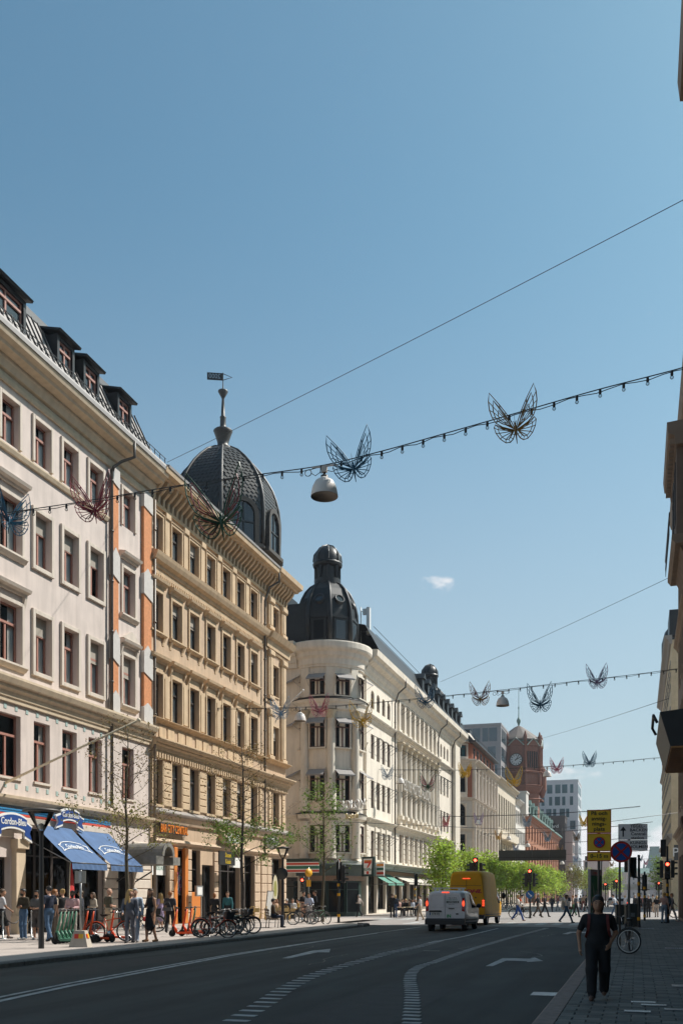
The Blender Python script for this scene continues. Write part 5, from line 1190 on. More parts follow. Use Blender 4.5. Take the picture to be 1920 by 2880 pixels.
def awning(label, name, ya, yb, zt, zb, proj, m, X, valance=.28, arms=True, logo=True):
    t = thing(name, label, 'awning', (X, (ya+yb)/2, 0)); hw = (yb-ya)/2
    mb = MB(); n = 8
    for i in range(n):
        f0, f1 = i/n, (i+1)/n; s0 = -.05*math.sin(math.pi*f0); s1 = -.05*math.sin(math.pi*f1)
        mb.quad((f0*proj, -hw, zt+(zb-zt)*f0+s0), (f1*proj, -hw, zt+(zb-zt)*f1+s1), (f1*proj, hw, zt+(zb-zt)*f1+s1), (f0*proj, hw, zt+(zb-zt)*f0+s0))
    mb.build('awning_cloth', m, t)
    mb = MB(); k = 14
    for i in range(k):
        y0, y1 = -hw+2*hw*i/k, -hw+2*hw*(i+1)/k; mb.quad((proj, y0, zb-.01), (proj, y1, zb-.01), (proj+.02*(i % 2), y1, zb-valance), (proj+.02*((i+1) % 2), y0, zb-valance))
    mb.build('valance', m, t); mb = MB(); mb.tube([(proj-.02, -hw, zb-.02), (proj-.02, hw, zb-.02)], .035, 6); mb.build('front_bar', M_IRON, t)
    if arms:
        for sg in (-1, 1): mb = MB(); mb.tube([(.02, sg*hw*.96, zt-.9), (proj-.04, sg*hw*.96, zb-.03)], .022, 5); mb.build('arm', M_STEEL, t)
    if logo:
        f = .62; p = (proj*f, 0, zt+(zb-zt)*f+.012); ang = math.atan2(zt-zb, proj)
        e = bpy.data.objects.new('ribbon_print', MB().mesh('ribbon_print', M_WHITE)); me = MB()
        n = 16
        for dz, th in ((.22, .03), (-.2, .03)):
            for i in range(n):
                t0, t1 = -1+2*i/n, -1+2*(i+1)/n; z0, z1 = .12*(1-t0*t0)+dz, .12*(1-t1*t1)+dz
                me.quad((0, t0*.8, z0), (0, t1*.8, z1), (0, t1*.8, z1+th), (0, t0*.8, z0+th))
        for sg in (-1, 1): me.add([(0, sg*.8, -.2), (0, sg*1.1, -.32), (0, sg*1.0, -.1), (0, sg*1.1, .1), (0, sg*.8, .2), (0, sg*.83, .15), (0, sg*1.03, .06), (0, sg*.95, -.1), (0, sg*1.03, -.26), (0, sg*.83, -.15)], [(0, 1, 8, 9), (1, 2, 7, 8), (2, 3, 6, 7), (3, 4, 5, 6)])
        o = me.build('ribbon_print', M_WHITE, t, p); o.rotation_euler = (0, -(math.pi/2-ang), 0)
        l = lettering('Cordon-Bleu', .3, M_WHITE, t, (p[0]+.01, 0, p[2]+.02), (0, 0, 0), .001, .004, .8); l.rotation_euler = Matrix(((0, -math.cos(ang), math.sin(ang)), (1, 0, 0), (0, math.sin(ang), math.cos(ang)))).to_euler()
    return t
AP = 2.0
ya, yb = AY(82, X1), AY(186, X1); zt = AZ(82, 2306, X1); zb = AZ(168, 2424, X1+AP)
awning('left one of the two blue shop awnings with white ribbon print', 'blue_awning', ya, yb, zt, zb, AP, M_BLUE, X1+.05)
ya, yb = AY(198, X1), AY(293, X1)
awning('right one of the two blue shop awnings, nearer the barrel canopy', 'blue_awning', ya, yb, zt-.05, zb, AP, M_BLUE, X1+.05)
# barrel canopy over the entrance
yc = (AY(328, X1)+AY(372, X1))/2; bc = thing('barrel_canopy', 'grey copper barrel vault canopy over the house entrance', 'canopy', (X1, yc, 0))
M_CAN = mat('weathered_lead', (.20, .19, .17), .55, var=.2, scale=5)
mb = MB(); k = 12; rr = .62; zc = 3.62
arc = [(-rr*math.cos(math.pi*i/k), zc+rr*1.05*math.sin(math.pi*i/k)) for i in range(k+1)]
for i in range(k):
    (a0, b0), (a1, b1) = arc[i], arc[i+1]; mb.quad((.1, a0, b0), (2.3, a0, b0), (2.3, a1, b1), (.1, a1, b1))
mb.build('vault', M_CAN, bc)
mb = MB()
for i in range(k):
    (a0, b0), (a1, b1) = arc[i], arc[i+1]; g = .72; c0, d0_, c1, d1_ = a0*g, zc+(b0-zc)*g, a1*g, zc+(b1-zc)*g
    mb.add([(2.3, c0, d0_), (2.3, c1, d1_), (2.3, a1, b1), (2.3, a0, b0), (2.42, c0, d0_), (2.42, c1, d1_), (2.42, a1*1.04, zc+(b1-zc)*1.04), (2.42, a0*1.04, zc+(b0-zc)*1.04)], [(4, 5, 6, 7), (0, 1, 5, 4), (3, 7, 6, 2)])
mb.build('front_arch', M_CAN, bc)
mb = MB(); mb.box(.1, 2.4, -1.25, -.5, zc-.42, zc-.02); mb.box(.1, 2.4, .5, 1.25, zc-.42, zc-.02); mb.build('side_flat', M_CAN, bc)
mb = MB(); mb.tube([(.1, .9, 2.4), (1.0, .9, 2.9), (1.0, .9, zc-.4)], .04, 6); mb.tube([(.1, -.9, 2.4), (1.0, -.9, 2.9), (1.0, -.9, zc-.4)], .04, 6); mb.build('bracket', M_IRON, bc)
# bar sign
def board(name, label, cat, X, xa, xb, yt, yb_, m, depth=.08, rz=0):
    y0, y1 = AY(xa, X), AY(xb, X); xm = (xa+xb)/2; z1, z0 = AZ(xm, yt, X), AZ(xm, yb_, X)
    t = thing(name, label, cat, (X, (y0+y1)/2, (z0+z1)/2)); mb = MB(); mb.box(-depth, 0, -(y1-y0)/2, (y1-y0)/2, -(z1-z0)/2, (z1-z0)/2); mb.build('board', m, t); t['w'] = y1-y0; t['h'] = z1-z0; return t
XS = X1+.22
M_LETO = mat('letter_orange', (.75, .22, .02), .5)
t = board('bar_sign', 'dark sign board with orange letters above the bar', 'sign', XS, 452, 527, 2318, 2347, mat('sign_dark', (.05, .04, .035), .6)); lettering('BAR CITY CENTRAL', .62, M_LETO, t, (.02, 0, -.05), FACE_PX, .02, .004, .58)
t = board('white_box_sign', 'white rounded box sign with yellow and blue print under the trees', 'sign', X1+.5, 640, 672, 2346, 2371, M_WHITE, .5); lettering('Grill', .34, mat('letter_yellow', (.72, .5, .03), .5), t, (.01, 0, .1), FACE_PX, .005); lettering('& bar', .26, M_BLUED, t, (.01, 0, -.2), FACE_PX, .005)
mb = MB(Matrix.Translation((-.25, -t['w']/2, 0)) @ Matrix.Rotation(R(90), 4, 'X')); mb.lathe([(.25, -.01), (.25, .3), (0, .34)], 12); mb.build('round_end', M_B2S, t)
t = board('black_menu_sign', 'black hanging shop sign with yellow letters behind leaves', 'sign', X1+1.0, 617, 661, 2396, 2434, mat('sign_black', (.012, .012, .012), .5)); lettering('Slussen', .38, MATS['letter_yellow'], t, (.01, .1, .18), FACE_PX, .004, sx=.8); lettering('Kebab', .38, MATS['letter_yellow'], t, (.01, .1, -.2), FACE_PX, .004, sx=.8)
t = board('white_shop_board', 'plain white board behind the black hanging sign', 'sign', X1+.9, 648, 675, 2413, 2441, M_WHITE)
t = thing('round_hanging_sign', 'round white hanging sign at the corner of the tan house', 'sign', (X1+.9, AY(765, X1+.9), AZ(765, 2371, X1+.9)))
mb = MB(Matrix.Rotation(R(35), 4, 'Z') @ Matrix.Rotation(R(90), 4, 'X')); mb.lathe([(0, -.05), (.42, -.05), (.42, .05), (0, .05)], 28); mb.build('disc', M_WHITE, t); mb = MB(Matrix.Rotation(R(35), 4, 'Z') @ Matrix.Rotation(R(90), 4, 'X')); mb.lathe([(.42, -.06), (.46, -.06), (.46, .06), (.42, .06)], 28); mb.build('rim', mat('rim_violet', (.10, .07, .10), .5), t)
lettering('SUSHI', .2, mat('letter_violet', (.12, .09, .12), .6), t, (.035, -.06, .02), (R(90), 0, R(35)), .002); mb = MB(); mb.tube([(-.9, 0, .5), (0, 0, .5)], .02, 5); mb.build('bracket', M_IRON, t)
t = board('menu_case', 'grey menu display case on a post by the orange door', 'sign', X1+.6, 553, 571, 2492, 2522, M_STEEL, .12); mb = MB(); mb.box(.002, .006, -t['w']*.36, t['w']*.36, -t['h']*.36, t['h']*.36); mb.build('menu_sheet', M_WHITE, t)
mb = MB(); mb.box(-.08, -.02, t['w']*.3, t['w']*.3+.06, -1.9, -t['h']/2); mb.build('post', M_STEEL, t)
t = board('white_window_poster', 'white shop window sheet with green lettering beside the canopy', 'poster', X1-.2, 419, 474, 2418, 2462, M_WHITE, .005); lettering('NUDELHUS', .34, mat('letter_green', (.03, .22, .15), .6), t, (.004, 0, -.05), FACE_PX, .002, sx=.7)
t = board('graffiti_panel', 'colourful scribbled window panel between the orange posts', 'poster', X1-.2, 492, 511, 2440, 2520, mat('poster_dark', (.08, .08, .09), .5), .005)
rg = random.Random(12)
for i, c in enumerate(((.1, .5, .65), (.6, .1, .45), (.7, .7, .72), (.05, .2, .5), (.5, .55, .6))):
    mb = MB()
    for k in range(4):
        pts = []; y_, z_ = rg.uniform(-.4, .4)*t['w'], rg.uniform(-.45, .45)*t['h']
        for s_ in range(7): pts.append((.006+i*.001, max(-.45*t['w'], min(.45*t['w'], y_))*1.0, max(-.46*t['h'], min(.46*t['h'], z_)))); y_ += rg.uniform(-.25, .25); z_ += rg.uniform(-.35, .35)
        mb.tube(pts, .018, 4)
    mb.build('scribble', mat('scribble_%d' % i, c, .5), t)
# flag poles
def stick(name, label, cat, a, b, r, m, tip=True):
    a, b = Vector(a), Vector(b); t = thing(name, label, cat, a); mb = MB(); mb.tube([(0, 0, 0), b-a], [r, r*.75], 8); mb.build('pole', m, t)
    if tip: mb = MB(); mb.ball(b-a, r*1.6); mb.build('knob', m, t)
    return t
M_POLE = mat('flagpole_ivory', (.68, .60, .44), .5)
stick('flag_pole', 'long ivory flag pole slanting out from the pale house', 'flag pole', (X1, AY(14, X1), AZ(14, 2203, X1)), PY(390, 2026, AY(14, X1)), .055, M_POLE)
stick('flag_pole', 'short white flag pole at the corner of the tan house', 'flag pole', (X1+.1, 64.2, AZ(797, 1996, X1)), PY(852, 1942, 64.2), .05, M_WHITE)
stick('flag_pole', 'thin dark flag pole on the cream hotel tower', 'flag pole', (X3-.9, 77.6, AZ(965, 2136, X3)), PY(1033, 2090, 77.6), .04, M_PIPEC)
# red beach flag by the shop, rope barrier
fp = GP(195, 2640); ft = thing('feather_flag', 'narrow red and yellow advertising flag beside the shop door', 'flag', (-22.6, AY(195, -22.6), ZP))
mb = MB(); mb.tube([(0, 0, 0), (0, 0, 1.6), (0, .05, 2.7), (0, .12, 3.2)], .02, 6); mb.build('pole', M_POLE, ft); mb = MB(); mb.add([(0, .03, 1.2), (.02, .42, 1.15), (0, .3, 2.4), (0, .12, 3.1), (.02, .2, 1.8)], [(0, 1, 4), (1, 2, 4), (2, 3, 4), (3, 0, 4)]); mb.build('cloth', mat('flag_red', (.50, .03, .03), .7), ft)
for i, px in enumerate((8, 67, 88)):
    p = GP(px, 2634 + i*2); p = Vector((-21.9, AY(px, -21.9), ZP)); t = thing('rope_post', ('leftmost', 'middle', 'right') [i] + ' steel rope barrier post in front of the shop', 'post', p, group='rope barrier posts'); mb = MB(); mb.lathe([(.16, 0), (.16, .02), (.03, .04), (.025, .95), (.04, .98), (0, 1.02)], 12); mb.build('post', M_STEEL, t)
    if i < 2:
        nx = AY((67, 88)[i], -21.9); mb = MB(); L = nx-p.y; mb.tube([(0, L*k/10, .9-.35*math.sin(math.pi*k/10)) for k in range(11)], .02, 6); mb.build('rope', M_IRON, t)
# 24-hour shop fittings under the tower
M_GRN = mat('sign_green', (.015, .15, .09), .5); M_REDS = mat('sign_red', (.62, .05, .02), .5); M_ORS = mat('sign_orange', (.75, .25, .02), .5); M_GRD = mat('sign_darkgreen', (.012, .034, .027), .5)
st = thing('striped_shop_fascia', 'red white and green striped shop fascia facing the side street', 'sign', (-28.0, 72.1, 3.95))
for k, (mm, z0, z1) in enumerate(((M_WHITE, -.42, -.36), (M_REDS, -.36, -.2), (M_WHITE, -.2, -.12), (M_GRN, -.12, .12), (M_WHITE, .12, .2), (M_REDS, .2, .36), (M_WHITE, .36, .42))):
    mb = MB(); mb.box(-3.9, 3.9, -.06, .06, z0, z1); mb.build('stripe', mm, st)
mb = MB(); mb.box(-3.95, 3.95, -.04, .1, .44, .7); mb.build('surround', M_GRD, st)
p7 = PX(1036, 2438, -20.4); sv = thing('seven_sign', 'green box sign with a large red numeral seven at the shop corner', 'sign', p7, R(-28))
mb = MB(); mb.box(-.66, .66, -.1, .1, -.78, .78); mb.build('box', M_GRD, sv); mb = MB(); mb.add([(-.5, -.105, .62), (.5, -.105, .62), (.38, -.105, -.62), (-.38, -.105, -.62)], [(0, 1, 2, 3)]); mb.build('white_field', M_WHITE, sv)
mb = MB(); mb.poly([(-.38, -.11, .5), (.42, -.11, .5), (.42, -.11, .3), (.05, -.11, -.1), (-.1, -.11, -.1), (.12, -.11, .25), (-.38, -.11, .25)]); mb.poly([(-.13, -.11, -.38), (.14, -.11, -.38), (.12, -.11, -.6), (-.12, -.11, -.6)]); mb.build('numeral', M_REDS, sv); mb = MB(); mb.poly([(-.38, -.112, .5), (.42, -.112, .5), (.42, -.112, .4), (-.38, -.112, .4)]); mb.build('numeral_band', M_ORS, sv)
lettering('ELEVEn', .26, M_GRN, sv, (0, -.115, -.24), FACE_NY, .003, .006)
p8 = PX(1069, 2445, -20.3); sp = thing('stripe_sign', 'white square sign with orange green and red stripes beside the seven sign', 'sign', p8, R(-28)); mb = MB(); mb.box(-.44, .44, -.06, .06, -.56, .56); mb.build('panel', M_WHITE, sp)
for mm, z in ((M_ORS, .33), (M_GRN, 0), (M_REDS, -.35)): mb = MB(); mb.box(-.34, .44, -.066, -.06, z-.09, z+.09); mb.build('stripe', mm, sp)
p9 = PX(954, 2427, -22.4); s9 = thing('small_seven_sign', 'small white flag sign with a red seven on the shop front', 'sign', p9, R(40)); mb = MB(); mb.box(-.14, .14, -.05, .05, -.55, .55); mb.build('panel', M_WHITE, s9); mb = MB(); mb.poly([(-.1, -.055, .3), (.11, -.055, .3), (.11, -.055, .2), (.0, -.055, -.1), (-.05, -.055, -.1), (.03, -.055, .2), (-.1, -.055, .2)]); mb.build('numeral', M_REDS, s9)
M_AWG = mat('awning_green', (.10, .27, .21), .8, var=.06, scale=3)
for i, (xa, xb) in enumerate(((1046, 1066), (1070, 1092))):
    ya, yb = AY(xa, X3), AY(xb, X3); awning(('left', 'right')[i] + ' small green shop awning below the seven sign', 'green_awning', ya, yb, AZ(xa, 2459, X3), AZ(xb+12, 2484, X3+1.3), 1.3, M_AWG, X3+.14, .2, True, False)['group'] = 'green shop awnings'
for i, (xa, xb) in enumerate(((1102, 1132), (1134, 1168), (1172, 1205), (1210, 1240), (1244, 1270))):
    ya, yb = AY(xa, X3), AY(xb, X3); awning(('white shop awning over the cafe tables nearest the green awnings', 'second white shop awning along the hotel', 'third white shop awning along the hotel, behind the tree', 'fourth white awning behind the vans', 'last white awning behind the yellow van')[i], 'white_awning', ya, yb, 3.6, 2.95, 1.5, mat('awning_offwhite', (.55, .50, .43), .8, var=.05, scale=3), X3+.14, .2, True, False)['group'] = 'white awnings of the hotel shops'
# tower base shop front
mb = MB(); mb.lathe([(TR+.25, 3.3), (TR+.28, 4.05), (TR+1.0, 4.1), (TR+1.0, 4.25), (TR, 4.3)], 32, (TX-X3, TY-b3.Y, 0)); mb.build('shop_canopy_ring', MATS['copper_green_dark'], b3.root)
mb = MB(); mb.lathe([(TR+.1, 2.9), (TR+.12, 3.35)], 32, (TX-X3, TY-b3.Y, 0)); mb.build('granite_band', MATS['brown_granite'], b3.root)
for k, ang in enumerate((-118, -88, -58, -28)):
    a = R(ang); o = window(b3.root, 0, .3, 1.45, 2.55, 0, 'shop', M_GRD, glass=M_GLASS_D, curtain=0, name='shop_window'); o.location = (tl[0]+(TR-.02)*math.cos(a), tl[1]+(TR-.02)*math.sin(a), .3); o.rotation_euler = (0, 0, a)
mb = MB(); mb.lathe([(TR-.12, 0), (TR-.12, 2.9)], 32, (TX-X3, TY-b3.Y, 0)); mb.build('shop_base', M_GRD, b3.root)
p = PX(982, 2510, -22.55); t = thing('vertical_lettering', 'white vertical shop lettering on a green panel in the corner window', 'sign', p, R(-35)); mb = MB(); mb.box(-.45, .5, -.03, 0, -1.25, 1.25); mb.build('panel', M_GRN, t); lettering('7-ELEVEn', .5, M_WHITE, t, (-.2, -.045, 0), (R(90), R(90), 0), .006, .008, 1.0)
# hotel lettering
p = PX(992, 2268, -20.9); t = thing('hotel_lettering', 'white standing hotel letters curving round the tower', 'sign', p, R(-32)); lettering('ADLON', 1.0, M_WHITE, t, (0, 0, .1), FACE_NY, .03, .01, .8); lettering('hotell', .62, mat('letter_gilt', (.55, .43, .2), .4), t, (-.1, 0, -.75), FACE_NY, .05, .01); mb = MB(); mb.tube([(-1.5, .1, -.35), (1.5, .1, -.35)], .03, 5); mb.tube([(-1.5, .1, .3), (1.5, .1, .3)], .03, 5); mb.build('frame', M_IRON, t)
y0, y1 = AY(1131, X3+.7), AY(1213, X3+.7); zc = AZ(1172, 2226, X3+.7); t = thing('hotel_name_sign', 'row of grey capital letters standing off the hotel columns', 'sign', (X3+.7, (y0+y1)/2, zc))
lettering('ELITE HOTEL ADLON', 1.5, mat('letter_grey', (.42, .39, .35), .5), t, (0, 0, 0), FACE_PX, .06, .01, (y1-y0)/15.4); mb = MB(); mb.tube([(-.1, -(y1-y0)/2, -.75), (-.1, (y1-y0)/2, -.75)], .03, 4); mb.build('rail', M_IRON, t)
# roof antenna by the cupola
p = PX(1030, 1790, -22.6); t = thing('mobile_antenna', 'white panel antenna on a roof mast beside the cupola', 'antenna', p); mb = MB(); mb.tube([(-.5, 0, -1.2), (-.5, 0, 2.6)], .05, 6); mb.tube([(-.5, 0, .4), (.2, 0, .4)], .03, 5); mb.tube([(-.5, 0, 2.2), (.2, 0, 2.2)], .03, 5); mb.build('mast', M_STEEL, t); mb = MB(); mb.cbox(.05, .35, -.2, .2, .1, 2.5, .04); mb.build('panel', M_WHITE, t); mb = MB(); mb.box(-.3, 0, -.12, .12, 1.9, 2.4); mb.build('radio_unit', M_WHITE, t)

# ================================================================== street furniture
p = GP(116, 2669); t = thing('street_lamp', 'slim dark street lamp with a glass cone head by the left kerb', 'street lamp', p)
mb = MB(); mb.lathe([(.085, 0), (.075, 1.0), (.06, 3.3), (.075, 3.45), (.1, 3.5)], 12); mb.build('pole', M_IRON, t)
mb = MB(); mb.lathe([(.1, 3.5), (.4, 4.05)], 20); mb.build('glass_cone', glass_mat('lamp_glass', (.8, .82, .82), .3), t)
mb = MB(); mb.lathe([(.41, 4.04), (.56, 4.06), (.5, 4.13), (.1, 4.18), (0, 4.2)], 20); mb.build('hood', M_PIPE, t); mb = MB(); mb.ball((0, 0, 3.62), (.1, .1, .1)); mb.build('bulb', M_WHITE, t)
p = Vector((-20.5, AY(846/1.0, -20.5), ZP)); p = GP(846, 2600); p = GP(795, 2602); t2 = thing('street_lamp', 'dark street lamp with round sign back near the corner cafe', 'street lamp', p)
mb = MB(); mb.lathe([(.09, 0), (.08, 2.2), (.06, 3.4), (.075, 3.55), (.1, 3.6)], 10); mb.build('pole', M_IRON, t2); mb = MB(); mb.lathe([(.1, 3.6), (.36, 4.1)], 16); mb.build('glass_cone', MATS['lamp_glass'], t2); mb = MB(); mb.lathe([(.38, 4.1), (.52, 4.12), (.1, 4.22), (0, 4.24)], 16); mb.build('hood', M_PIPE, t2)
mb = MB(Matrix.Translation((0, -.1, 2.75)) @ Matrix.Rotation(R(90), 4, 'X')); mb.lathe([(0, 0), (.33, 0), (.33, .03), (0, .03)], 20); mb.build('round_sign_back', mat('sign_back_dark', (.03, .035, .035), .5), t2)
# sign in a concrete foot
p = GP(227, 2664); t = thing('temporary_sign', 'steel sign pole in a tapered concrete foot with red and yellow patches', 'sign', p, R(16))
mb = MB(); a, b, hh = .29, .16, .5; mb.add([(-a, -a, 0), (a, -a, 0), (a, a, 0), (-a, a, 0), (-b, -b, hh), (b, -b, hh), (b, b, hh), (-b, b, hh)], [(0, 1, 5, 4), (1, 2, 6, 5), (2, 3, 7, 6), (3, 0, 4, 7), (4, 5, 6, 7)]); mb.build('concrete_foot', mat('concrete_pale', (.44, .39, .33), .9, var=.08, scale=8, bump=.2), t)
for k in range(4):
    for sg, mm in ((-1, mat('reflector_red', (.6, .04, .01), .35)), (1, mat('reflector_yellow', (.72, .42, .02), .35))):
        Mx = Matrix.Rotation(k*math.pi/2, 4, 'Z') @ Matrix.Translation((0, -.21, .33)) @ Matrix.Rotation(R(-15), 4, 'X'); mb = MB(Mx); mb.box(min(0, sg*.13), max(0, sg*.13), -.012, 0, -.07, .07); mb.build('reflector', mm, t)
mb = MB(); mb.tube([(0, 0, .5), (0, 0, 2.35)], .035, 8); mb.build('pole', M_STEEL, t); mb = MB(); mb.box(-.17, .17, -.05, -.03, 1.95, 2.33); mb.box(-.15, .15, -.03, -.02, 2.0, 2.04); mb.box(-.15, .15, -.03, -.02, 2.24, 2.28); mb.build('sign_plate', mat('sign_back_grey', (.34, .32, .28), .5, metal=.4), t)
mb = MB(); mb.box(-.05, .05, -.06, .04, 2.0, 2.3); mb.build('clamp', M_STEEL, t)
# traffic signals
M_TL = mat('signal_black', (.012, .014, .014), .45)
M_TLR = mat('signal_red_lit', (.9, .03, .01), .3, emit=9.0, ecol=(1.0, .06, .03)); M_TLO = mat('signal_lens_off', (.03, .02, .012), .25); M_YEL = mat('band_yellow', (.72, .36, .01), .5)
def sig_head(t, x, y, z, rot, lit, n=3, s=.2):
    Mx = Matrix.Translation((x, y, z)) @ Matrix.Rotation(rot, 4, 'Z'); mb = MB(Mx); mb.cbox(-.1, .09, -.15, .15, -.5, .5, .03)
    mb.M = Mx @ Matrix.Rotation(0, 4, 'X')
    for k in range(3):
        zc = .32-k*.32; q = [( .1+.16*f, .11*math.cos(math.pi*a/8), zc+.11*math.sin(math.pi*a/8)) for a in range(9) for f in (0, 1)]
        mb.add(q, [(2*a, 2*a+1, 2*a+3, 2*a+2) for a in range(8)])
    h = mb.build('signal_head', M_TL, t)
    for k in range(3):
        mb = MB(Mx @ Matrix.Translation((.105, 0, .32-k*.32)) @ Matrix.Rotation(R(90), 4, 'Y')); mb.lathe([(.09, 0), (0, .015)], 14); mb.build('lens', M_TLR if (lit and k == 0) else M_TLO, h)
    return h
def signal(label, p, hz, heads, bands=True, top=None, blue=False):
    t = thing('traffic_light', label, 'traffic light', p, group='traffic lights'); H = top or hz+.6
    mb = MB(); mb.lathe([(.09, 0), (.07, .3), (.06, H), (0, H+.02)], 10); mb.build('pole', M_TL, t)
    for (dx, dy, dz, rot, lit) in heads: sig_head(t, dx, dy, hz+dz, rot, lit)
    if bands:
        for z in (.35, 1.55, 2.1): mb = MB(); mb.lathe([(.082, z), (.085, z+.16)], 10); mb.build('yellow_band', M_YEL, t)
    mb = MB(); mb.box(-.3, .3, -.02, .02, hz-.55, hz-.5); mb.build('bracket', M_TL, t)
    return t
FC = R(-90)   # lens towards the camera
p = PY(1338, 2600, 59.0); p.z = 0; signal('traffic light showing red just above the yellow van', p, 3.45, [(0, -.16, .1, FC, True), (-.3, .05, -.22, R(180), False), (.3, .05, -.22, 0, False)])
p = PG(1490, 2584); t = signal('traffic light showing red over a blue arrow sign in the crossing', p, 3.1, [(0, -.16, .1, FC, True), (-.3, .05, -.22, R(180), False), (.3, .05, -.22, 0, False)], bands=False)
mb = MB(Matrix.Translation((0, -.12, 1.78)) @ Matrix.Rotation(R(90), 4, 'X')); mb.lathe([(0, 0), (.3, 0), (.3, .03), (0, .03)], 24); d_ = mb.build('blue_disc', mat('sign_blue_bright', (.012, .12, .36), .5), t)
mb = MB(Matrix.Translation((0, -.155, 1.78))); mb.M = mb.M @ Matrix.Rotation(R(45), 4, 'Y'); mb.box(-.2, .12, -.004, 0, -.025, .025); mb.add([(.1, -.004, .09), (.22, -.004, 0), (.1, -.004, -.09)], [(0, 1, 2)]); mb.build('arrow', M_WHITE, d_)
p = GP(952, 2597); signal('black and yellow banded signal pole by the kerb corner', p, 3.0, [(0, .16, 0, R(90), False), (.3, 0, -.2, 0, False)])
p = PY(853, 2600, 68.5); p.z = 0; t = signal('traffic light showing red in front of the striped shop', p, 2.55, [(0, -.16, 0, FC, True)])
p = PY(868, 2600, 64.6); p.z = ZP; t = thing('yellow_round_sign', 'yellow no stopping sign with a yellow plate in front of the shop', 'sign', p); mb = MB(); mb.tube([(0, 0, 0), (0, 0, 3.6)], .03, 6); mb.build('pole', M_STEEL, t); mb = MB(Matrix.Translation((0, -.05, 3.2)) @ Matrix.Rotation(R(50), 4, 'Z') @ Matrix.Rotation(R(90), 4, 'X')); mb.lathe([(0, 0), (.3, 0), (.3, .03), (0, .03)], 18); mb.build('disc', M_YEL, t); mb = MB(Matrix.Translation((0, -.05, 2.45))); mb.box(-.16, .16, 0, .02, -.24, .24); mb.build('plate', M_YEL, t)
p = PY(1166, 2582, 82); p.z = .1; signal('signal pole with yellow bands among the cafe guests', p, 3.0, [(.1, .1, 0, R(60), False)])
p = PG(1796, 2600, .12); p = PY(1796, 2590, 50); p.z = .12; signal('signal with its back to us and a red light at the side', p, 3.0, [(-.28, .1, 0, R(110), False), (-.55, -.1, .25, FC, True)])
p = PY(1876, 2590, 58); p.z = .12; signal('signal with a red light beside the right corner, upper head turned away', p, 3.05, [(0, -.16, 0, FC, True), (-.32, .05, .05, R(180), False), (.3, .05, .05, 0, False), (-.22, .1, 1.25, R(90), False)], top=4.4)
p = PY(1812, 2590, 63); p.z = .0; t = signal('thin yellow banded pole behind the waiting pedestrians', p, 2.6, [(0, .1, -.1, R(90), False)])
# far signals
for px, Yf, lb in ((1733, 118, 'small far traffic light showing red under the viaduct'), (1852, 140, 'far traffic light showing red near the right corner'), (1702, 150, 'far traffic light showing red left of the sign poles')):
    p = PY(px, 2590, Yf); p.z = 0; signal(lb, p, 3.1, [(0, -.16, 0, FC, True), (-.3, 0, -.1, R(180), False), (.3, 0, -.1, 0, False)], bands=False)
# right hand signs
def plate(t, nm, x0, x1, z0, z1, m, y=-.06, border=None, d=.02):
    mb = MB(); mb.box(x0, x1, y-d, y, z0, z1); o = mb.build(nm, m, t)
    if border:
        e = .022; mb = MB(); yy = y-d-.003
        for a in ((x0, x1, z0, z0+e), (x0, x1, z1-e, z1), (x0, x0+e, z0+e, z1-e), (x1-e, x1, z0+e, z1-e)): mb.box(a[0], a[1], yy, yy+.002, a[2], a[3])
        mb.build('border', border, o)
    return o
M_SGY = mat('sign_yellow', (.88, .54, .035), .45); M_SGR = mat('sign_border_red', (.50, .025, .02), .45); M_SGB = mat('sign_traffic_blue', (.01, .11, .42), .45); M_SGK = mat('sign_letter_black', (.02, .02, .022), .5)
def nostop(t, x, z, r, y, cross=True):
    for rr, mm, dy in ((r, M_SGR, 0), (r*.8, M_SGB, .016)):
        mb = MB(Matrix.Translation((x, y-dy, z)) @ Matrix.Rotation(R(90), 4, 'X')); mb.lathe([(0, .0), (rr, 0), (rr, .008 if dy else .02), (0, .008 if dy else .02)], 32, smooth=False); mb.build('disc', mm, t)
    for a in ((45, -45) if cross else (45,)):
        mb = MB(Matrix.Translation((x, y-.0245, z)) @ Matrix.Rotation(R(a), 4, 'Y')); mb.box(-r*.82, r*.82, -.004, 0, -r*.09, r*.09); mb.build('bar', M_SGR, t)
YS = 27.5
p = PY(1683, 2600, YS); p.z = .13; zz = lambda y, Y=YS, x=1683: PY(x, y, Y).z - .13
t = thing('loading_sign', 'tall yellow drop-off sign with black words and a small no parking disc', 'sign', p, TH*.6)
mb = MB(); mb.tube([(0, 0, 0), (0, 0, zz(2278))], .035, 8); mb.build('pole', M_PIPE, t)
hw = .325; zA, zB, zC, zD = zz(2279), zz(2345), zz(2396), zz(2423)
plate(t, 'upper_plate', -hw, hw, zB+.004, zA, M_SGY, border=M_SGR); plate(t, 'middle_plate', -hw, hw, zC+.004, zB, M_SGY, border=M_SGR); plate(t, 'lower_plate', -hw, hw, zD, zC-.01, M_SGY, border=M_SGR)
for i, s_ in enumerate(('På och', 'avstig-', 'nings-', 'plats')): lettering(s_, .15, M_SGK, t, (0, -.088, zA-.1-i*.145), FACE_NY, .002, .0022, 1.1)
nostop(t, 0, (zB+zC)/2, .155, -.085); lettering('0–15 m', .15, M_SGK, t, (0, -.088, (zC+zD)/2), FACE_NY, .002, .0022, 1.05)
p = PG(1742, 2672, .13); t = thing('no_stopping_sign', 'round blue and red no stopping sign on a pole with the locked bicycle', 'sign', p, TH*.6); zn = PY(1745, 2397, p.y).z - .13
mb = MB(); mb.tube([(0, 0, 0), (0, 0, zn+.05)], .032, 8); mb.build('pole', M_PIPE, t); nostop(t, .03, zn, .31, -.05)
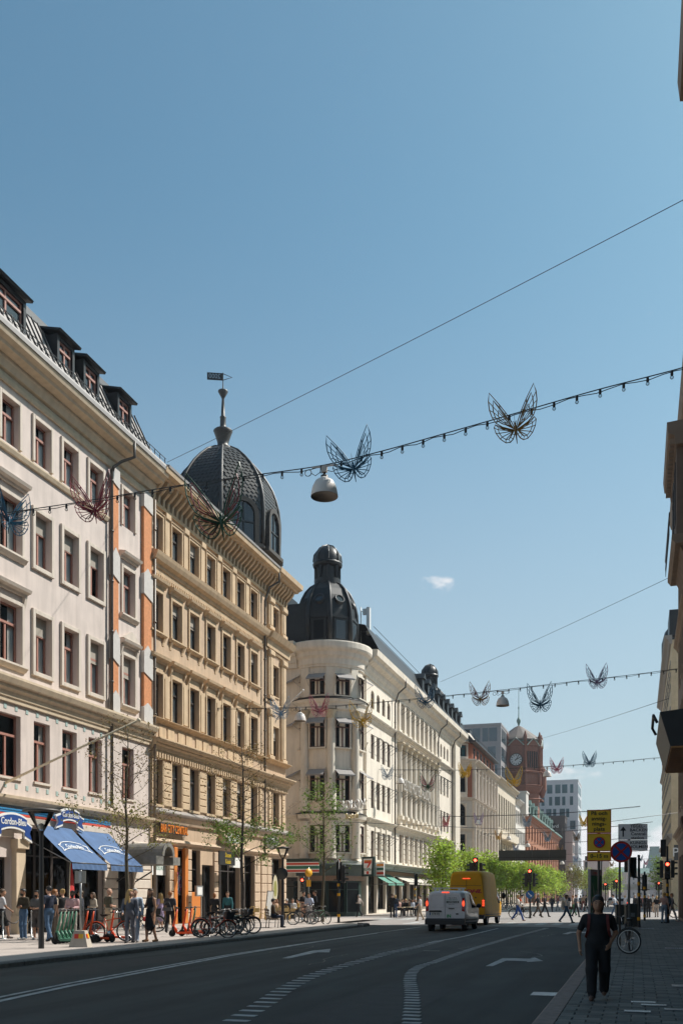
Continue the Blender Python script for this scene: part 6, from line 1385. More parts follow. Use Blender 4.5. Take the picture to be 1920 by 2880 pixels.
Yw = 43; p = PY(1768, 2600, Yw); p.z = .13; t = thing('direction_sign', 'white direction sign with black words on a grey pole', 'sign', p, TH*.6); z0, z1, z2 = [PY(1768, y, Yw).z-.13 for y in (2394, 2363.5, 2319)]
mb = MB(); mb.tube([(0, 0, 0), (0, 0, z2-.1)], .055, 8); mb.build('pole', M_STEEL, t); sc = 44.2/2700; xL, xR = (1740-1768)*sc, (1814-1768)*sc
M_SGW = mat('sign_white', (.85, .83, .82), .45)
plate(t, 'upper_plate', xL, xR, z1+.008, z2, M_SGW, border=M_SGK, y=-.08); plate(t, 'lower_plate', xL, xR, z0, z1-.008, M_SGW, border=M_SGK, y=-.08)
for i, s_ in enumerate(('TEGEL-', 'BACKEN', 'Central-', 'station')):
    l = lettering(s_, .175, M_SGK, t, (.36 + (-.02, .03, .03, -.02)[i], -.106, z2-.1-i*.163), FACE_NY, .002, .0025, 1.12)
for i, s_ in enumerate(('KUNGS-', 'HOLMEN')): lettering(s_, .175, M_SGK, t, (.38, -.106, z1-.13-i*.17), FACE_NY, .002, .0025, 1.12)
mb = MB(); xa = xL+.2; mb.box(xa-.03, xa+.03, -.108, -.104, z1+.14, z2-.2); mb.add([(xa-.13, -.106, z2-.28), (xa+.13, -.106, z2-.28), (xa, -.106, z2-.1)], [(0, 1, 2)]); mb.build('arrow', M_SGK, t)
mb = MB(); mb.box(xa-.03, xa+.03, -.108, -.104, z0+.1, z1-.2); mb.add([(xa-.02, -.106, z1-.28), (xa+.2, -.106, z1-.2), (xa+.08, -.106, z1-.08)], [(0, 1, 2)]); mb.build('arrow', M_SGK, t)
# green poster stand
Yp = 44; p = PY(1672, 2600, Yp); p.z = .02; t = thing('poster_stand', 'tall green poster stand with a grey frame behind the woman in black', 'poster stand', p, R(70)); zt_ = PY(1672, 2448, Yp).z
mb = MB(); mb.box(-.62, .62, -.06, .06, .3, zt_); mb.build('frame', mat('frame_grey', (.30, .29, .30), .5), t); mb = MB(); mb.box(-.55, .55, -.066, -.061, .45, zt_-.28); mb.build('poster', mat('poster_green', (.10, .30, .14), .6), t); mb = MB(); mb.box(-.55, .55, -.066, -.061, zt_-.26, zt_-.04); mb.build('header', mat('poster_pink', (.55, .42, .40), .6), t)
mb = MB(); mb.box(-.5, .5, -.07, -.067, .95, 1.03); mb.box(-.5, .5, -.07, -.067, .62, .7)
for sx in (-1, 1): mb.add([(sx*.1, -.069, 1.7), (sx*.42, -.069, 2.25), (sx*.3, -.069, 1.6)], [(0, 1, 2)]); mb.add([(sx*.1, -.069, 1.45), (sx*.4, -.069, 1.1), (sx*.22, -.069, 1.5)], [(0, 1, 2)])
mb.box(-.07, .07, -.07, -.067, 1.4, 1.9); mb.build('poster_print', mat('poster_pale', (.45, .50, .40), .6), t); lettering('consent', .2, M_REDS, t, (0, -.068, zt_-.15), FACE_NY, .002)
mb = MB(); mb.box(.56, .66, -.07, .09, 0, zt_+.5); mb.build('post', M_STEEL, t)
# waste bin
p = PG(1776, 2607, .13); t = thing('waste_bin', 'large dark green street bin behind the parked bicycle', 'bin', p, R(10)); mb = MB(); mb.box(-.32, .32, -.3, .3, 0, 1.0); mb.build('body', mat('bin_green_black', (.02, .026, .024), .5), t); mb = MB(); mb.extr([(-.34, 1.0), (.34, 1.0), (.34, 1.06), (.22, 1.17), (-.22, 1.17), (-.34, 1.06)], -.32, .32); mb.build('hood', MATS['bin_green_black'], t); mb = MB(); mb.box(-.1, .1, -.31, -.3, .5, .7); mb.build('sticker', M_GRATE, t)
p = PG(1750, 2601, .13); t = thing('cable_cabinet', 'black utility cabinet left of the street bin', 'cabinet', p, R(10)); mb = MB(); mb.box(-.36, .36, -.25, .25, 0, 1.02); mb.build('body', MATS['bin_green_black'], t); mb = MB(); mb.box(-.38, .38, -.27, .27, 1.02, 1.08); mb.build('lid', M_IRON, t)
# overhead gantry sign (back)
Yg = 72; a, b = PY(1402, 2393, Yg), PY(1592, 2420, Yg); t = thing('gantry_sign', 'back of a long dark overhead road sign spanning the lanes', 'sign', (b.x+2.5, Yg, 0)); a.z -= 0
for i in range(4):
    x0 = a.x - b.x - 2.5 + (b.x-a.x)*i/4; mb = MB(); mb.box(x0+.006, x0+(b.x-a.x)/4-.006, -.06, .06, b.z, a.z); mb.build('panel', mat('sign_back_green_grey', (.055, .06, .055), .6, var=.08, scale=3), t)
mb = MB(); mb.box(a.x-b.x-2.5, -2.5, -.09, -.062, b.z+.2, b.z+.24); mb.build('rib', M_TL, t); mb = MB(); [mb.tube([(x_, .0, a.z), (x_, 0, a.z+1.6)], .018, 5) for x_ in (a.x-b.x-2.3, -2.8)]; mb.tube([(X3-b.x-2.5, 0, a.z+2.4), (a.x-b.x-2.3, 0, a.z+1.6), (-2.8, 0, a.z+1.6), (RW+1-b.x-2.5, 0, a.z+2.6)], .018, 5); mb.build('carrying_wire', M_IRON, t)
# bench
def bench(label, p, rz):
    t = thing('park_bench', label, 'bench', p, rz); w_ = mat('bench_wood', (.09, .06, .04), .6)
    for i in range(4): mb = MB(); mb.box(-.75, .75, -.2+i*.12, -.1+i*.12, .42, .46); mb.build('seat_slat', w_, t)
    for i in range(3): mb = MB(Matrix.Translation((0, -.24, .55+i*.13)) @ Matrix.Rotation(R(12), 4, 'X')); mb.box(-.75, .75, -.015, .015, 0, .1); mb.build('back_slat', w_, t)
    for sx in (-.6, .6):
        mb = MB(); mb.tube([(sx, .22, 0), (sx, .24, .42), (sx, -.2, .42), (sx, -.3, .95)], .022, 6); mb.tube([(sx, -.2, .42), (sx, -.24, 0)], .022, 6); mb.build('leg', M_IRON, t)
    return t
BEN = GP(765, 2610); bench('dark slatted bench with a seated man by the kerb', BEN, R(-62))
# cafe chairs and tables
def cafe_chair(label, p, rz, group):
    t = thing('cafe_chair', label, 'chair', p, rz, group); ca = mat('rattan_ochre', (.48, .30, .07), .6, var=.15, scale=20)
    mb = MB(); mb.lathe([(0, .45), (.2, .45), (.22, .43), (.2, .42)], 14); mb.build('seat', mat('rattan_seat', (.55, .42, .2), .7), t)
    for sx, sy in ((-1, -1), (1, -1), (-1, 1), (1, 1)): mb = MB(); mb.tube([(sx*.16, sy*.15, .43), (sx*.2, sy*.2, 0)], .016, 6); mb.build('leg', ca, t)
    mb = MB(); mb.tube([(-.19, -.16, .43), (-.2, -.24, .75), (-.1, -.27, .9), (.1, -.27, .9), (.2, -.24, .75), (.19, -.16, .43)], .017, 6); mb.build('back_frame', ca, t)
    mb = MB(); mb.poly([(-.15, -.2, .55), (.15, -.2, .55), (.16, -.245, .8), (-.16, -.245, .8)]); mb.build('backrest', MATS['rattan_seat'], t); return t
ch = cafe_chair('yellow rattan cafe chair nearest the tree by the shop window', GP(702, 2592), R(60), 'yellow cafe chairs')
for px, py, rz, lb in ((722, 2592, 200, 'yellow rattan chair between the tree and the seated man'), (738, 2590, 120, 'yellow rattan chair against the stone pier'), (806, 2589, 10, 'yellow rattan chair under the white haired guest'), (815, 2592, 150, 'yellow rattan chair beside the lamp post'), (778, 2588, 40, 'yellow rattan chair of the seated woman')):
    dup(ch, GP(px, py), R(rz), lb)
def cafe_table(label, p):
    t = thing('cafe_table', label, 'table', p, 0, 'small cafe tables'); mb = MB(); mb.lathe([(0, .73), (.33, .73), (.33, .70), (0, .70)], 18); mb.build('table_top', mat('table_beige', (.55, .45, .28), .5), t); mb = MB(); mb.lathe([(.22, 0), (.2, .02), (.03, .04), (.03, .7)], 10); mb.build('base', M_IRON, t); return t
for px, py, lb in ((712, 2590, 'small round table between the yellow chairs near the tree'), (795, 2589, 'small round table with the seated couple')): cafe_table(lb, GP(px, py))
for k, (px, py) in enumerate(((1128, 2580), (1146, 2579), (1160, 2578))): p = PG(px, py, .1); cafe_table('cafe table under the white awning, ' + ('nearest the dark couple', 'middle one', 'nearest the signal pole')[k], p)
# sandwich board, oval window poster
p = Vector((-22.5, AY(752, -22.5), ZP)); t = thing('sandwich_board', 'white sandwich board leaning by the stone pier', 'sign', p, R(70)); mb = MB(Matrix.Rotation(R(8), 4, 'X')); mb.box(-.3, .3, -.02, .02, .05, 1.9); mb.build('frame', mat('board_frame', (.12, .10, .09), .6), t); mb = MB(Matrix.Rotation(R(8), 4, 'X')); mb.box(-.26, .26, -.026, -.021, .3, 1.85); mb.build('sheet', M_WHITE, t)
p = PX(774, 2500, X1-.15); t = thing('oval_poster', 'oval food poster in the corner shop window', 'poster', p); mb = MB(Matrix.Diagonal((1, 1, 1.9, 1)) @ Matrix.Rotation(R(90), 4, 'Y')); mb.lathe([(0, .0), (.5, 0)], 24); mb.build('sheet', mat('poster_cream', (.50, .44, .30), .6), t); mb = MB(Matrix.Diagonal((1, 1, 1.9, 1)) @ Matrix.Rotation(R(90), 4, 'Y')); mb.lathe([(0, .01), (.3, .01)], 12); mb.build('dish_print', mat('poster_olive', (.25, .24, .06), .6), t)
# ================================================================== trees
M_BARK = mat('bark_grey_olive', (.10, .085, .055), .9, var=.25, scale=14, bump=.4, bscale=40)
M_BARKD = mat('bark_dark', (.05, .042, .035), .9, var=.25, scale=14)
M_LEAF = sub_mat('leaf_spring_green', (.30, .40, .055), .58); M_LEAFN = sub_mat('leaf_fresh_green', (.14, .21, .04), .45); M_LEAFB = sub_mat('leaf_bud_brown', (.17, .115, .035), .35); M_LEAFD = sub_mat('leaf_olive_brown', (.20, .19, .045), .4)
def leaf_cloud(mb, centers, n, size, spread, rn, flat=1.0):
    for _ in range(n):
        c = rn.choice(centers); g = lambda: rn.gauss(0, spread)
        p = Vector((c[0]+g(), c[1]+g(), c[2]+g()*flat)); s = size*rn.uniform(.6, 1.35)
        a = Vector((rn.gauss(0, 1), rn.gauss(0, 1), rn.gauss(0, .6))).normalized(); b = a.cross(Vector((rn.gauss(0, 1), rn.gauss(0, 1), rn.gauss(0, 1)))).normalized()
        mb.add([p-a*s*.5, p+b*s*.28, p+a*s*.5, p-b*s*.28], [(0, 1, 2, 3)])
def tree(label, p, h, tr, nb, reach, seed, leaves, first=.38, name='street_tree', group=None, bark=M_BARK, up=.55, twig=4, spread=.16):
    """leaves: list of (material, count, size, zmin fraction, zmax fraction)"""
    rn = random.Random(seed); t = thing(name, label, 'tree', p, group=group)
    mb = MB(); pts = []; x = y = 0
    for i in range(9): pts.append(Vector((x, y, h*.97*i/8))); x += rn.gauss(0, .035)*h*.12; y += rn.gauss(0, .035)*h*.12
    mb.tube(pts, [tr*(1-i/8.6)+.008 for i in range(9)], 8); mb.build('trunk', bark, t)
    def trunk_at(z):
        f = z/(h*.97)*8; i = min(7, int(f)); return pts[i].lerp(pts[i+1], f-i)
    br = MB(); tips = []
    for k in range(nb):
        f = first+(1-first)*((k+.5)/nb)**.9; z = h*f*.95; b0 = trunk_at(z); a = k*2.399+rn.uniform(-.4, .4)
        L = reach*(1-.55*((f-first)/(1-first))**1.3)*rn.uniform(.75, 1.15); q = [b0]; d = Vector((math.cos(a), math.sin(a), up*rn.uniform(.6, 1.3))).normalized()
        for s_ in range(4): d = (d+Vector((rn.gauss(0, .12), rn.gauss(0, .12), rn.gauss(.05, .1)))).normalized(); q.append(q[-1]+d*L/4)
        r0 = tr*.33*(1-.6*f); br.tube(q, [r0, r0*.8, r0*.6, r0*.4, r0*.2], 5, caps=False)
        tips += [q[2], q[3], q[4]]
        for w_ in range(twig):
            j = rn.choice((1, 2, 3)); s0 = q[j].lerp(q[j+1], rn.random()); e = s0+(d+Vector((rn.gauss(0, .7), rn.gauss(0, .7), rn.gauss(.15, .5)))).normalized()*L*rn.uniform(.2, .45); m_ = s0.lerp(e, .5)+Vector((0, 0, .05)); br.tube([s0, m_, e], [r0*.35, r0*.25, r0*.12], 4, caps=False); tips += [e, m_]
    br.build('branches', bark, t)
    for i, (mm, cnt, sz, za, zb) in enumerate(leaves):
        cs = [c for c in tips if za*h <= c.z <= zb*h]
        if not cs: continue
        lb = MB(); leaf_cloud(lb, cs, cnt, sz, spread, rn); o = lb.build('crown' if i == 0 else 'upper_crown', mm, t); o['kind'] = 'stuff'
    return t
tb = GP(359, 2642)
tree('sparse young street tree in front of the barrel canopy', tb, 7.9, .085, 26, 2.3, 11, [(M_LEAFD, 900, .1, .3, .62), (M_LEAFB, 1500, .075, .5, 1.05)], first=.36, up=.5, group='young street trees')
tree('slender street tree in front of the tan house and its cafe', GP(685, 2611), 9.0, .105, 30, 2.5, 5, [(M_LEAFN, 2300, .13, .25, .56), (M_LEAFB, 2300, .085, .52, 1.05)], first=.32, up=.42, bark=M_BARKD, group='young street trees')
tree('leafy young tree in front of the striped corner shop', GP(907, 2594), 8.3, .10, 26, 2.3, 9, [(M_LEAFN, 2100, .14, .25, 1.05)], first=.36, up=.5, group='young street trees')
tree('street tree mostly outside the left edge, one leafy branch showing', Vector((-17.1, 16.6, ZP)), 8.0, .09, 24, 2.5, 21, [(M_LEAF, 1500, .12, .3, 1.05)], first=.4, group='young street trees')
crowns = [(1243, -16.2, 5.7, 2.0, 'green tree above the white van, nearest of the leafy row'), (1316, -16.4, 5.6, 2.3, 'green tree behind the yellow van roof'), (1372, -16.2, 5.6, 2.6, 'broad green tree right of the yellow van'), (1425, -16.6, 5.6, 2.7, 'green tree behind the woman in blue trousers'), (1462, -16.2, 5.8, 3.0, 'green tree left of the blue arrow sign'), (1500, -16.5, 6.0, 3.2, 'green tree behind the blue arrow sign'), (1530, -16.2, 6.0, 3.4, 'green tree right of the arrow sign'), (1556, -16.3, 5.8, 3.4, 'last bright green tree of the row')]
for i, (px, X, h, rr, lb) in enumerate(crowns):
    yy = AY(px, X); tree(lb, Vector((X, yy, .1)), h, .11, 26, rr*.85, 30+i, [(M_LEAF, 3900, .24 + .02*i, .2, 1.1)], first=.3, name='leafy_tree', group='leafy trees beyond the crossing', up=.55, twig=5, spread=.46)
for i, (px, Yf, lb) in enumerate(((1612, 215, 'olive brown tree near the white office tower'), (1720, 240, 'yellow green tree under the viaduct'), (1650, 250, 'pale tree behind the poster stand'), (1862, 170, 'dark bush like tree beside the right corner'))):
    p = PY(px, 2590, Yf); p.z = 0; tree(lb, p, 7.5, .14, 20, 3.2, 60+i, [(M_LEAFD if i == 0 else M_LEAFN if i == 3 else M_LEAF, 2600, .34, .2, 1.1)], first=.3, name='far_tree', group='far trees', spread=.5)

# ================================================================== light strings, butterflies, hanging lamps
wing_up = [(.03, .12), (.14, .5), (.34, .95), (.6, 1.4), (1.0, 2.0), (1.1, 1.55), (1.12, 1.1), (1.04, .7), (.9, .42), (.62, .22), (.3, .12), (.03, .05)]
wing_lo = [(.06, .02), (.35, .08), (.66, .2), (.95, .34), (1.03, .18), (.98, -.1), (.82, -.4), (.58, -.6), (.36, -.58), (.2, -.42), (.08, -.18)]
def loop_scale(pl, c, f): return [(c[0]+(x-c[0])*f, c[1]+(y-c[1])*f) for x, y in pl]
BFLY = {}
def wing_mesh(key, mat_o, mat_i, r):
    if key in BFLY: return BFLY[key]
    out = []
    for sg in (-1, 1):
        mb = MB()
        def T(q): return [(sg*x*.5, 0, z*.5) for x, z in q]
        mb.tube(T(wing_up), r, 4, closed=True); mb.tube(T(wing_lo), r, 4, closed=True)
        inner = loop_scale(wing_up, (.55, .75), .68); il = loop_scale(wing_lo, (.5, -.1), .66)
        for b in (inner[3], inner[4], inner[5], inner[6], inner[7], inner[8]): mb.tube(T([(.06, .1), b]), r*.7, 4)
        for i in (2, 3, 5, 6, 7, 8): mb.tube(T([inner[i], wing_up[i]]), r*.8, 4)
        for i in range(3, 11): mb.tube(T([(.1, 0), il[i] if i < len(il) else il[-1], wing_lo[i]]), r*.8, 4)
        mb.cur = 1; mb.tube(T(inner), r, 4, closed=True); mb.tube(T(il), r*.9, 4, closed=True); mb.tube(T(loop_scale(wing_up, (.5, .6), .36)), r*.9, 4, closed=True)
        out.append(mb.mesh('wing', [mat_o, mat_i]))
    mb = MB(); mb.tube([(0, 0, -.3), (0, 0, .1), (0, 0, .16)], [.008, .035, .02], 6); mb.tube([(.0, 0, .14), (.03, 0, .24)], r*.7, 4); mb.tube([(0, 0, .14), (-.03, 0, .24)], r*.7, 4); mb.ball((0, 0, .17), .03, 6, 4)
    out.append(mb.mesh('body', mat_o)); BFLY[key] = out; return out
bcol = {'blue': (.02, .10, .17), 'gold': (.26, .14, .03), 'red': (.25, .025, .04), 'green': (.015, .07, .03), 'pink': (.55, .16, .22), 'yellow': (.72, .44, .03), 'silver': (.42, .44, .47), 'violet': (.28, .16, .30), 'sky': (.20, .34, .48)}
for k, c in bcol.items(): mat('wire_'+k, c, .45, spec=.5)
def butterfly(label, px, py, Y, o, i, size=1.0, yaw=0, fold=35, roll=0, r=.013):
    p = PY(px, py, Y); t = thing('butterfly_light', label, 'decoration', p, group='wire butterflies on the light strings'); t.rotation_euler = (0, R(roll), R(yaw)); t.scale = (size,)*3
    ms = wing_mesh((o, i, r), MATS['wire_'+o], MATS['wire_'+i], r)
    for k, sg in ((0, 1), (1, -1)): put('wing', ms[k], t, None, (R(-8), 0, R(sg*fold)))
    put('body', ms[2], t); mb = MB(); mb.tube([(0, 0, .1), (0, 0, .42)], .004, 4); mb.build('hanger', M_IRON, t); return t
def light_string(label, Y, pts, sp, bulbs=True, r=.014):
    """pts: photo points along the wire on the plane Y"""
    P = [PY(x, y, Y) for x, y in pts]; t = thing('light_string', label, 'light string', P[0], group='strings across the street'); L = [p-P[0] for p in P]
    # smooth
    q = []
    for a, b in zip(L, L[1:]):
        for k in range(6): q.append(a.lerp(b, k/6))
    q.append(L[-1])
    for _ in range(4): q = [q[0]]+[(q[i-1]+q[i]*2+q[i+1])/4 for i in range(1, len(q)-1)]+[q[-1]]
    mb = MB(); mb.tube(q, r, 5); mb.build('wire', M_IRON, t)
    mb = MB(); mb.tube([v+Vector((0, 0, -.05-.03*math.sin(i*1.7))) for i, v in enumerate(q)], r*.8, 4); mb.build('cable', M_IRON, t)
    if bulbs:
        m_ = MB(); m_.lathe([(.03, .0), (.035, -.1), (.028, -.12)], 8); me = m_.mesh('bulb_socket', M_IRON); m_ = MB(); m_.ball((0, 0, -.16), .045, 8, 6); mg = m_.mesh('bulb', MATS['lamp_glass'])
        tot = sum((b-a).length for a, b in zip(q, q[1:])); d = sp/2; acc = 0
        for a, b in zip(q, q[1:]):
            l = (b-a).length
            while d <= acc+l:
                f = (d-acc)/l; o = put('bulb_socket', me, t, a.lerp(b, f)); put('bulb', mg, o); d += sp
            acc += l
    return t
def hang_lamp(label, px, py, Y, s=1.0, detail=True):
    p = PY(px, py, Y); t = thing('hanging_lamp', label, 'street lamp', p, group='hanging street lamps', scale=s)
    mb = MB(); mb.lathe([(.36, -.38), (.35, -.3), (.32, -.14), (.24, .02), (.12, .1), (.1, .12)], 20); mb.build('shade', mat('lamp_shade_white', (.72, .67, .62), .55), t)
    mb = MB(); mb.lathe([(.36, -.385), (.34, -.33), (0, -.3)], 20); mb.build('diffuser', mat('lamp_diffuser', (.25, .21, .17), .5), t)
    mb = MB(); mb.lathe([(.1, .1), (.1, .17), (.04, .19), (.03, .26)], 10); mb.build('neck', M_PIPE, t)
    mb = MB(); mb.box(-.07, .07, -.05, .05, .26, .4); mb.box(-.34, .34, -.015, .015, .4, .44); mb.build('hanger', mat('lamp_hanger', (.5, .46, .42), .5), t)
    mb = MB(); mb.tube([(-.45+.09*math.cos(a*.7), 0, .3+.09*math.sin(a*.7)) for a in range(9)], .012, 5, closed=True); mb.tube([(-.36, 0, .28), (-.25, 0, .2), (-.07, 0, .3)], .01, 4); mb.tube([(.07, 0, .3), (.22, 0, .25), (.36, 0, .3)], .01, 4); mb.build('cable_loop', M_IRON, t); return t
light_string('nearest light string with bulbs sweeping from the left house to the right', 24.0, [(-480, 1487), (-260, 1478), (0, 1445), (240, 1410), (470, 1370), (700, 1338), (912, 1310), (1100, 1262), (1240, 1222), (1440, 1165), (1680, 1095), (1900, 1040), (2150, 965)], .55)
hang_lamp('large white bell lamp on the nearest string', 912, 1356, 24.0)
butterfly('dark blue wire butterfly cut by the left edge', 25, 1470, 24.0, 'blue', 'blue', 1.1, 75, 24, 4)
butterfly('dark red wire butterfly in front of the pale house', 268, 1440, 24.0, 'red', 'red', 1.1, 14, 30, -6)
butterfly('largest wire butterfly, green with red inner wings, before the dome', 623, 1474, 24.0, 'green', 'red', 1.5, 10, 30, -8)
butterfly('blue wire butterfly next to the large bell lamp', 995, 1322, 24.0, 'blue', 'blue', 1.06, 6, 22, -10)
butterfly('gold wire butterfly high in the sky', 1450, 1212, 24.0, 'gold', 'gold', 1.06, 4, 22, -6)
s2 = [(470, 1990), (700, 1993), (930, 1987), (1100, 1972), (1258, 1957), (1420, 1940), (1620, 1916), (1780, 1898), (1905, 1881)]
light_string('second light string between tan house and right block', 53.0, s2, .62)
hang_lamp('white bell lamp of the second string over the hotel tower', 843, 2010, 53.0); hang_lamp('white bell lamp of the second string against the sky', 1413, 1966, 53.0)
for px, py, o, i, lb in ((790, 2010, 'sky', 'silver', 'pale blue small butterfly left of the hotel tower lamp'), (900, 2003, 'pink', 'red', 'pink red butterfly on the hotel tower'), (1018, 2030, 'yellow', 'silver', 'yellow butterfly with silver wings on the hotel tower'), (1196, 1978, 'blue', 'sky', 'blue butterfly in front of the hotel roof'), (1350, 1970, 'gold', 'violet', 'gold violet butterfly left of the sky lamp'), (1519, 1985, 'blue', 'blue', 'blue butterfly right of the sky lamp'), (1678, 1922, 'violet', 'blue', 'small violet blue butterfly near the right block')):
    butterfly(lb, px, py, 53.0, o, i, 1.25 if px in (1018, 1519) else 1.05, 8+px % 7, 28, -3, .015)
s3 = [(812, 2157), (1000, 2163), (1278, 2167), (1450, 2161), (1620, 2152), (1760, 2140), (1880, 2128)]
light_string('third light string at the far side of the crossing', 82.0, s3, .8)
hang_lamp('white bell lamp in front of the hotel columns', 1125, 2192, 82.0); hang_lamp('white lamp on the third string beside the clock tower', 1538, 2172, 82.0)
for px, py, o, i, lb in ((1020, 2186, 'pink', 'pink', 'small pink butterfly beside the hotel wall'), (1089, 2185, 'silver', 'sky', 'silver butterfly on the hotel wall'), (1203, 2215, 'green', 'pink', 'green and pink butterfly before the hotel columns'), (1307, 2178, 'yellow', 'yellow', 'bright yellow butterfly by the brick attic'), (1445, 2200, 'yellow', 'sky', 'yellow and blue butterfly in front of the beige house'), (1565, 2166, 'pink', 'violet', 'pink butterfly right of the clock tower'), (1657, 2148, 'blue', 'sky', 'pale blue butterfly in the open sky')):
    butterfly(lb, px, py, 82.0, o, i, 1.3 if px in (1203, 1445) else 1.05, px % 13, 28, 0, .02)
for k, (Yf, s4) in enumerate(((111.0, [(1050, 2290), (1250, 2298), (1480, 2292), (1650, 2283), (1800, 2268)]), (140.0, [(1240, 2345), (1450, 2346), (1640, 2335), (1835, 2312)]), (170.0, [(1330, 2373), (1500, 2376), (1640, 2368), (1830, 2352)]), (205.0, [(1420, 2402), (1600, 2404), (1740, 2398), (1830, 2392)]), (240.0, [(1480, 2424), (1640, 2424), (1790, 2418), (1840, 2415)]))):
    light_string(('fourth', 'fifth', 'sixth', 'seventh', 'farthest')[k] + ' light string across the far street', Yf, s4, 1, False, .025)
rb = random.Random(6); oc = ['yellow', 'pink', 'sky', 'violet', 'gold', 'silver', 'blue']
nm = ['near the hotel', 'left of the gantry sign', 'over the lanes', 'right of the gantry sign', 'near the right corner']
far_b = {111.0: (2318, (1150, 1255, 1345, 1480, 1640), ('far yellow butterfly near the hotel end', 'yellow butterfly on the hotel end wall', 'orange yellow butterfly on the columned bay', 'pink butterfly over the beige house', 'blue silver butterfly left of the yellow sign')),
         140.0: (2358, (1400, 1540, 1620), ('blue butterfly before the long balcony', 'violet butterfly before the brick post office', 'dark butterfly before the white office tower')), 170.0: (2392, (1450, 1575, 1735), ('small pink butterfly over the gantry sign', 'small yellow butterfly on the dark office block', 'small butterfly between the two sign posts')),
         205.0: (2415, (1620, 1760, 1800), ('tiny orange butterfly beside the green poster', 'tiny butterfly right of the round sign', 'tiny gold butterfly left of the green tower')), 240.0: (2432, (1690, 1720, 1770, 1815, 1850), ('tiny pink butterfly above the viaduct left', 'tiny gold butterfly above the viaduct', 'tiny silver butterfly above the viaduct right', 'tiny orange butterfly near the green tower', 'tiny violet butterfly near the right corner'))}
for Yf, (py, xs, lbs) in far_b.items():
    for j, px in enumerate(xs): butterfly(lbs[j], px, py+rb.uniform(-4, 6), Yf, oc[(j*2+int(Yf)) % 7], oc[(j+3) % 7], 1.1, rb.uniform(-30, 30), 40, 0, .03)
for k, (px, py, Yf) in enumerate(((1344, 2310, 111.0), (1430, 2355, 140.0), (1580, 2425, 170.0), (1483, 2375, 140.0), (1604, 2443, 205.0))): hang_lamp(('white lamp before the columned bays', 'white lamp over the beige house shops', 'small white lamp right of the gantry sign', 'small white lamp above the gantry sign', 'farthest white lamp before the glass shop front')[k], px, py, Yf, 1.1)
# bare span wires
def span(label, a, b, r=.012, sag=.3):
    a, b = Vector(a), Vector(b); t = thing('span_wire', label, 'wire', a, group='bare span wires'); mb = MB(); mb.tube([(b-a)*(k/12)+Vector((0, 0, -sag*4*(k/12)*(1-k/12))) for k in range(13)], r, 5); mb.build('wire', M_IRON, t)
span('thin bare wire rising across the sky from the dome', PX(470, 1300, X1+.8), PY(2000, 520, 30), .012, .1)
span('thin wire in the sky right of the hotel roof', PX(1238, 1918, X3+.5), PY(1895, 1618, 66), .016, .15)
span('thin wire above the post office roof', PX(1490, 2085, X3), PY(1880, 1965, 70), .02, .2)
# ================================================================== vehicles
M_TYRE = mat('tyre_black', (.016, .016, .016), .8); M_RIM = mat('rim_silver', (.38, .38, .39), .35, metal=.8); M_VGL = glass_mat('vehicle_glass', refl=.2, opaque=(.01, .012, .014)); M_PLA = mat('black_plastic', (.02, .021, .022), .55)
M_LAMP = mat('tail_lamp_red', (.35, .01, .008), .25); M_LIT = mat('brake_lamp_lit', (.9, .05, .02), .3, emit=1.4, ecol=(1.0, .08, .03))
def loft(st, nm, m, parent, nose_cap=True):
    def sec(s_):
        y, zb, zl, zr, wb, wl, wr = s_; h = zr-zl
        half = [(wb*.93, zb), (wb, zb+.1), (wl, zb+(zl-zb)*.55), (wl, zl), (wl-.012, zl+.05), (wr+(wl-wr)*.45, zl+h*.45), (wr+.01, zl+h*.82), (wr-.05, zl+h*.94), (wr-.17, zr-.012), (0, zr)]
        return [(x, y, z) for x, z in half] + [(-x, y, z) for x, z in half[-2::-1]]
    secs = [sec(s_) for s_ in st]; n = len(secs[0]); mb = MB()
    mb.add([p for s_ in secs for p in s_], [(j*n+i, j*n+i+1, (j+1)*n+i+1, (j+1)*n+i) for j in range(len(secs)-1) for i in range(n-1)], True)
    mb.add(secs[0], [tuple(range(n))]); mb.add(secs[-1], [tuple(range(n))[::-1]]); mb.add([secs[j][k] for j in range(len(secs)) for k in (0, n-1)], [(2*j, 2*j+1, 2*j+3, 2*j+2) for j in range(len(secs)-1)])
    return mb.build(nm, m, parent), secs
def side_at(secs, st, y, t):
    """point on the right flank at length y, height index t (float on section polyline)"""
    j = max(0, min(len(st)-2, next((k for k in range(len(st)-1) if st[k][0] <= y <= st[k+1][0]), len(st)-2))); f = (y-st[j][0])/(st[j+1][0]-st[j][0])
    i = int(t); g = t-i; P = lambda s_: Vector(s_[i]).lerp(Vector(s_[min(i+1, len(s_)-1)]), g); return P(secs[j]).lerp(P(secs[j+1]), f)
def flank(secs, st, y0, y1, t0, t1, nm, m, parent, off=.006, ny=8, nt_=5, skew=0.0):
    for sg in (1, -1):
        mb = MB(); vs = []
        for a in range(ny+1):
            for b in range(nt_+1):
                t = t0+(t1-t0)*b/nt_; y = y0+(y1-y0)*a/ny - skew*(b/nt_)*(a/ny); p = side_at(secs, st, y, t); vs.append(((p.x+off)*sg, p.y, p.z))
        mb.add(vs, [(a*(nt_+1)+b, (a+1)*(nt_+1)+b, (a+1)*(nt_+1)+b+1, a*(nt_+1)+b+1) for a in range(ny) for b in range(nt_)], True); mb.build(nm, m, parent)
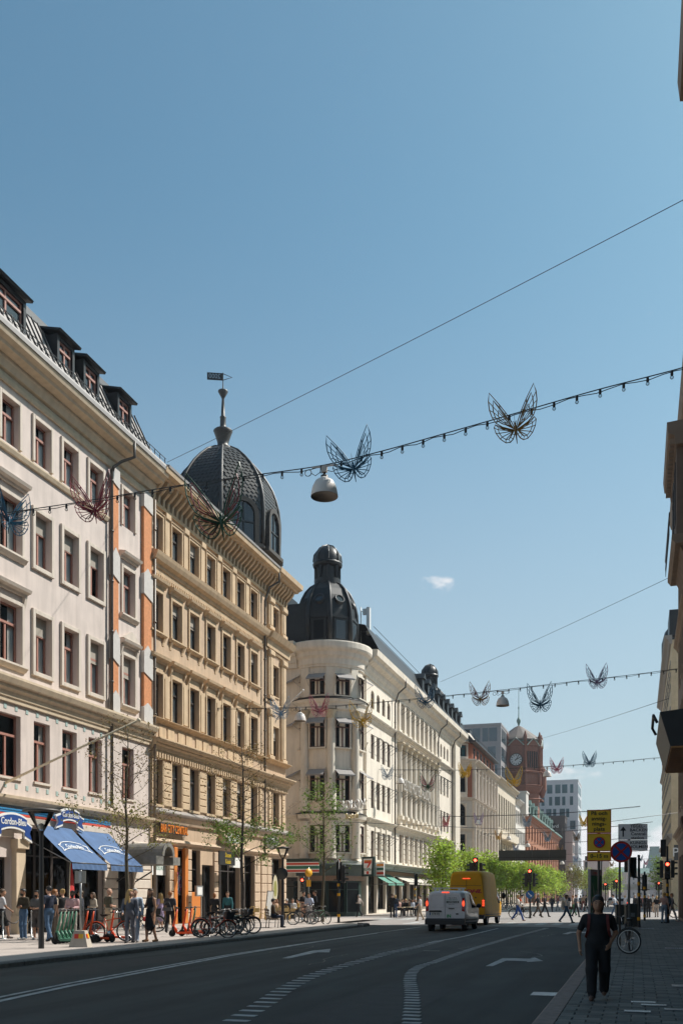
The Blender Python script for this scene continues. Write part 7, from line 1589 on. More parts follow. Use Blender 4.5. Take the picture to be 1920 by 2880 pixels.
def wheel(parent, x, y, r, w_=.2):
    s_ = 1 if x > 0 else -1; Mx = Matrix.Translation((x, y, r)) @ Matrix.Rotation(R(90)*s_, 4, 'Y'); mb = MB(Mx); mb.lathe([(r*.62, w_/2), (r*.9, w_/2), (r, w_*.32), (r, -w_*.32), (r*.9, -w_/2), (r*.62, -w_/2), (r*.62, w_/2)], 24); o = mb.build('wheel', M_TYRE, parent)
    mb = MB(Mx); mb.lathe([(r*.63, w_*.42), (r*.5, w_*.3), (r*.2, w_*.36), (0, w_*.38)], 16); mb.build('rim', M_RIM, o)
def van(label, p, rz, st, paint, wheels, wr, kind):
    t = thing('delivery_van', label, 'van', p, rz, scale=1.06); body, secs = loft(st, 'body', paint, t); W = st[0][4]
    for y in wheels:
        for sx in (-1, 1):
            wheel(t, sx*(W-.1), y, wr)
            mb = MB(Matrix.Translation((sx*(W-.14), y, wr)) @ Matrix.Rotation(R(90)*sx, 4, 'Y')); mb.lathe([(wr*1.0, .155), (wr*1.22, .155), (wr*1.22, 0), (wr, 0)], 24, a0=R(90) if sx > 0 else R(90), a1=R(270)); mb.build('wheel_arch', M_PLA, t)
    return t, secs
# white small van
stw = [(0, .36, 1.02, 1.72, .86, .89, .70), (.05, .34, 1.02, 1.80, .88, .905, .75), (1.2, .3, 1.02, 1.84, .9, .915, .77), (2.3, .28, 1.02, 1.83, .9, .915, .76), (2.9, .28, 1.04, 1.72, .9, .915, .72), (3.55, .28, 1.06, 1.2, .89, .905, .74), (4.1, .3, .92, 1.02, .86, .87, .7), (4.38, .34, .7, .76, .72, .72, .55)]
M_WV = mat('van_white_paint', (.62, .62, .64), .35, var=.06, scale=3, coat=.5)
pw = PG(1193, 2619); pe = PG(1309, 2622)
VW = (pw+pe)/2; VW.y = 45.2
tw_, sw = van('small white delivery van braking at the red light', VW, R(0), stw, M_WV, (.78, 3.45), .32, 'w')
flank(sw, stw, 1.75, 3.0, 3.35, 6.4, 'side_window', M_VGL, tw_, .008, 8, 5, .35)
flank(sw, stw, .2, 4.1, .1, 1.4, 'sill_trim', M_PLA, tw_, .006, 14, 2)
mb = MB(); mb.add([(-.66, 3.02, 1.66), (.66, 3.02, 1.66), (.7, 3.5, 1.22), (-.7, 3.5, 1.22)], [(0, 1, 2, 3)]); mb.build('windscreen', M_VGL, tw_)
mb = MB(); mb.extr([(-.14, .30), (-.14, .5), (-.05, .58), (.12, .58), (.12, .30)], -.9, .9, axis='x'); mb.build('rear_bumper', M_PLA, tw_)
q = -.012
mb = MB(); mb.box(-.004, .004, q-.002, q+.012, .58, 1.7); mb.build('door_gap', M_IRON, tw_)
for sx in (-1, 1):
    mb = MB(); mb.tube([(sx*.1, q, 1.05), (sx*.1, q, 1.62), (sx*.66, q, 1.62), (sx*.75, q, 1.05), (sx*.72, q, .75)] if False else [(sx*.05, q, 1.08), (sx*.05, q, 1.62), (sx*.6, q, 1.62), (sx*.7, q, 1.08), (sx*.05, q, 1.08)], .006, 4); mb.build('door_panel_crease', mat('crease_grey', (.36, .36, .38), .4), tw_)
    mb = MB(); mb.add([(sx*.76, q, 1.05), (sx*.885, -.01, 1.0), (sx*.87, .05, 1.5), (sx*.775, q, 1.5), (sx*.75, q, .92), (sx*.88, 0, .88)], [(0, 1, 2, 3), (4, 5, 1, 0)] if sx > 0 else [(3, 2, 1, 0), (0, 1, 5, 4)]); mb.build('tail_lamp', M_LAMP, tw_)
    mb = MB(); mb.ball((sx*.83, -.012, 1.25), (.055, .03, .13), 10, 6); mb.build('brake_lamp', M_LIT, tw_)
mb = MB(); mb.box(-.14, .18, q-.01, .03, 1.735, 1.775); mb.build('high_brake_lamp', M_LIT, tw_)
mb = MB(); mb.box(.16, .42, q-.03, q, 1.0, 1.04); mb.build('door_handle', M_PLA, tw_)
mb = MB(); mb.extr([(-.76, .86), (-.14, .86), (-.18, .94), (-.7, .94)], q-.03, q, axis='y'); mb.build('plate_recess', M_PLA, tw_)
mb = MB(); mb.box(-.71, -.19, q-.016, q-.002, .72, .845); pl_ = mb.build('number_plate', mat('plate_white', (.66, .66, .63), .4), tw_); mb = MB(); mb.box(-.71, -.66, q-.019, q-.014, .72, .845); mb.build('plate_band', M_BLUED, pl_)
lettering('ETB 07J', .115, M_SGK, pl_, (-.42, q-.02, .78), FACE_NY, .002, .002, .95)
lettering('- Hej, vi vill ha', .075, M_SGK, tw_, (.32, q-.004, 1.50), FACE_NY, .001, .001); lettering('kontakt med er!', .075, MATS['letter_green'], tw_, (.32, q-.004, 1.42), FACE_NY, .001, .001)
mb = MB(); mb.box(.06, .62, q-.004, q-.001, 1.27, 1.36); mb.build('name_band', M_GRD, tw_); lettering('LUNDBERG EL AB', .06, M_SGW, tw_, (.34, q-.008, 1.315), FACE_NY, .001, .001); lettering('Ring oss idag', .05, M_SGK, tw_, (.28, q-.004, 1.22), FACE_NY, .001)
lettering('iN', .2, mat('letter_leaf_green', (.03, .28, .10), .5), tw_, (.17, q-.004, .68), FACE_NY, .002, .008)
mb = MB(Matrix.Translation((.55, q-.004, .78)) @ Matrix.Rotation(R(90), 4, 'X')); mb.M = mb.M @ Matrix.Diagonal((1, .45, 1, 1)); mb.lathe([(.075, 0), (0, .006)], 16); mb.build('badge', M_PLA, tw_)
for y in (.55, 1.5): mb = MB(); mb.box(-.68, .68, y-.03, y+.03, 1.93, 1.97); mb.box(-.6, -.5, y-.05, y+.05, 1.8, 1.94); mb.box(.5, .6, y-.05, y+.05, 1.8, 1.94); mb.build('roof_bar', M_STEEL, tw_)
for sx in (-1, 1): mb = MB(); mb.ball((sx*1.05, 2.95, 1.12), (.12, .08, .11), 10, 6); mb.tube([(sx*.88, 2.95, 1.06), (sx*1.0, 2.95, 1.08)], .03, 5); mb.build('door_mirror', M_PLA, tw_)
# yellow parcel van
sty = [(0, .45, 1.15, 2.50, .94, .985, .80), (.06, .42, 1.15, 2.60, .97, 1.0, .84), (1.5, .4, 1.15, 2.66, .98, 1.01, .86), (4.0, .38, 1.15, 2.62, .98, 1.01, .85), (4.7, .38, 1.15, 2.38, .98, 1.0, .78), (5.35, .38, 1.2, 1.42, .96, .98, .82), (5.75, .42, 1.0, 1.12, .92, .93, .75), (5.95, .45, .75, .82, .78, .78, .6)]
M_YV = mat('van_yellow_paint', (.66, .33, .008), .5, var=.06, scale=3, spec=.25)
VD = PG(1330, 2601); VD = Vector((-9.25, 54.0, 0))
sty = [(y, a, b, b+(c_-b)*1.2, d, e_, g_) for (y, a, b, c_, d, e_, g_) in sty]
ty_, sy = van('tall yellow parcel van ahead of the white van', VD, R(-1.5), sty, M_YV, (1.15, 4.85), .36, 'y')
flank(sy, sty, 4.1, 5.1, 3.4, 6.2, 'cab_window', M_VGL, ty_, .008, 6, 5, .45); flank(sy, sty, .2, 5.7, .1, 1.3, 'sill_trim', M_PLA, ty_, .006, 14, 2)
for y0_ in (1.9, 3.3): flank(sy, sty, y0_, y0_+.025, .8, 7.5, 'panel_seam', M_IRON, ty_, .006, 1, 7)
mb = MB(); mb.add([(-.74, 4.74, 2.34), (.74, 4.74, 2.34), (.8, 5.3, 1.46), (-.8, 5.3, 1.46)], [(0, 1, 2, 3)]); mb.build('windscreen', M_VGL, ty_)
mb = MB(); mb.extr([(-.16, .36), (-.16, .52), (-.05, .6), (.12, .6), (.12, .36)], -.97, .97, axis='x'); mb.build('rear_bumper', M_PLA, ty_)
mb = MB(); mb.box(-.006, .006, q-.004, q+.012, .6, 2.48); mb.box(-.8, .8, q-.003, q+.01, 2.13, 2.145); mb.build('door_gap', M_IRON, ty_)
for sx in (-1, 1):
    mb = MB(); mb.add([(sx*.84, q, .95), (sx*.98, .0, .95), (sx*.99, .03, 1.42), (sx*.85, q, 1.42)], [(0, 1, 2, 3)] if sx > 0 else [(3, 2, 1, 0)]); mb.build('tail_lamp', M_LAMP, ty_)
    for k in range(3): mb = MB(); mb.box(sx*.86, sx*.96, -.025, -.01, 1.05+k*.12, 1.13+k*.12); mb.build('brake_lamp', M_LIT, ty_)
for x0_, x1_ in ((-.2, -.015), (.015, .2)): mb = MB(); mb.box(x0_, x1_, q-.012, .03, 2.5, 2.535); mb.build('high_brake_lamp', M_LIT, ty_)
M_DHL = mat('letter_crimson', (.42, .015, .03), .5); lettering('DHL', .26, M_DHL, ty_, (.36, q-.004, 1.83), FACE_NY, .001, .012, 1.7, shear=.35)
mb = MB(); mb.box(-.55, .0, q-.003, q, 1.74, 1.765); mb.box(.72, .82, q-.003, q, 1.74, 1.765); mb.box(-.55, .0, q-.003, q, 1.785, 1.81); mb.build('logo_bars', M_DHL, ty_)
mb = MB(); mb.lathe([(.05, 0), (0, .01)], 10, (0, 0, 0)); mb = MB(Matrix.Translation((.5, q-.003, 1.5)) @ Matrix.Rotation(R(90), 4, 'X')); mb.lathe([(.045, 0), (0, .01)], 10); mb.build('lock', M_PLA, ty_)
for sx in (-1, 1): mb = MB(); mb.ball((sx*1.2, 4.9, 1.6), (.12, .09, .2), 10, 6); mb.tube([(sx*.98, 4.9, 1.5), (sx*1.15, 4.9, 1.5)], .03, 5); mb.build('door_mirror', M_PLA, ty_)
# far cars near the viaduct
def far_car(label, px, Y, col, rz=0):
    p = PY(px, 2600, Y); p.z = 0; t = thing('parked_car', label, 'car', p, rz, 'cars at the far crossing')
    st = [(0, .3, .75, .95, .82, .86, .7), (.25, .25, .8, 1.4, .86, .88, .66), (1.9, .25, .8, 1.46, .86, .88, .66), (2.9, .25, .82, .98, .86, .88, .72), (4.1, .28, .6, .75, .8, .8, .6)]
    b, s_ = loft(st, 'body', mat('car_paint_%s' % label[:6].strip(), col, .35, coat=.4), t)
    for y in (.75, 3.3):
        for sx in (-1, 1): wheel(t, sx*.76, y, .31)
    flank(s_, st, .5, 2.3, 3.3, 6.2, 'side_window', M_VGL, t, .008, 6, 4, .2); mb = MB(); mb.add([(-.6, .1, 1.3), (.6, .1, 1.3), (.7, .0, .98), (-.7, .0, .98)], [(0, 1, 2, 3)]); mb.build('rear_window', M_VGL, t)
    for sx in (-1, 1): mb = MB(); mb.box(sx*.6, sx*.78, -.03, .02, .72, .86); mb.build('tail_lamp', M_LIT if px == 1748 else M_LAMP, t)
far_car('silver car with lit tail lamps behind the sign poles', 1748, 125, (.4, .4, .42)); far_car('white hatchback behind the woman in black', 1722, 150, (.7, .7, .7)); far_car('dark blue car behind the waiting pedestrians', 1806, 130, (.03, .05, .09)); far_car('grey blue car near the right corner', 1838, 150, (.16, .22, .28))

# ================================================================== bicycles and scooters
def tor(mb, c, r, rr, seg=28, ax='x'):
    pts = [(c[0], c[1]+r*math.cos(2*math.pi*i/seg), c[2]+r*math.sin(2*math.pi*i/seg)) for i in range(seg)]; mb.tube(pts, rr, 6, closed=True)
M_CHR = mat('chrome', (.55, .55, .55), .25, metal=.9)
def bicycle(label, p, rz, frame, cat='bicycle', basket=False, lean=0.0, rim=M_CHR, steer=0.0, group='parked bicycles', guard=False, rack=True, name='bicycle'):
    t = thing(name, label, cat, p, rz, group); t.rotation_euler = (R(lean), 0, rz)   # rides along +y... built along x = side
    for nm_, y in (('rear_wheel', -.52), ('front_wheel', .54)):
        mb = MB(); tor(mb, (0, y, .34), .325, .022); o = mb.build(nm_, M_TYRE, t); mb = MB(); tor(mb, (0, y, .34), .295, .012); mb.build('rim', rim, o)
        mb = MB()
        for i in range(14): a = 2*math.pi*i/14; mb.tube([(.02*(-1)**i, y, .34), (0, y+.295*math.cos(a), .34+.295*math.sin(a))], .0028, 3, caps=False)
        mb.cyl((-.05, y, .34), (.05, y, .34), .02, seg=8); mb.build('spokes', M_CHR, o)
        mb = MB(); pts = [(0, y+.36*math.cos(a), .34+.36*math.sin(a)) for a in [R(d) for d in (range(20, 200, 15) if y < 0 else range(30, 150, 15))]]; mb.tube(pts, .018, 5); mb.build('mudguard', frame if guard else M_PLA, t)
    mb = MB(); bb, st_, hd, ht = (0, -.05, .29), (0, -.2, .82), (0, .36, .80), (0, .40, .68)
    for a, b, r_ in ((bb, st_, .017), (bb, ht, .02), ((0, -.17, .72), hd, .017), (hd, ht, .022), (bb, (.03, -.52, .34), .011), (bb, (-.03, -.52, .34), .011), ((0, -.18, .74), (.03, -.52, .34), .009), ((0, -.18, .74), (-.03, -.52, .34), .009)): mb.cyl(a, b, r_, seg=6)
    mb.build('frame', frame, t)
    mb = MB(); mb.tube([ht, (0, .44, .58), (.035, .47, .5), (.035, .54, .34)], .012, 5); mb.tube([ht, (0, .44, .58), (-.035, .47, .5), (-.035, .54, .34)], .012, 5); mb.build('fork', frame, t)
    mb = MB(); mb.cyl(hd, (0, .33, .98), .014, seg=6); mb.tube([(-.3, .2, 1.0), (-.26, .32, 1.02), (0, .35, .98), (.26, .32, 1.02), (.3, .2, 1.0)], .012, 6); mb.build('handlebar', M_CHR, t)
    for sx in (-1, 1): mb = MB(); mb.cyl((sx*.29, .24, 1.005), (sx*.31, .12, .995), .018, seg=6); mb.build('grip', M_PLA, t)
    mb = MB(); mb.add([(0, .02, .93), (.045, -.1, .94), (.09, -.27, .95), (.06, -.33, .95), (-.06, -.33, .95), (-.09, -.27, .95), (-.045, -.1, .94), (0, -.15, .87), (.05, -.3, .88), (-.05, -.3, .88)], [(0, 1, 2, 3, 4, 5, 6), (0, 7, 1), (1, 7, 8, 2), (2, 8, 3), (3, 8, 9, 4), (4, 9, 5), (5, 9, 7, 6), (6, 7, 0)], False); mb.cyl((0, -.21, .8), (0, -.2, .9), .013, seg=6); mb.build('saddle', M_PLA, t)
    mb = MB(Matrix.Translation((.05, -.05, .29)) @ Matrix.Rotation(R(90), 4, 'Y')); mb.lathe([(.09, 0), (.085, .01), (0, .01)], 16); mb.M = None; mb.tube([(.06, -.05, .29), (.07, .06, .18)], .01, 5); mb.tube([(-.06, -.05, .29), (-.07, -.16, .4)], .01, 5); mb.box(.07, .16, .03, .09, .17, .19); mb.box(-.16, -.07, -.19, -.13, .39, .41); mb.build('crank', M_CHR, t)
    if rack: mb = MB(); mb.tube([(.06, -.28, .74), (.06, -.75, .74), (-.06, -.75, .74), (-.06, -.28, .74)], .008, 4); mb.tube([(.06, -.7, .74), (.04, -.52, .36)], .006, 4); mb.tube([(-.06, -.7, .74), (-.04, -.52, .36)], .006, 4); mb.build('carrier', M_IRON, t)
    if basket: mb = MB(); mb.add([(-.16, .42, .72), (.16, .42, .72), (.16, .68, .72), (-.16, .68, .72), (-.2, .4, .98), (.2, .4, .98), (.2, .74, .98), (-.2, .74, .98)], [(0, 1, 2, 3), (0, 1, 5, 4), (1, 2, 6, 5), (2, 3, 7, 6), (3, 0, 4, 7)]); mb.build('basket', M_PLA, t)
    if steer:
        Ms_ = Matrix.Translation((0, .44, 0)) @ Matrix.Rotation(steer, 4, 'Z') @ Matrix.Translation((0, -.44, 0))
        for ch in t.children:
            if ch.name.split('.')[0] in ('front_wheel', 'fork', 'handlebar', 'grip') or (ch.name.startswith('mudguard') and max(v.co.y for v in ch.data.vertices) > .6): ch.matrix_local = Ms_
    return t
M_FBK = mat('frame_black', (.02, .02, .022), .35, coat=.4); M_FGN = mat('frame_green', (.03, .13, .07), .35, coat=.4); M_FSL = mat('frame_silver', (.42, .42, .42), .35, metal=.5); M_FRD = mat('frame_red', (.55, .07, .02), .4, coat=.4); M_FWH = mat('frame_white', (.6, .6, .58), .4)
sd = R(-62)   # side-on to the camera
bicycle('silver city bicycle left in the row behind the red bike', GP(612, 2633), sd, M_FSL, lean=3); bicycle('red hire bicycle with a black front basket', GP(600, 2639), R(-50), M_FRD, basket=True, lean=-3, guard=True)
bicycle('white framed bicycle in the middle of the row', GP(632, 2633), R(-40), M_FWH, lean=4); bicycle('green bicycle beside the tree', GP(655, 2632), R(-30), M_FGN, basket=False, lean=-2); bicycle('black bicycle at the right end of the row by the tree', GP(678, 2630), R(-48), M_FBK, lean=3)
bicycle('black city bicycle standing in front of the corner shop', GP(852, 2602), R(-66), M_FBK, lean=2); bicycle('dark green bicycle overlapping the black one by the corner shop', GP(892, 2601), R(-40), M_FGN, lean=-3); bicycle('bicycle behind the other two at the corner shop', GP(868, 2596), R(-70), M_FBK, lean=3)
bicycle('black bicycle locked to the sign pole, handlebar towards us', PG(1762, 2684, .133)+Vector((.02, .5, 0)), R(172), M_FBK, lean=0, steer=R(76), rim=M_FWH)
bicycle('black bicycle parked behind the people in the queue', Vector((-19.6, AY(408, -19.6), ZP)), R(-60), M_FBK, basket=True, lean=5)
cyb = bicycle('bicycle of the rider in the orange vest crossing the street', PG(1462, 2583), R(-86), M_FBK, basket=False, group='bicycles being ridden')
def scooter(label, p, rz, col, seat=None, group='hire scooters', name='electric_scooter'):
    t = thing(name, label, 'scooter', p, rz, group)
    for nm_, y in (('front_wheel', .46), ('rear_wheel', -.44)):
        mb = MB(); tor(mb, (0, y, .13), .1, .032, 20); mb.cyl((-.025, y, .13), (.025, y, .13), .07, seg=14); mb.build(nm_, M_TYRE, t)
    mb = MB(); mb.extr([(-.36, .10), (.28, .10), (.34, .16), (.36, .24), (.30, .26), (.26, .18), (-.36, .17)], -.085, .085, axis='x'); mb.build('deck', col, t)
    mb = MB(); mb.tube([(0, .30, .2), (0, .40, .42)], [.06, .045], 8); mb.build('neck', col, t)
    mb = MB(); mb.tube([(0, .42, .38), (0, .34, .7), (0, .27, 1.05)], [.045, .036, .03], 8); mb.build('stem', col, t)
    mb = MB(); mb.tube([(0, .46, .13), (0, .44, .3), (0, .42, .4)], [.05, .045, .04], 7); mb.build('fork', M_PLA, t)
    mb = MB(); mb.tube([(0, -.36, .2), (0, -.44, .25), (0, -.53, .22)], [.05, .055, .02], 6); mb.build('rear_fender', M_PLA, t)
    mb = MB(); mb.tube([(-.26, .22, 1.09), (-.2, .26, 1.1), (.2, .26, 1.1), (.26, .22, 1.09)], .016, 6); mb.ball((0, .28, 1.1), (.06, .05, .04), 8, 5); mb.tube([(0, .3, 1.05), (0, .34, .98)], .03, 6); mb.build('handlebar', M_PLA, t)
    mb = MB(); mb.tube([(.08, -.1, .1), (.14, -.14, .0)], .01, 5); mb.build('kick_stand', M_IRON, t); return t
M_SGN = mat('scooter_green', (.06, .19, .12), .45); M_SOR = mat('scooter_orange', (.66, .075, .015), .4)
sg_ = scooter('green hire scooter at the left end of the scooter row', GP(196, 2657), R(108), M_SGN)
for i in range(4): dup(sg_, GP(206+i*10, 2655.5-i*1.2), R(106-i*2), ('second green hire scooter of the row', 'third green hire scooter of the row', 'fourth green hire scooter of the row', 'fifth green hire scooter of the row, behind the concrete foot')[i], 'hire scooters')
so = scooter('red hire scooter behind the concrete sign foot', GP(268, 2650), R(96), M_SOR)
lettering('V.', .14, M_WHITE, so, (.09, .3, .24), (R(90), 0, R(90)), .003)
dup(so, GP(518, 2635), R(125), 'orange red hire scooter standing first by the vest man', 'hire scooters'); dup(so, GP(545, 2634), R(118), 'orange red hire scooter second by the vest man', 'hire scooters'); dup(so, GP(552, 2630), R(70), 'orange red hire scooter behind the other two', 'hire scooters')
dup(sg_, GP(565, 2628), R(80), 'green hire scooter among the orange ones', 'hire scooters')
bicycle('red hire bicycle with a black wheel guard next to the scooters', GP(312, 2650), R(-78), M_SOR, basket=True, lean=2, guard=True)
bicycle('grey bicycle squeezed in behind the green one', GP(645, 2628), R(-55), M_FSL, lean=-4); bicycle('black bicycle leaning near the tree trunk', GP(668, 2626), R(-35), M_FBK, basket=True, lean=4); bicycle('white bicycle at the back of the row', GP(625, 2628), R(-62), M_FWH, lean=2)
dup(so, GP(283, 2651), R(88), 'red hire scooter between the concrete foot and the red bicycle', 'hire scooters'); dup(so, GP(336, 2648), R(75), 'red hire scooter right of the red bicycle', 'hire scooters')
fb = None
bl = ('leftmost', 'second', 'third', 'fourth', 'fifth', 'sixth', 'seventh', 'eighth', 'ninth', 'rightmost')
for k, (px, X_) in enumerate(((1400, -14.8), (1418, -14.6), (1432, -14.9), (1440, -14.4), (1548, -14.7), (1556, -14.5), (1564, -14.9), (1572, -14.6), (1580, -14.8), (1588, -14.5))):
    loc = Vector((X_, AY(px, X_), .1)); rz_ = R((-60, -30, -75, -45, -20)[k % 5]); lb_ = bl[k] + (' from the left' if 0 < k < 9 else '') + ' of the far dark bicycles parked under the leafy trees'
    if fb is None: fb = bicycle(lb_, loc, rz_, M_FBK, group='bicycles under the leafy trees')
    else: dup(fb, loc, rz_, lb_)
# pushchair behind the walkers
p = Vector((-19.2, AY(394, -19.2), ZP)); t = thing('pushchair', 'black pushchair with red details behind the walking women', 'pushchair', p, R(-60))
for x in (-.25, .25):
    for y in (-.3, .35): mb = MB(); tor(mb, (x, y, .12), .1, .022, 16); mb.build('wheel', M_TYRE, t)
mb = MB(); mb.tube([(-.25, -.3, .12), (-.25, .1, .6), (-.24, -.35, 1.05), (.24, -.35, 1.05), (.25, .1, .6), (.25, -.3, .12)], .016, 6); mb.tube([(-.25, .35, .12), (-.25, -.15, .75)], .016, 6); mb.tube([(.25, .35, .12), (.25, -.15, .75)], .016, 6); mb.build('frame', M_IRON, t)
mb = MB(); mb.add([(-.2, -.2, .45), (.2, -.2, .45), (.2, .25, .42), (-.2, .25, .42), (-.2, -.3, .95), (.2, -.3, .95)], [(0, 1, 2, 3), (0, 1, 5, 4)]); mb.ball((0, -.18, .82), (.22, .26, .2), 10, 6); mb.build('hood', M_PLA, t); mb = MB(); mb.ball((.05, .2, .62), (.12, .12, .1), 8, 5); mb.build('bag', mat('bag_red', (.5, .03, .03), .6), t)
# ================================================================== people: one continuous surface each (tapered limbs blended, then meshed)
def sd_cone(P, a, b, ra, rb):
    a = np.array(a, np.float32); b = np.array(b, np.float32); ba = b-a; L2 = float(ba@ba)+1e-9
    h = np.clip(((P-a)@ba)/L2, 0, 1); d = P-a-h[..., None]*ba
    return np.sqrt((d*d).sum(-1))-(ra+(rb-ra)*h)
def sd_ell(P, c, r):
    c = np.array(c, np.float32); r = np.array(r, np.float32); q = (P-c)/r; k = np.sqrt((q*q).sum(-1)); k2 = np.sqrt((q/r*(q/r)).sum(-1))+1e-6
    return k*(k-1)/k2
def nets(prims, vox, mats, name):
    """prims: (kind, params..., material index, blend).  Surface nets over the blended distance field."""
    lo = np.full(3, 1e9); hi = np.full(3, -1e9)
    for p in prims:
        if p[0] == 'c':
            for q, r in ((p[1], p[3]), (p[2], p[4])): lo = np.minimum(lo, np.array(q)-r); hi = np.maximum(hi, np.array(q)+r)
        else: lo = np.minimum(lo, np.array(p[1])-np.array(p[2])); hi = np.maximum(hi, np.array(p[1])+np.array(p[2]))
    lo -= 2.5*vox; hi += 2.5*vox; n = np.ceil((hi-lo)/vox).astype(int)+1
    ax = [lo[i]+vox*np.arange(n[i], dtype=np.float32) for i in range(3)]; D = np.full(tuple(n), 9.0, np.float32)
    for p in prims:
        mat_i, k = p[-2], p[-1]
        if p[0] == 'c': l_ = np.minimum(np.array(p[1])-p[3], np.array(p[2])-p[4]); h_ = np.maximum(np.array(p[1])+p[3], np.array(p[2])+p[4])
        else: l_ = np.array(p[1])-np.array(p[2]); h_ = np.array(p[1])+np.array(p[2])
        i0 = np.maximum(0, np.floor((l_-lo)/vox-k/vox-2).astype(int)); i1 = np.minimum(n, np.ceil((h_-lo)/vox+k/vox+3).astype(int)); sl = tuple(slice(a, b) for a, b in zip(i0, i1))
        X, Y, Z = np.meshgrid(ax[0][sl[0]], ax[1][sl[1]], ax[2][sl[2]], indexing='ij'); P = np.stack((X, Y, Z), -1).astype(np.float32)
        d = sd_cone(P, *p[1:5]) if p[0] == 'c' else sd_ell(P, p[1], p[2]); o = D[sl]; hh = np.maximum(k-np.abs(o-d), 0)/k; D[sl] = np.minimum(o, d)-hh*hh*k*.25
    S = D < 0; c = np.zeros((n[0]-1, n[1]-1, n[2]-1), int); acc = np.zeros(c.shape+(3,), np.float32)
    offs = [(i, j, k) for i in (0, 1) for j in (0, 1) for k in (0, 1)]; sub = lambda A, o: A[o[0]:A.shape[0]-1+o[0], o[1]:A.shape[1]-1+o[1], o[2]:A.shape[2]-1+o[2]]
    for a in offs:
        for x in range(3):
            if a[x]: continue
            b = list(a); b[x] = 1; da, db = sub(D, a), sub(D, b); cr = (da < 0) != (db < 0); t = np.where(cr, da/np.where(cr, da-db, 1), 0); c += cr
            for y in range(3): acc[..., y] += np.where(cr, a[y]+(t if y == x else 0), 0)
    act = c > 0; idx = np.full(c.shape, -1); idx[act] = np.arange(act.sum()); V = (np.argwhere(act)+acc[act]/c[act][:, None])*vox+lo
    F = []
    for x in range(3):
        y, z = (x+1) % 3, (x+2) % 3; s0 = [slice(None)]*3; s1 = [slice(None)]*3; s0[x] = slice(0, -1); s1[x] = slice(1, None)
        A, B = S[tuple(s0)], S[tuple(s1)]; cr = np.argwhere(A != B); cr = cr[(cr[:, y] > 0) & (cr[:, z] > 0) & (cr[:, y] < n[y]-1) & (cr[:, z] < n[z]-1)]
        if not len(cr): continue
        flip = A[tuple(cr.T)]; q = []
        for dy, dz in ((1, 1), (0, 1), (0, 0), (1, 0)): e = cr.copy(); e[:, y] -= dy; e[:, z] -= dz; q.append(idx[tuple(e.T)])
        q = np.stack(q, 1); q[~flip] = q[~flip][:, ::-1]; F.append(q)
    F = np.concatenate(F); C = V[F].mean(1).astype(np.float32); best = np.full(len(C), 9e9); mi = np.zeros(len(C), int)
    for p in prims:
        d = sd_cone(C, *p[1:5]) if p[0] == 'c' else sd_ell(C, p[1], p[2]); w_ = d < best; best[w_] = d[w_]; mi[w_] = p[-2]
    me = bpy.data.meshes.new(name); me.from_pydata(V.tolist(), [], F.tolist())
    for m in mats: me.materials.append(m)
    me.polygons.foreach_set('material_index', mi.astype(np.int32)); me.polygons.foreach_set('use_smooth', np.ones(len(F), bool)); me.update(); return me
SKIN = {'l': mat('skin_light', (.50, .29, .20), .6), 't': mat('skin_tan', (.36, .19, .115), .6), 'd': mat('skin_dark', (.075, .04, .025), .55)}
HAIR = {'k': mat('hair_black', (.012, .01, .009), .5), 'b': mat('hair_brown', (.07, .04, .02), .55), 'o': mat('hair_blond', (.42, .27, .10), .55), 'g': mat('hair_grey', (.40, .38, .36), .6), 'r': mat('hair_auburn', (.28, .11, .03), .55), 'n': SKIN['l']}
CL = {}
def cloth(c):
    k = tuple(round(x, 3) for x in c)
    if k not in CL: CL[k] = mat('cloth_%d_%d_%d' % tuple(int(x*255) for x in c), c, .85, var=.12, scale=7, bump=.5, bscale=14)
    return CL[k]
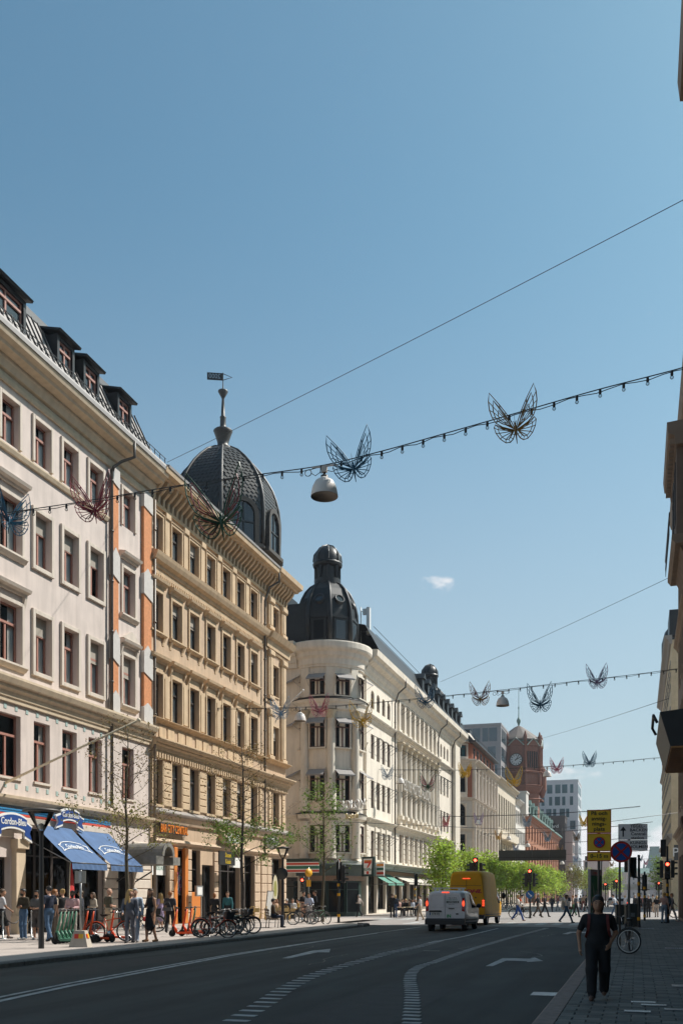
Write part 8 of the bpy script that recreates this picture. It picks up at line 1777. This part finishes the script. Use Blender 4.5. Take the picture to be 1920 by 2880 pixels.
def person(label, p, rz, h=1.75, top=(.2, .2, .2), bot=(.03, .05, .09), shoe=(.05, .05, .05), skin='l', hair='b', pose='stand', sleeve='short', hl='short', dress=False, legs='long', arms=('down', 'down'), vox=None, stride=.0, wide=1.0, head=0.0, lean=0.0, seatz=.47, dist=None, phase=1, extra=(), name='person', hs=1.05):
    """faces +y locally.  0 skin 1 top 2 bottom 3 shoe 4 hair"""
    s = h/1.75; v = lambda x, y, z: (x*s*(wide if abs(x) < .3 else 1), y*s, z*s); Pm = []; K = .05*s
    def c(a, b, ra, rb, m, k=K): Pm.append(('c', a, b, ra*s, rb*s, m, k))
    def e(q, r, m, k=K): Pm.append(('e', q, tuple(x*s for x in r), m, k))
    sit = pose == 'sit'; hz = seatz/s+.09 if sit else .94; ly = lean
    tz = lambda z: z-(.94-hz) if z >= .9 else z
    sh = 1.42; L = lambda x, y, z: v(x, y+ly*(z-.94), tz(z))
    # torso
    e(L(0, 0, .98), (.165*wide, .12, .14), 1 if dress else 2); e(L(0, .0, 1.14), (.145*wide, .105, .2), 1); e(L(0, .005, 1.30), (.17*wide, .115, .17), 1); c(L(-.14, -.01, 1.41), L(.14, -.01, 1.41), .062, .062, 1, .07*s)
    c(L(0, -.01, 1.42), L(0, .015, 1.54), .056, .05, 0, .03*s)
    # head, turned by 'head'
    ch, sh_ = math.cos(head), math.sin(head); Hd = lambda x, y, z: L(x*hs*ch-y*hs*sh_, x*hs*sh_+y*hs*ch+.02, 1.62+(z-1.62)*hs)
    e(Hd(0, 0, 1.645), (.076*hs, .094*hs, .112*hs), 0, .02*s); e(Hd(0, .045, 1.585), (.05, .05, .05), 0, .03*s); c(Hd(0, .095, 1.655), Hd(0, .115, 1.62), .011, .015, 0, .012*s)
    for sx in (-1, 1): e(Hd(sx*.077, 0, 1.64), (.012, .02, .03), 0, .008*s)
    if hair != 'n':
        e(Hd(0, -.018, 1.675), (.085*hs, .098*hs, .098*hs), 4, .01*s); e(Hd(0, .03, 1.725), (.066, .065, .04), 4, .01*s)
        if hl == 'long': c(Hd(-.03, -.06, 1.62), Hd(-.05, -.1, 1.32), .065, .06, 4, .03*s); c(Hd(.03, -.06, 1.62), Hd(.05, -.1, 1.32), .065, .06, 4, .03*s); c(Hd(.07, 0, 1.62), Hd(.09, .02, 1.36), .03, .03, 4, .03*s); c(Hd(-.07, 0, 1.62), Hd(-.09, .02, 1.36), .03, .03, 4, .03*s)
        elif hl == 'bob': e(Hd(0, -.035, 1.62), (.092, .09, .11), 4, .02*s)
        elif hl == 'bun': e(Hd(0, -.11, 1.72), (.045, .045, .045), 4, .02*s)
        elif hl == 'cap': e(Hd(0, .01, 1.715), (.092, .105, .055), 1, .01*s); c(Hd(-.03, .1, 1.70), Hd(.03, .1, 1.70), .03, .03, 1, .03*s)
        elif hl == 'beard': e(Hd(0, .06, 1.565), (.055, .05, .05), 4, .01*s)
    # arms
    for sx, am in ((-1, arms[0]), (1, arms[1])):
        S0 = (sx*.185, -.01, 1.405)
        if am == 'down': E0, W0 = (sx*.235, -.03, 1.13), (sx*.24, .04, .88)
        elif am == 'fwd': E0, W0 = (sx*.235, .06, 1.14), (sx*.2, .28, .98)
        elif am == 'back': E0, W0 = (sx*.235, -.15, 1.16), (sx*.24, -.22, .92)
        elif am == 'bent': E0, W0 = (sx*.24, -.03, 1.14), (sx*.06, .2, 1.12)
        elif am == 'cross': E0, W0 = (sx*.24, .03, 1.14), (-sx*.08, .19, 1.16)
        elif am == 'phone': E0, W0 = (sx*.23, .06, 1.15), (sx*.12, .25, 1.28)
        elif am == 'face': E0, W0 = (sx*.25, .08, 1.18), (sx*.1, .13, 1.5)
        elif am == 'hip': E0, W0 = (sx*.3, -.06, 1.15), (sx*.17, .03, .98)
        elif am == 'bar': E0, W0 = (sx*.25, .22, 1.2), (sx*.24, .5, 1.08)
        elif am == 'away': E0, W0 = (sx*.27, -.03, 1.14), (sx*.305, .06, .90)
        elif am == 'lap': E0, W0 = (sx*.22, .04, 1.13), (sx*.08, .26, 1.02)
        W0 = (W0[0], W0[1], W0[2] if not (sit and am == 'down') else .95)
        a_, b_, w_ = L(*S0), L(*E0), L(*W0); mid = tuple(a_[i]*.35+b_[i]*.65 for i in range(3)); dr = .008 if sleeve != 'none' else -.006
        if sleeve == 'none': c(a_, b_, .048, .04, 0)
        elif sleeve == 'short': c(a_, mid, .06, .058, 1); c(mid, b_, .043, .04, 0, .02*s)
        else: c(a_, b_, .062, .05, 1)
        if sleeve == 'long': c(b_, tuple(b_[i]*.1+w_[i]*.9 for i in range(3)), .05, .038, 1)
        c(b_, w_, .038, .027, 0, .02*s)
        dv = np.array(w_)-np.array(b_); dv = dv/(np.linalg.norm(dv)+1e-6)*s; pc = np.array(w_)+dv*.055; e(tuple(pc), (.026, .036, .042), 0, .03*s)
        if vox is not None and vox < .016:
            for fi in range(4): o_ = np.array([(fi-1.5)*.006*sx, (fi-1.5)*.017, 0])*s; f0 = pc+dv*.02+o_; f1 = f0+dv*(.05-.008*abs(fi-1.3)); f2 = f1+dv*.018+np.array([-sx*.02, .004, -.004])*s; c(tuple(f0), tuple(f1), .0105, .0095, 0, .006*s); c(tuple(f1), tuple(f2), .0095, .0085, 0, .006*s)
            t0 = pc+np.array([-sx*.012, .026, .012])*s; t1 = t0+dv*.035+np.array([-sx*.008, .02, 0])*s; c(tuple(t0), tuple(t1), .0125, .0105, 0, .008*s)
    # legs
    lm = {'long': (2, 2), 'shorts': (2, 0), 'bare': (0, 0)}[legs]; flare = 1.0
    for sx in (-1, 1):
        st_ = stride*sx*phase
        if sit: hp, kn, an = (sx*.09, 0, hz-.02), (sx*.12, .42, hz-.02), (sx*.13, .42+st_, .09/s); hp, kn, an = v(*hp), v(*kn), (an[0]*s, an[1]*s, .085)
        else:
            hp = v(sx*.09, 0, .92); kn = v(sx*.095, st_*.45+(.05 if st_ > 0 else .03), .50+(.02 if st_ < 0 else .0)); an = v(sx*.09, st_-(.05 if st_ < 0 else 0), .085+(.07 if st_ < -.15 else 0))
        c(hp, kn, .088, .062, lm[0] if legs != 'shorts' else 2)
        if legs == 'shorts': c(tuple(hp[i]*.15+kn[i]*.85 for i in range(3)), kn, .075, .07, 2)
        c(kn, an, .058 if lm[1] == 0 else .066, .04 if lm[1] == 0 else .06, lm[1])
        if st_ < -.15 and not sit: toe = (an[0], an[1]+.09*s, an[2]-.07*s)
        else: toe = (an[0]+sx*.02*s, an[1]+.13*s, .035)
        c((an[0], an[1]-.03*s, max(.04, an[2]-.035)), toe, .046, .037, 3, .03*s)
    if dress:
        for k_ in range(3): z0, z1 = 1.0-k_*.16, .84-k_*.16; c(v(0, 0, z0), v(0, stride*.1, z1), .15+.004*k_, .155+.004*k_, 1, .06*s)
    for x in extra: Pm.append(x)
    if vox is None:
        d = Vector((p[0], p[1])).length; vox = .016 if d < 35 else .02 if d < 55 else .026 if d < 90 else .034
    me = nets(Pm, vox, [SKIN[skin], cloth(top), cloth(bot), cloth(shoe), HAIR[hair]], 'person')
    o = put(name, me, None, p); o.rotation_euler = (0, 0, rz); tag(o, label, 'person'); return o
def bag(label, p, rz, col, sz=(.14, .08, .16), name='shoulder_bag'):
    t = thing(name, label, 'bag', p, rz); mb = MB(); a, b, cc = sz
    mb.add([(-a, -b, 0), (a, -b, 0), (a, b, 0), (-a, b, 0), (-a*.85, -b*.7, cc), (a*.85, -b*.7, cc), (a*.85, b*.7, cc), (-a*.85, b*.7, cc)], [(0, 3, 2, 1), (4, 5, 6, 7), (0, 1, 5, 4), (1, 2, 6, 5), (2, 3, 7, 6), (3, 0, 4, 7)]); mb.build('pouch', cloth(col), t); mb = MB(); mb.tube([(-a*.8, 0, cc), (-a*.4, 0, cc+.22), (a*.4, 0, cc+.22), (a*.8, 0, cc)], .012, 5); mb.build('strap', cloth(col), t); return t
BK = (.012, .012, .014); NV = (.015, .022, .045); JN = (.06, .115, .20); WH = (.62, .62, .63)
CAMW = R(155)   # facing the camera side
# ---- left pavement queue and walkers
person('man in white T-shirt and dark shorts at the left edge', GP(6, 2641), R(-40), 1.8, (.50, .50, .52), BK, (.12, .10, .09), 't', 'b', 'stand', legs='shorts', stride=.2, arms=('down', 'fwd'))
person('man in dark brown jacket and blue jeans with hands in front', GP(66, 2644), R(165), 1.8, (.045, .035, .02), JN, (.55, .53, .5), 't', 'k', sleeve='long', arms=('bent', 'cross'), hl='beard')
person('man in grey T-shirt and shorts half hidden by the street lamp', GP(104, 2645), R(190), 1.74, (.10, .10, .10), (.07, .06, .055), (.4, .4, .4), 't', 'k', legs='shorts', arms=('bent', 'bent'), hl='beard')
person('tall man in navy T-shirt and jeans seen from the side', GP(138, 2650), R(70), 1.88, NV, JN, BK, 'l', 'k', arms=('down', 'down'), stride=.16, wide=1.05)
person('man in beige shirt behind the navy T-shirt', GP(153, 2641), R(-30), 1.78, (.46, .38, .29), (.16, .13, .10), (.2, .2, .2), 'l', 'r', arms=('down', 'down'))
person('person with blond tied hair and black jacket lifting a hand to the mouth', GP(176, 2637), R(60), 1.8, BK, (.42, .37, .33), (.3, .3, .3), 'l', 'o', sleeve='long', arms=('face', 'bent'), hl='bun')
person('dark skinned man in a pale pink jacket behind the scooters', GP(204, 2641), R(200), 1.74, (.56, .36, .36), (.3, .28, .25), (.3, .3, .3), 'd', 'k', sleeve='long', arms=('bent', 'bent'), hl='beard')
person('bald man in an olive polo shirt and beige trousers', GP(306, 2638), R(-35), 1.83, (.07, .068, .045), (.42, .33, .22), (.1, .08, .06), 'l', 'n', arms=('bent', 'bent'), wide=1.12)
person('blond woman in a striped grey jumpsuit walking and looking right', GP(366, 2653), R(-160), 1.76, (.10, .11, .14), (.12, .12, .14), BK, 'l', 'o', sleeve='long', hl='long', arms=('down', 'fwd'), stride=.12, head=R(70))
person('grey haired walker in pale blue behind the blond woman', GP(380, 2651), R(-160), 1.8, (.42, .50, .60), (.30, .36, .45), (.2, .2, .2), 'l', 'g', sleeve='long', arms=('down', 'down'), stride=-.12)
person('woman with long dark hair in a black midi dress and sandals', GP(424, 2650), R(150), 1.8, BK, BK, (.30, .16, .08), 't', 'b', dress=True, legs='bare', sleeve='none', hl='long', arms=('down', 'phone'), stride=.1, head=R(30))
person('man in a dark waistcoat and black trousers walking away', GP(478, 2628), R(12), 1.74, (.035, .037, .045), BK, BK, 't', 'r', sleeve='short', arms=('down', 'down'), stride=.18)
bag('grey belt bag slung across the back of the waistcoat man', GP(478, 2628)+Vector((-.02, -.2, .95)), R(12), (.10, .10, .10), (.2, .07, .14), 'sling_bag')
person('woman with auburn hair in a black top behind the bicycles', Vector((-20.6, AY(603, -20.6), ZP)), R(20), 1.68, BK, BK, BK, 'l', 'r', sleeve='long', hl='bob', arms=('phone', 'down'))
person('man in brown blazer and dark jeans sitting cross-legged on the bench', BEN+Vector((.04, .03, 0)), R(-62), 1.82, (.075, .055, .035), (.02, .03, .055), BK, 'l', 'k', 'sit', sleeve='long', arms=('lap', 'lap'), seatz=.47)
person('auburn woman sitting at the cafe table by the window', GP(777, 2588), R(-100), 1.68, (.45, .30, .2), (.3, .2, .15), BK, 'l', 'r', 'sit', sleeve='long', hl='long', arms=('bent', 'bent'), seatz=.46)
person('white haired guest in a dark jacket seen from behind at the cafe', GP(806, 2589), R(20), 1.75, (.02, .025, .035), BK, BK, 'l', 'g', 'sit', sleeve='long', arms=('lap', 'lap'), seatz=.46)
person('person in black standing left behind the parked bicycles', GP(853, 2594), R(-120), 1.8, BK, (.3, .2, .15), BK, 'l', 'k', legs='bare', arms=('down', 'bent'))
person('woman in pale blue shirt between two others at the bicycles', GP(869, 2596), R(190), 1.7, (.40, .45, .58), (.35, .32, .32), (.3, .3, .3), 'l', 'b', sleeve='long', arms=('face', 'bent'))
person('man in a dark sweater standing right at the bicycles', GP(886, 2594), R(120), 1.84, (.014, .02, .028), BK, BK, 'l', 'b', sleeve='long', arms=('bent', 'down'))
person('woman in a beige jacket walking past the corner shop', PG(1010, 2581, .05), R(80), 1.7, (.40, .33, .29), BK, (.5, .48, .46), 'l', 'g', sleeve='long', arms=('bent', 'back'), stride=.24, hl='bob')
person('dark dressed man of the couple before the hotel shops', PG(1103, 2582), R(10), 1.84, BK, BK, BK, 'l', 'b', sleeve='long', stride=.14, arms=('down', 'down'))
person('blond woman in a dark jacket beside her partner', PG(1111, 2582), R(5), 1.74, (.02, .03, .05), (.04, .07, .14), BK, 'l', 'o', sleeve='long', hl='bob', stride=-.12)
person('woman in a white top and wide beige trousers left of the white van', PG(1181, 2591), R(95), 1.72, (.58, .57, .60), (.46, .37, .27), (.4, .35, .3), 'l', 'k', arms=('fwd', 'down'), stride=.2)
for k, (px, py, tp, hr, rz, lb) in enumerate(((1122, 2578, (.5, .3, .25), 'b', 60, 'cafe guest in a rosy top left under the white awning'), (1132, 2577, (.06, .06, .07), 'k', 200, 'cafe guest in black facing left'), (1141, 2578, BK, 'o', 150, 'blond cafe guest in black under the white awning'), (1152, 2577, (.3, .2, .12), 'b', 20, 'cafe guest in brown near the signal pole'), (1160, 2577, (.35, .37, .42), 'k', 240, 'cafe guest in grey blue near the signal pole'), (1168, 2576, (.03, .04, .06), 'g', 180, 'grey haired cafe guest beside the white van'))):
    person(lb, PG(px, py, .1), R(rz), 1.7, tp, BK, BK, 'l', hr, 'sit', sleeve='long', arms=('bent', 'lap'), seatz=.46)
person('woman in a lilac dress looking at the shop window left of the vest man', Vector((-21.6, AY(452, -21.6), ZP)), R(70), 1.68, (.36, .28, .42), BK, BK, 'l', 'o', dress=True, legs='bare', hl='long', arms=('bent', 'down'))
person('man in a dark navy shirt in the queue behind the pink jacket', Vector((-21.7, AY(228, -21.7), ZP)), R(120), 1.76, (.03, .035, .05), BK, BK, 't', 'b', sleeve='long', arms=('down', 'bent'))
person('woman in a cream coat standing in the shop doorway left', Vector((-22.6, AY(262, -22.6), ZP)), R(150), 1.7, (.5, .44, .36), NV, BK, 'l', 'b', sleeve='long', hl='long', arms=('bent', 'bent'))
person('guest in a white shirt seated at the tables between bench and lamp', GP(823, 2587), R(200), 1.74, (.55, .55, .55), NV, BK, 'l', 'b', 'sit', sleeve='long', arms=('bent', 'lap'), seatz=.46)
person('guest in an ochre jumper seated near the corner shop', GP(838, 2585), R(120), 1.7, (.4, .25, .06), BK, BK, 'l', 'k', 'sit', sleeve='long', arms=('lap', 'bent'), seatz=.46)
person('person in a teal jacket strolling behind the bicycle row', Vector((-20.0, AY(640, -20.0), ZP)), R(-170), 1.76, (.03, .14, .16), BK, BK, 'l', 'b', sleeve='long', stride=.2)
# ---- the crossing
person('woman in a white blouse and blue wide trousers with a cap on the crossing', PG(1456, 2591), R(-88), 1.74, (.60, .57, .52), (.015, .07, .28), (.4, .22, .12), 'l', 'o', sleeve='long', stride=-.34, arms=('down', 'fwd'), hl='bob')
bag('small white shoulder bag of the woman in blue trousers', PG(1461, 2591)+Vector((.05, -.12, .95)), R(0), (.6, .58, .55), (.1, .06, .13))
person('cyclist in an orange vest crouched over the handlebar', PG(1462, 2583)+Vector((-.25, 0, .42)), R(-86), 1.72, (.75, .10, .01), BK, BK, 'l', 'k', 'sit', sleeve='short', arms=('bar', 'bar'), seatz=.46, lean=.55, stride=.1)
person('man in a dark open jacket and pale shirt striding right on the crossing', PG(1512, 2581), R(-100), 1.84, (.02, .022, .025), (.10, .08, .06), BK, 't', 'g', sleeve='long', stride=.3, arms=('fwd', 'back'))
person('figure in a long black coat walking behind the dark jacket man', PG(1531, 2580), R(-95), 1.82, BK, BK, BK, 'l', 'k', sleeve='long', stride=-.3, arms=('down', 'fwd'))
person('woman in a white jacket and wide jeans stepping right on the crossing', PG(1592, 2597), R(-84), 1.74, (.58, .52, .46), (.03, .075, .14), BK, 'l', 'b', sleeve='long', stride=.36, arms=('back', 'fwd'), hl='bob')
bag('cream tote bag on the back of the white jacket woman', PG(1582, 2597)+Vector((0, .05, .95)), R(80), (.5, .45, .38), (.18, .08, .35))
bag('brown handbag held by the white jacket woman', PG(1605, 2597)+Vector((0, -.1, .85)), R(10), (.12, .06, .04), (.13, .07, .16))
person('person in a grey vest and black trousers walking away behind the white jacket', PG(1619, 2581), R(-60), 1.78, (.10, .12, .14), BK, BK, 'l', 'b', stride=.22, arms=('down', 'bent'))
person('walker in green trousers beside the grey vest', PG(1611, 2578), R(80), 1.7, (.35, .25, .18), (.03, .12, .05), BK, 'l', 'r', stride=-.2)
person('small far figure in black crossing near the poster stand', PG(1648, 2566), R(90), 1.75, BK, BK, BK, 'l', 'k', sleeve='long', stride=.25)
person('woman in white and jeans leaning forward behind the woman in black', PG(1729, 2581), R(70), 1.8, (.50, .52, .56), JN, BK, 'l', 'k', stride=.34, arms=('fwd', 'back'), lean=.2)
person('person in black waiting behind the waste bin', PG(1795, 2584), R(160), 1.78, BK, BK, BK, 't', 'k', sleeve='long')
person('person in dark clothes waiting left of the blond woman', PG(1823, 2582), R(20), 1.78, BK, BK, BK, 'l', 'g', sleeve='long', arms=('hip', 'down'))
person('blond woman in a black top and beige trousers waiting at the right corner', PG(1846, 2581), R(10), 1.68, BK, (.42, .36, .31), BK, 'l', 'o', hl='bob', arms=('bent', 'bent'))
person('woman in a striped rosy top and light jeans at the right corner', PG(1867, 2598, .12), R(-20), 1.74, (.42, .26, .22), (.20, .26, .33), BK, 'l', 'o', arms=('face', 'down'), stride=.05)
person('man in a light blue shirt and navy trousers at the right corner', PG(1876, 2597.5, .12), R(60), 1.84, (.22, .36, .44), (.012, .02, .04), BK, 'l', 'g', sleeve='long', arms=('bent', 'down'), wide=1.05)
person('woman in white trousers walking past the man in light blue', PG(1888, 2594, .12), R(-110), 1.7, (.6, .5, .5), (.55, .5, .46), (.3, .2, .2), 'l', 'r', stride=-.3, arms=('fwd', 'down'))
rp_ = random.Random(9); pal = [BK, (.3, .1, .08), (.5, .48, .45), NV, (.2, .22, .25), (.45, .3, .2), (.55, .5, .5)]
fp_ = [(1552, 2566), (1568, 2563), (1585, 2561), (1600, 2564), (1632, 2560), (1640, 2563), (1757, 2566), (1785, 2570), (1800, 2566), (1835, 2568), (1660, 2559)]
wl = ['left of the row of trees', 'under the last green tree', 'in front of the far tree trunks', 'behind the white jacket woman', 'beyond the grey vest walker', 'beside the poster stand far away', 'between the two sign poles far away', 'behind the bin far away', 'under the far signal', 'near the right corner far away', 'under the viaduct on the left']
for k, (px, py) in enumerate(fp_):
    tc = pal[k % 7]; cn = ['black', 'red brown', 'pale', 'navy', 'grey', 'tan', 'white'][k % 7]
    person('distant pedestrian in a %s top %s' % (cn, wl[k]), PG(px, py), R(rp_.uniform(0, 360)), rp_.uniform(1.65, 1.82), tc, pal[(k+3) % 7], BK, 'l', 'bkog'[k % 4], sleeve='long', stride=rp_.choice((-.22, .22, .1)))['group'] = 'distant pedestrians'
# ---- woman in black in front
WP = PG(1681, 2812, .135); WP.z = .133
ph = R(180)+R(4)
s = 1.53/1.75
def FW(x, y, z): return (x*s, y*s, z*s)
def FH(x, y, z): return (x*1.16*s, (y*1.16+.02)*s, (1.62+(z-1.62)*1.16)*s)
ex = []
for sx, st_ in ((-1, -.2), (1, .2)):
    ex += [('c', FW(sx*.10, 0, .92), FW(sx*.11, st_*.45+.05, .52), .112*s, .096*s, 2, .04), ('c', FW(sx*.11, st_*.45+.05, .52), FW(sx*.11, st_-.01, .17), .096*s, .082*s, 2, .03)]
ex += [('e', FW(0, .0, 1.12), (.185*s, .14*s, .27*s), 1, .04), ('e', FW(0, .01, 1.3), (.19*s, .135*s, .17*s), 1, .04), ('c', FW(-.17, -.01, 1.4), FW(.17, -.01, 1.4), .07*s, .07*s, 1, .04)]
# loose arm at her right, other hand in the pocket
fw = person('woman in black T-shirt and black trousers walking towards us on the right pavement', WP, ph, 1.53, (.012, .012, .013), (.010, .010, .012), (.13, .08, .06), 't', 'n', 'stand', sleeve='short', stride=.2, arms=('hip', 'away'), hl='none', vox=.0085, wide=1.2, extra=ex, hs=1.16)
hp_ = [('e', FH(-.058, -.03, 1.655), tuple(q*1.16*s for q in (.032, .06, .07)), 0, .02), ('e', FH(.058, -.03, 1.655), tuple(q*1.16*s for q in (.032, .06, .07)), 0, .02), ('e', FH(0, -.02, 1.696), tuple(q*1.16*s for q in (.086, .1, .088)), 0, .01), ('e', FH(0, -.05, 1.62), tuple(q*1.16*s for q in (.088, .075, .11)), 0, .02), ('c', FH(-.04, -.07, 1.58), FH(-.06, -.09, 1.44), .035*s, .02*s, 0, .02), ('c', FH(.04, -.07, 1.58), FH(.06, -.09, 1.44), .035*s, .02*s, 0, .02)]
put('hair', nets(hp_, .008, [HAIR['k']], 'hair'), fw)
for sx in (-1, 1):
    mb = MB(); mb.ball(FH(sx*.031, .082, 1.652), (.014*s, .012*s, .008*s), 8, 6); mb.build('eye', mat('eye_dark', (.015, .01, .008), .3), fw)
    mb = MB(); mb.tube([FH(sx*.014, .093, 1.676), FH(sx*.032, .088, 1.681), FH(sx*.05, .076, 1.674)], .0042*s, 5); mb.build('eyebrow', HAIR['k'], fw)
mb = MB(); mb.ball(FH(0, .088, 1.588), (.027*s, .012*s, .008*s), 8, 6); mb.build('mouth', mat('lips', (.22, .07, .055), .5), fw)
# her rucksack with red straps
rk_ = thing('rucksack', 'small rucksack with red shoulder straps worn by the woman in black', 'bag', WP, ph)
mb = MB(); mb.ball(FW(0, -.21, 1.2), (.15, .09, .22), 12, 8); mb.build('pack', cloth((.03, .02, .02)), rk_)
M_STR = mat('strap_red', (.13, .022, .018), .7, var=.1, scale=20)
for sx in (-1, 1):
    mb = MB(); pts = [FW(sx*.15, -.14, 1.40), FW(sx*.155, -.04, 1.478), FW(sx*.152, .06, 1.462), FW(sx*.152, .118, 1.40), FW(sx*.16, .135, 1.30), FW(sx*.175, .12, 1.19), FW(sx*.2, .02, 1.08), FW(sx*.16, -.12, 1.04)]
    vs = []
    for q_ in pts: vs += [(q_[0]-.024*s, q_[1], q_[2]), (q_[0]+.024*s, q_[1], q_[2]), (q_[0]+.024*s, q_[1]*1.0+.012, q_[2]+.004), (q_[0]-.024*s, q_[1]+.012, q_[2]+.004)]
    fs = []
    for j in range(len(pts)-1):
        for k in range(4): fs.append((j*4+k, j*4+(k+1) % 4, (j+1)*4+(k+1) % 4, (j+1)*4+k))
    mb.add(vs, fs); mb.build('shoulder_strap', M_STR, rk_)

# the summer air between us and the far end of the street
hzb = MB(); hzb.box(-420, 420, -60, 1100, -1.03, 64)
hm = bpy.data.materials.new('haze_air'); hm.use_nodes = True; hn = hm.node_tree.nodes; hn.clear(); ho = hn.new('ShaderNodeOutputMaterial'); hv = hn.new('ShaderNodeVolumePrincipled')
hv.inputs['Color'].default_value = (.86, .91, 1.0, 1); hv.inputs['Density'].default_value = .00028; hv.inputs['Anisotropy'].default_value = .2; hm.node_tree.links.new(hv.outputs[0], ho.inputs['Volume'])
haze_box = hzb.build('haze', hm); haze_box['kind'] = 'stuff'; haze_box['label'] = 'thin pale summer haze filling the street'; haze_box['category'] = 'haze'
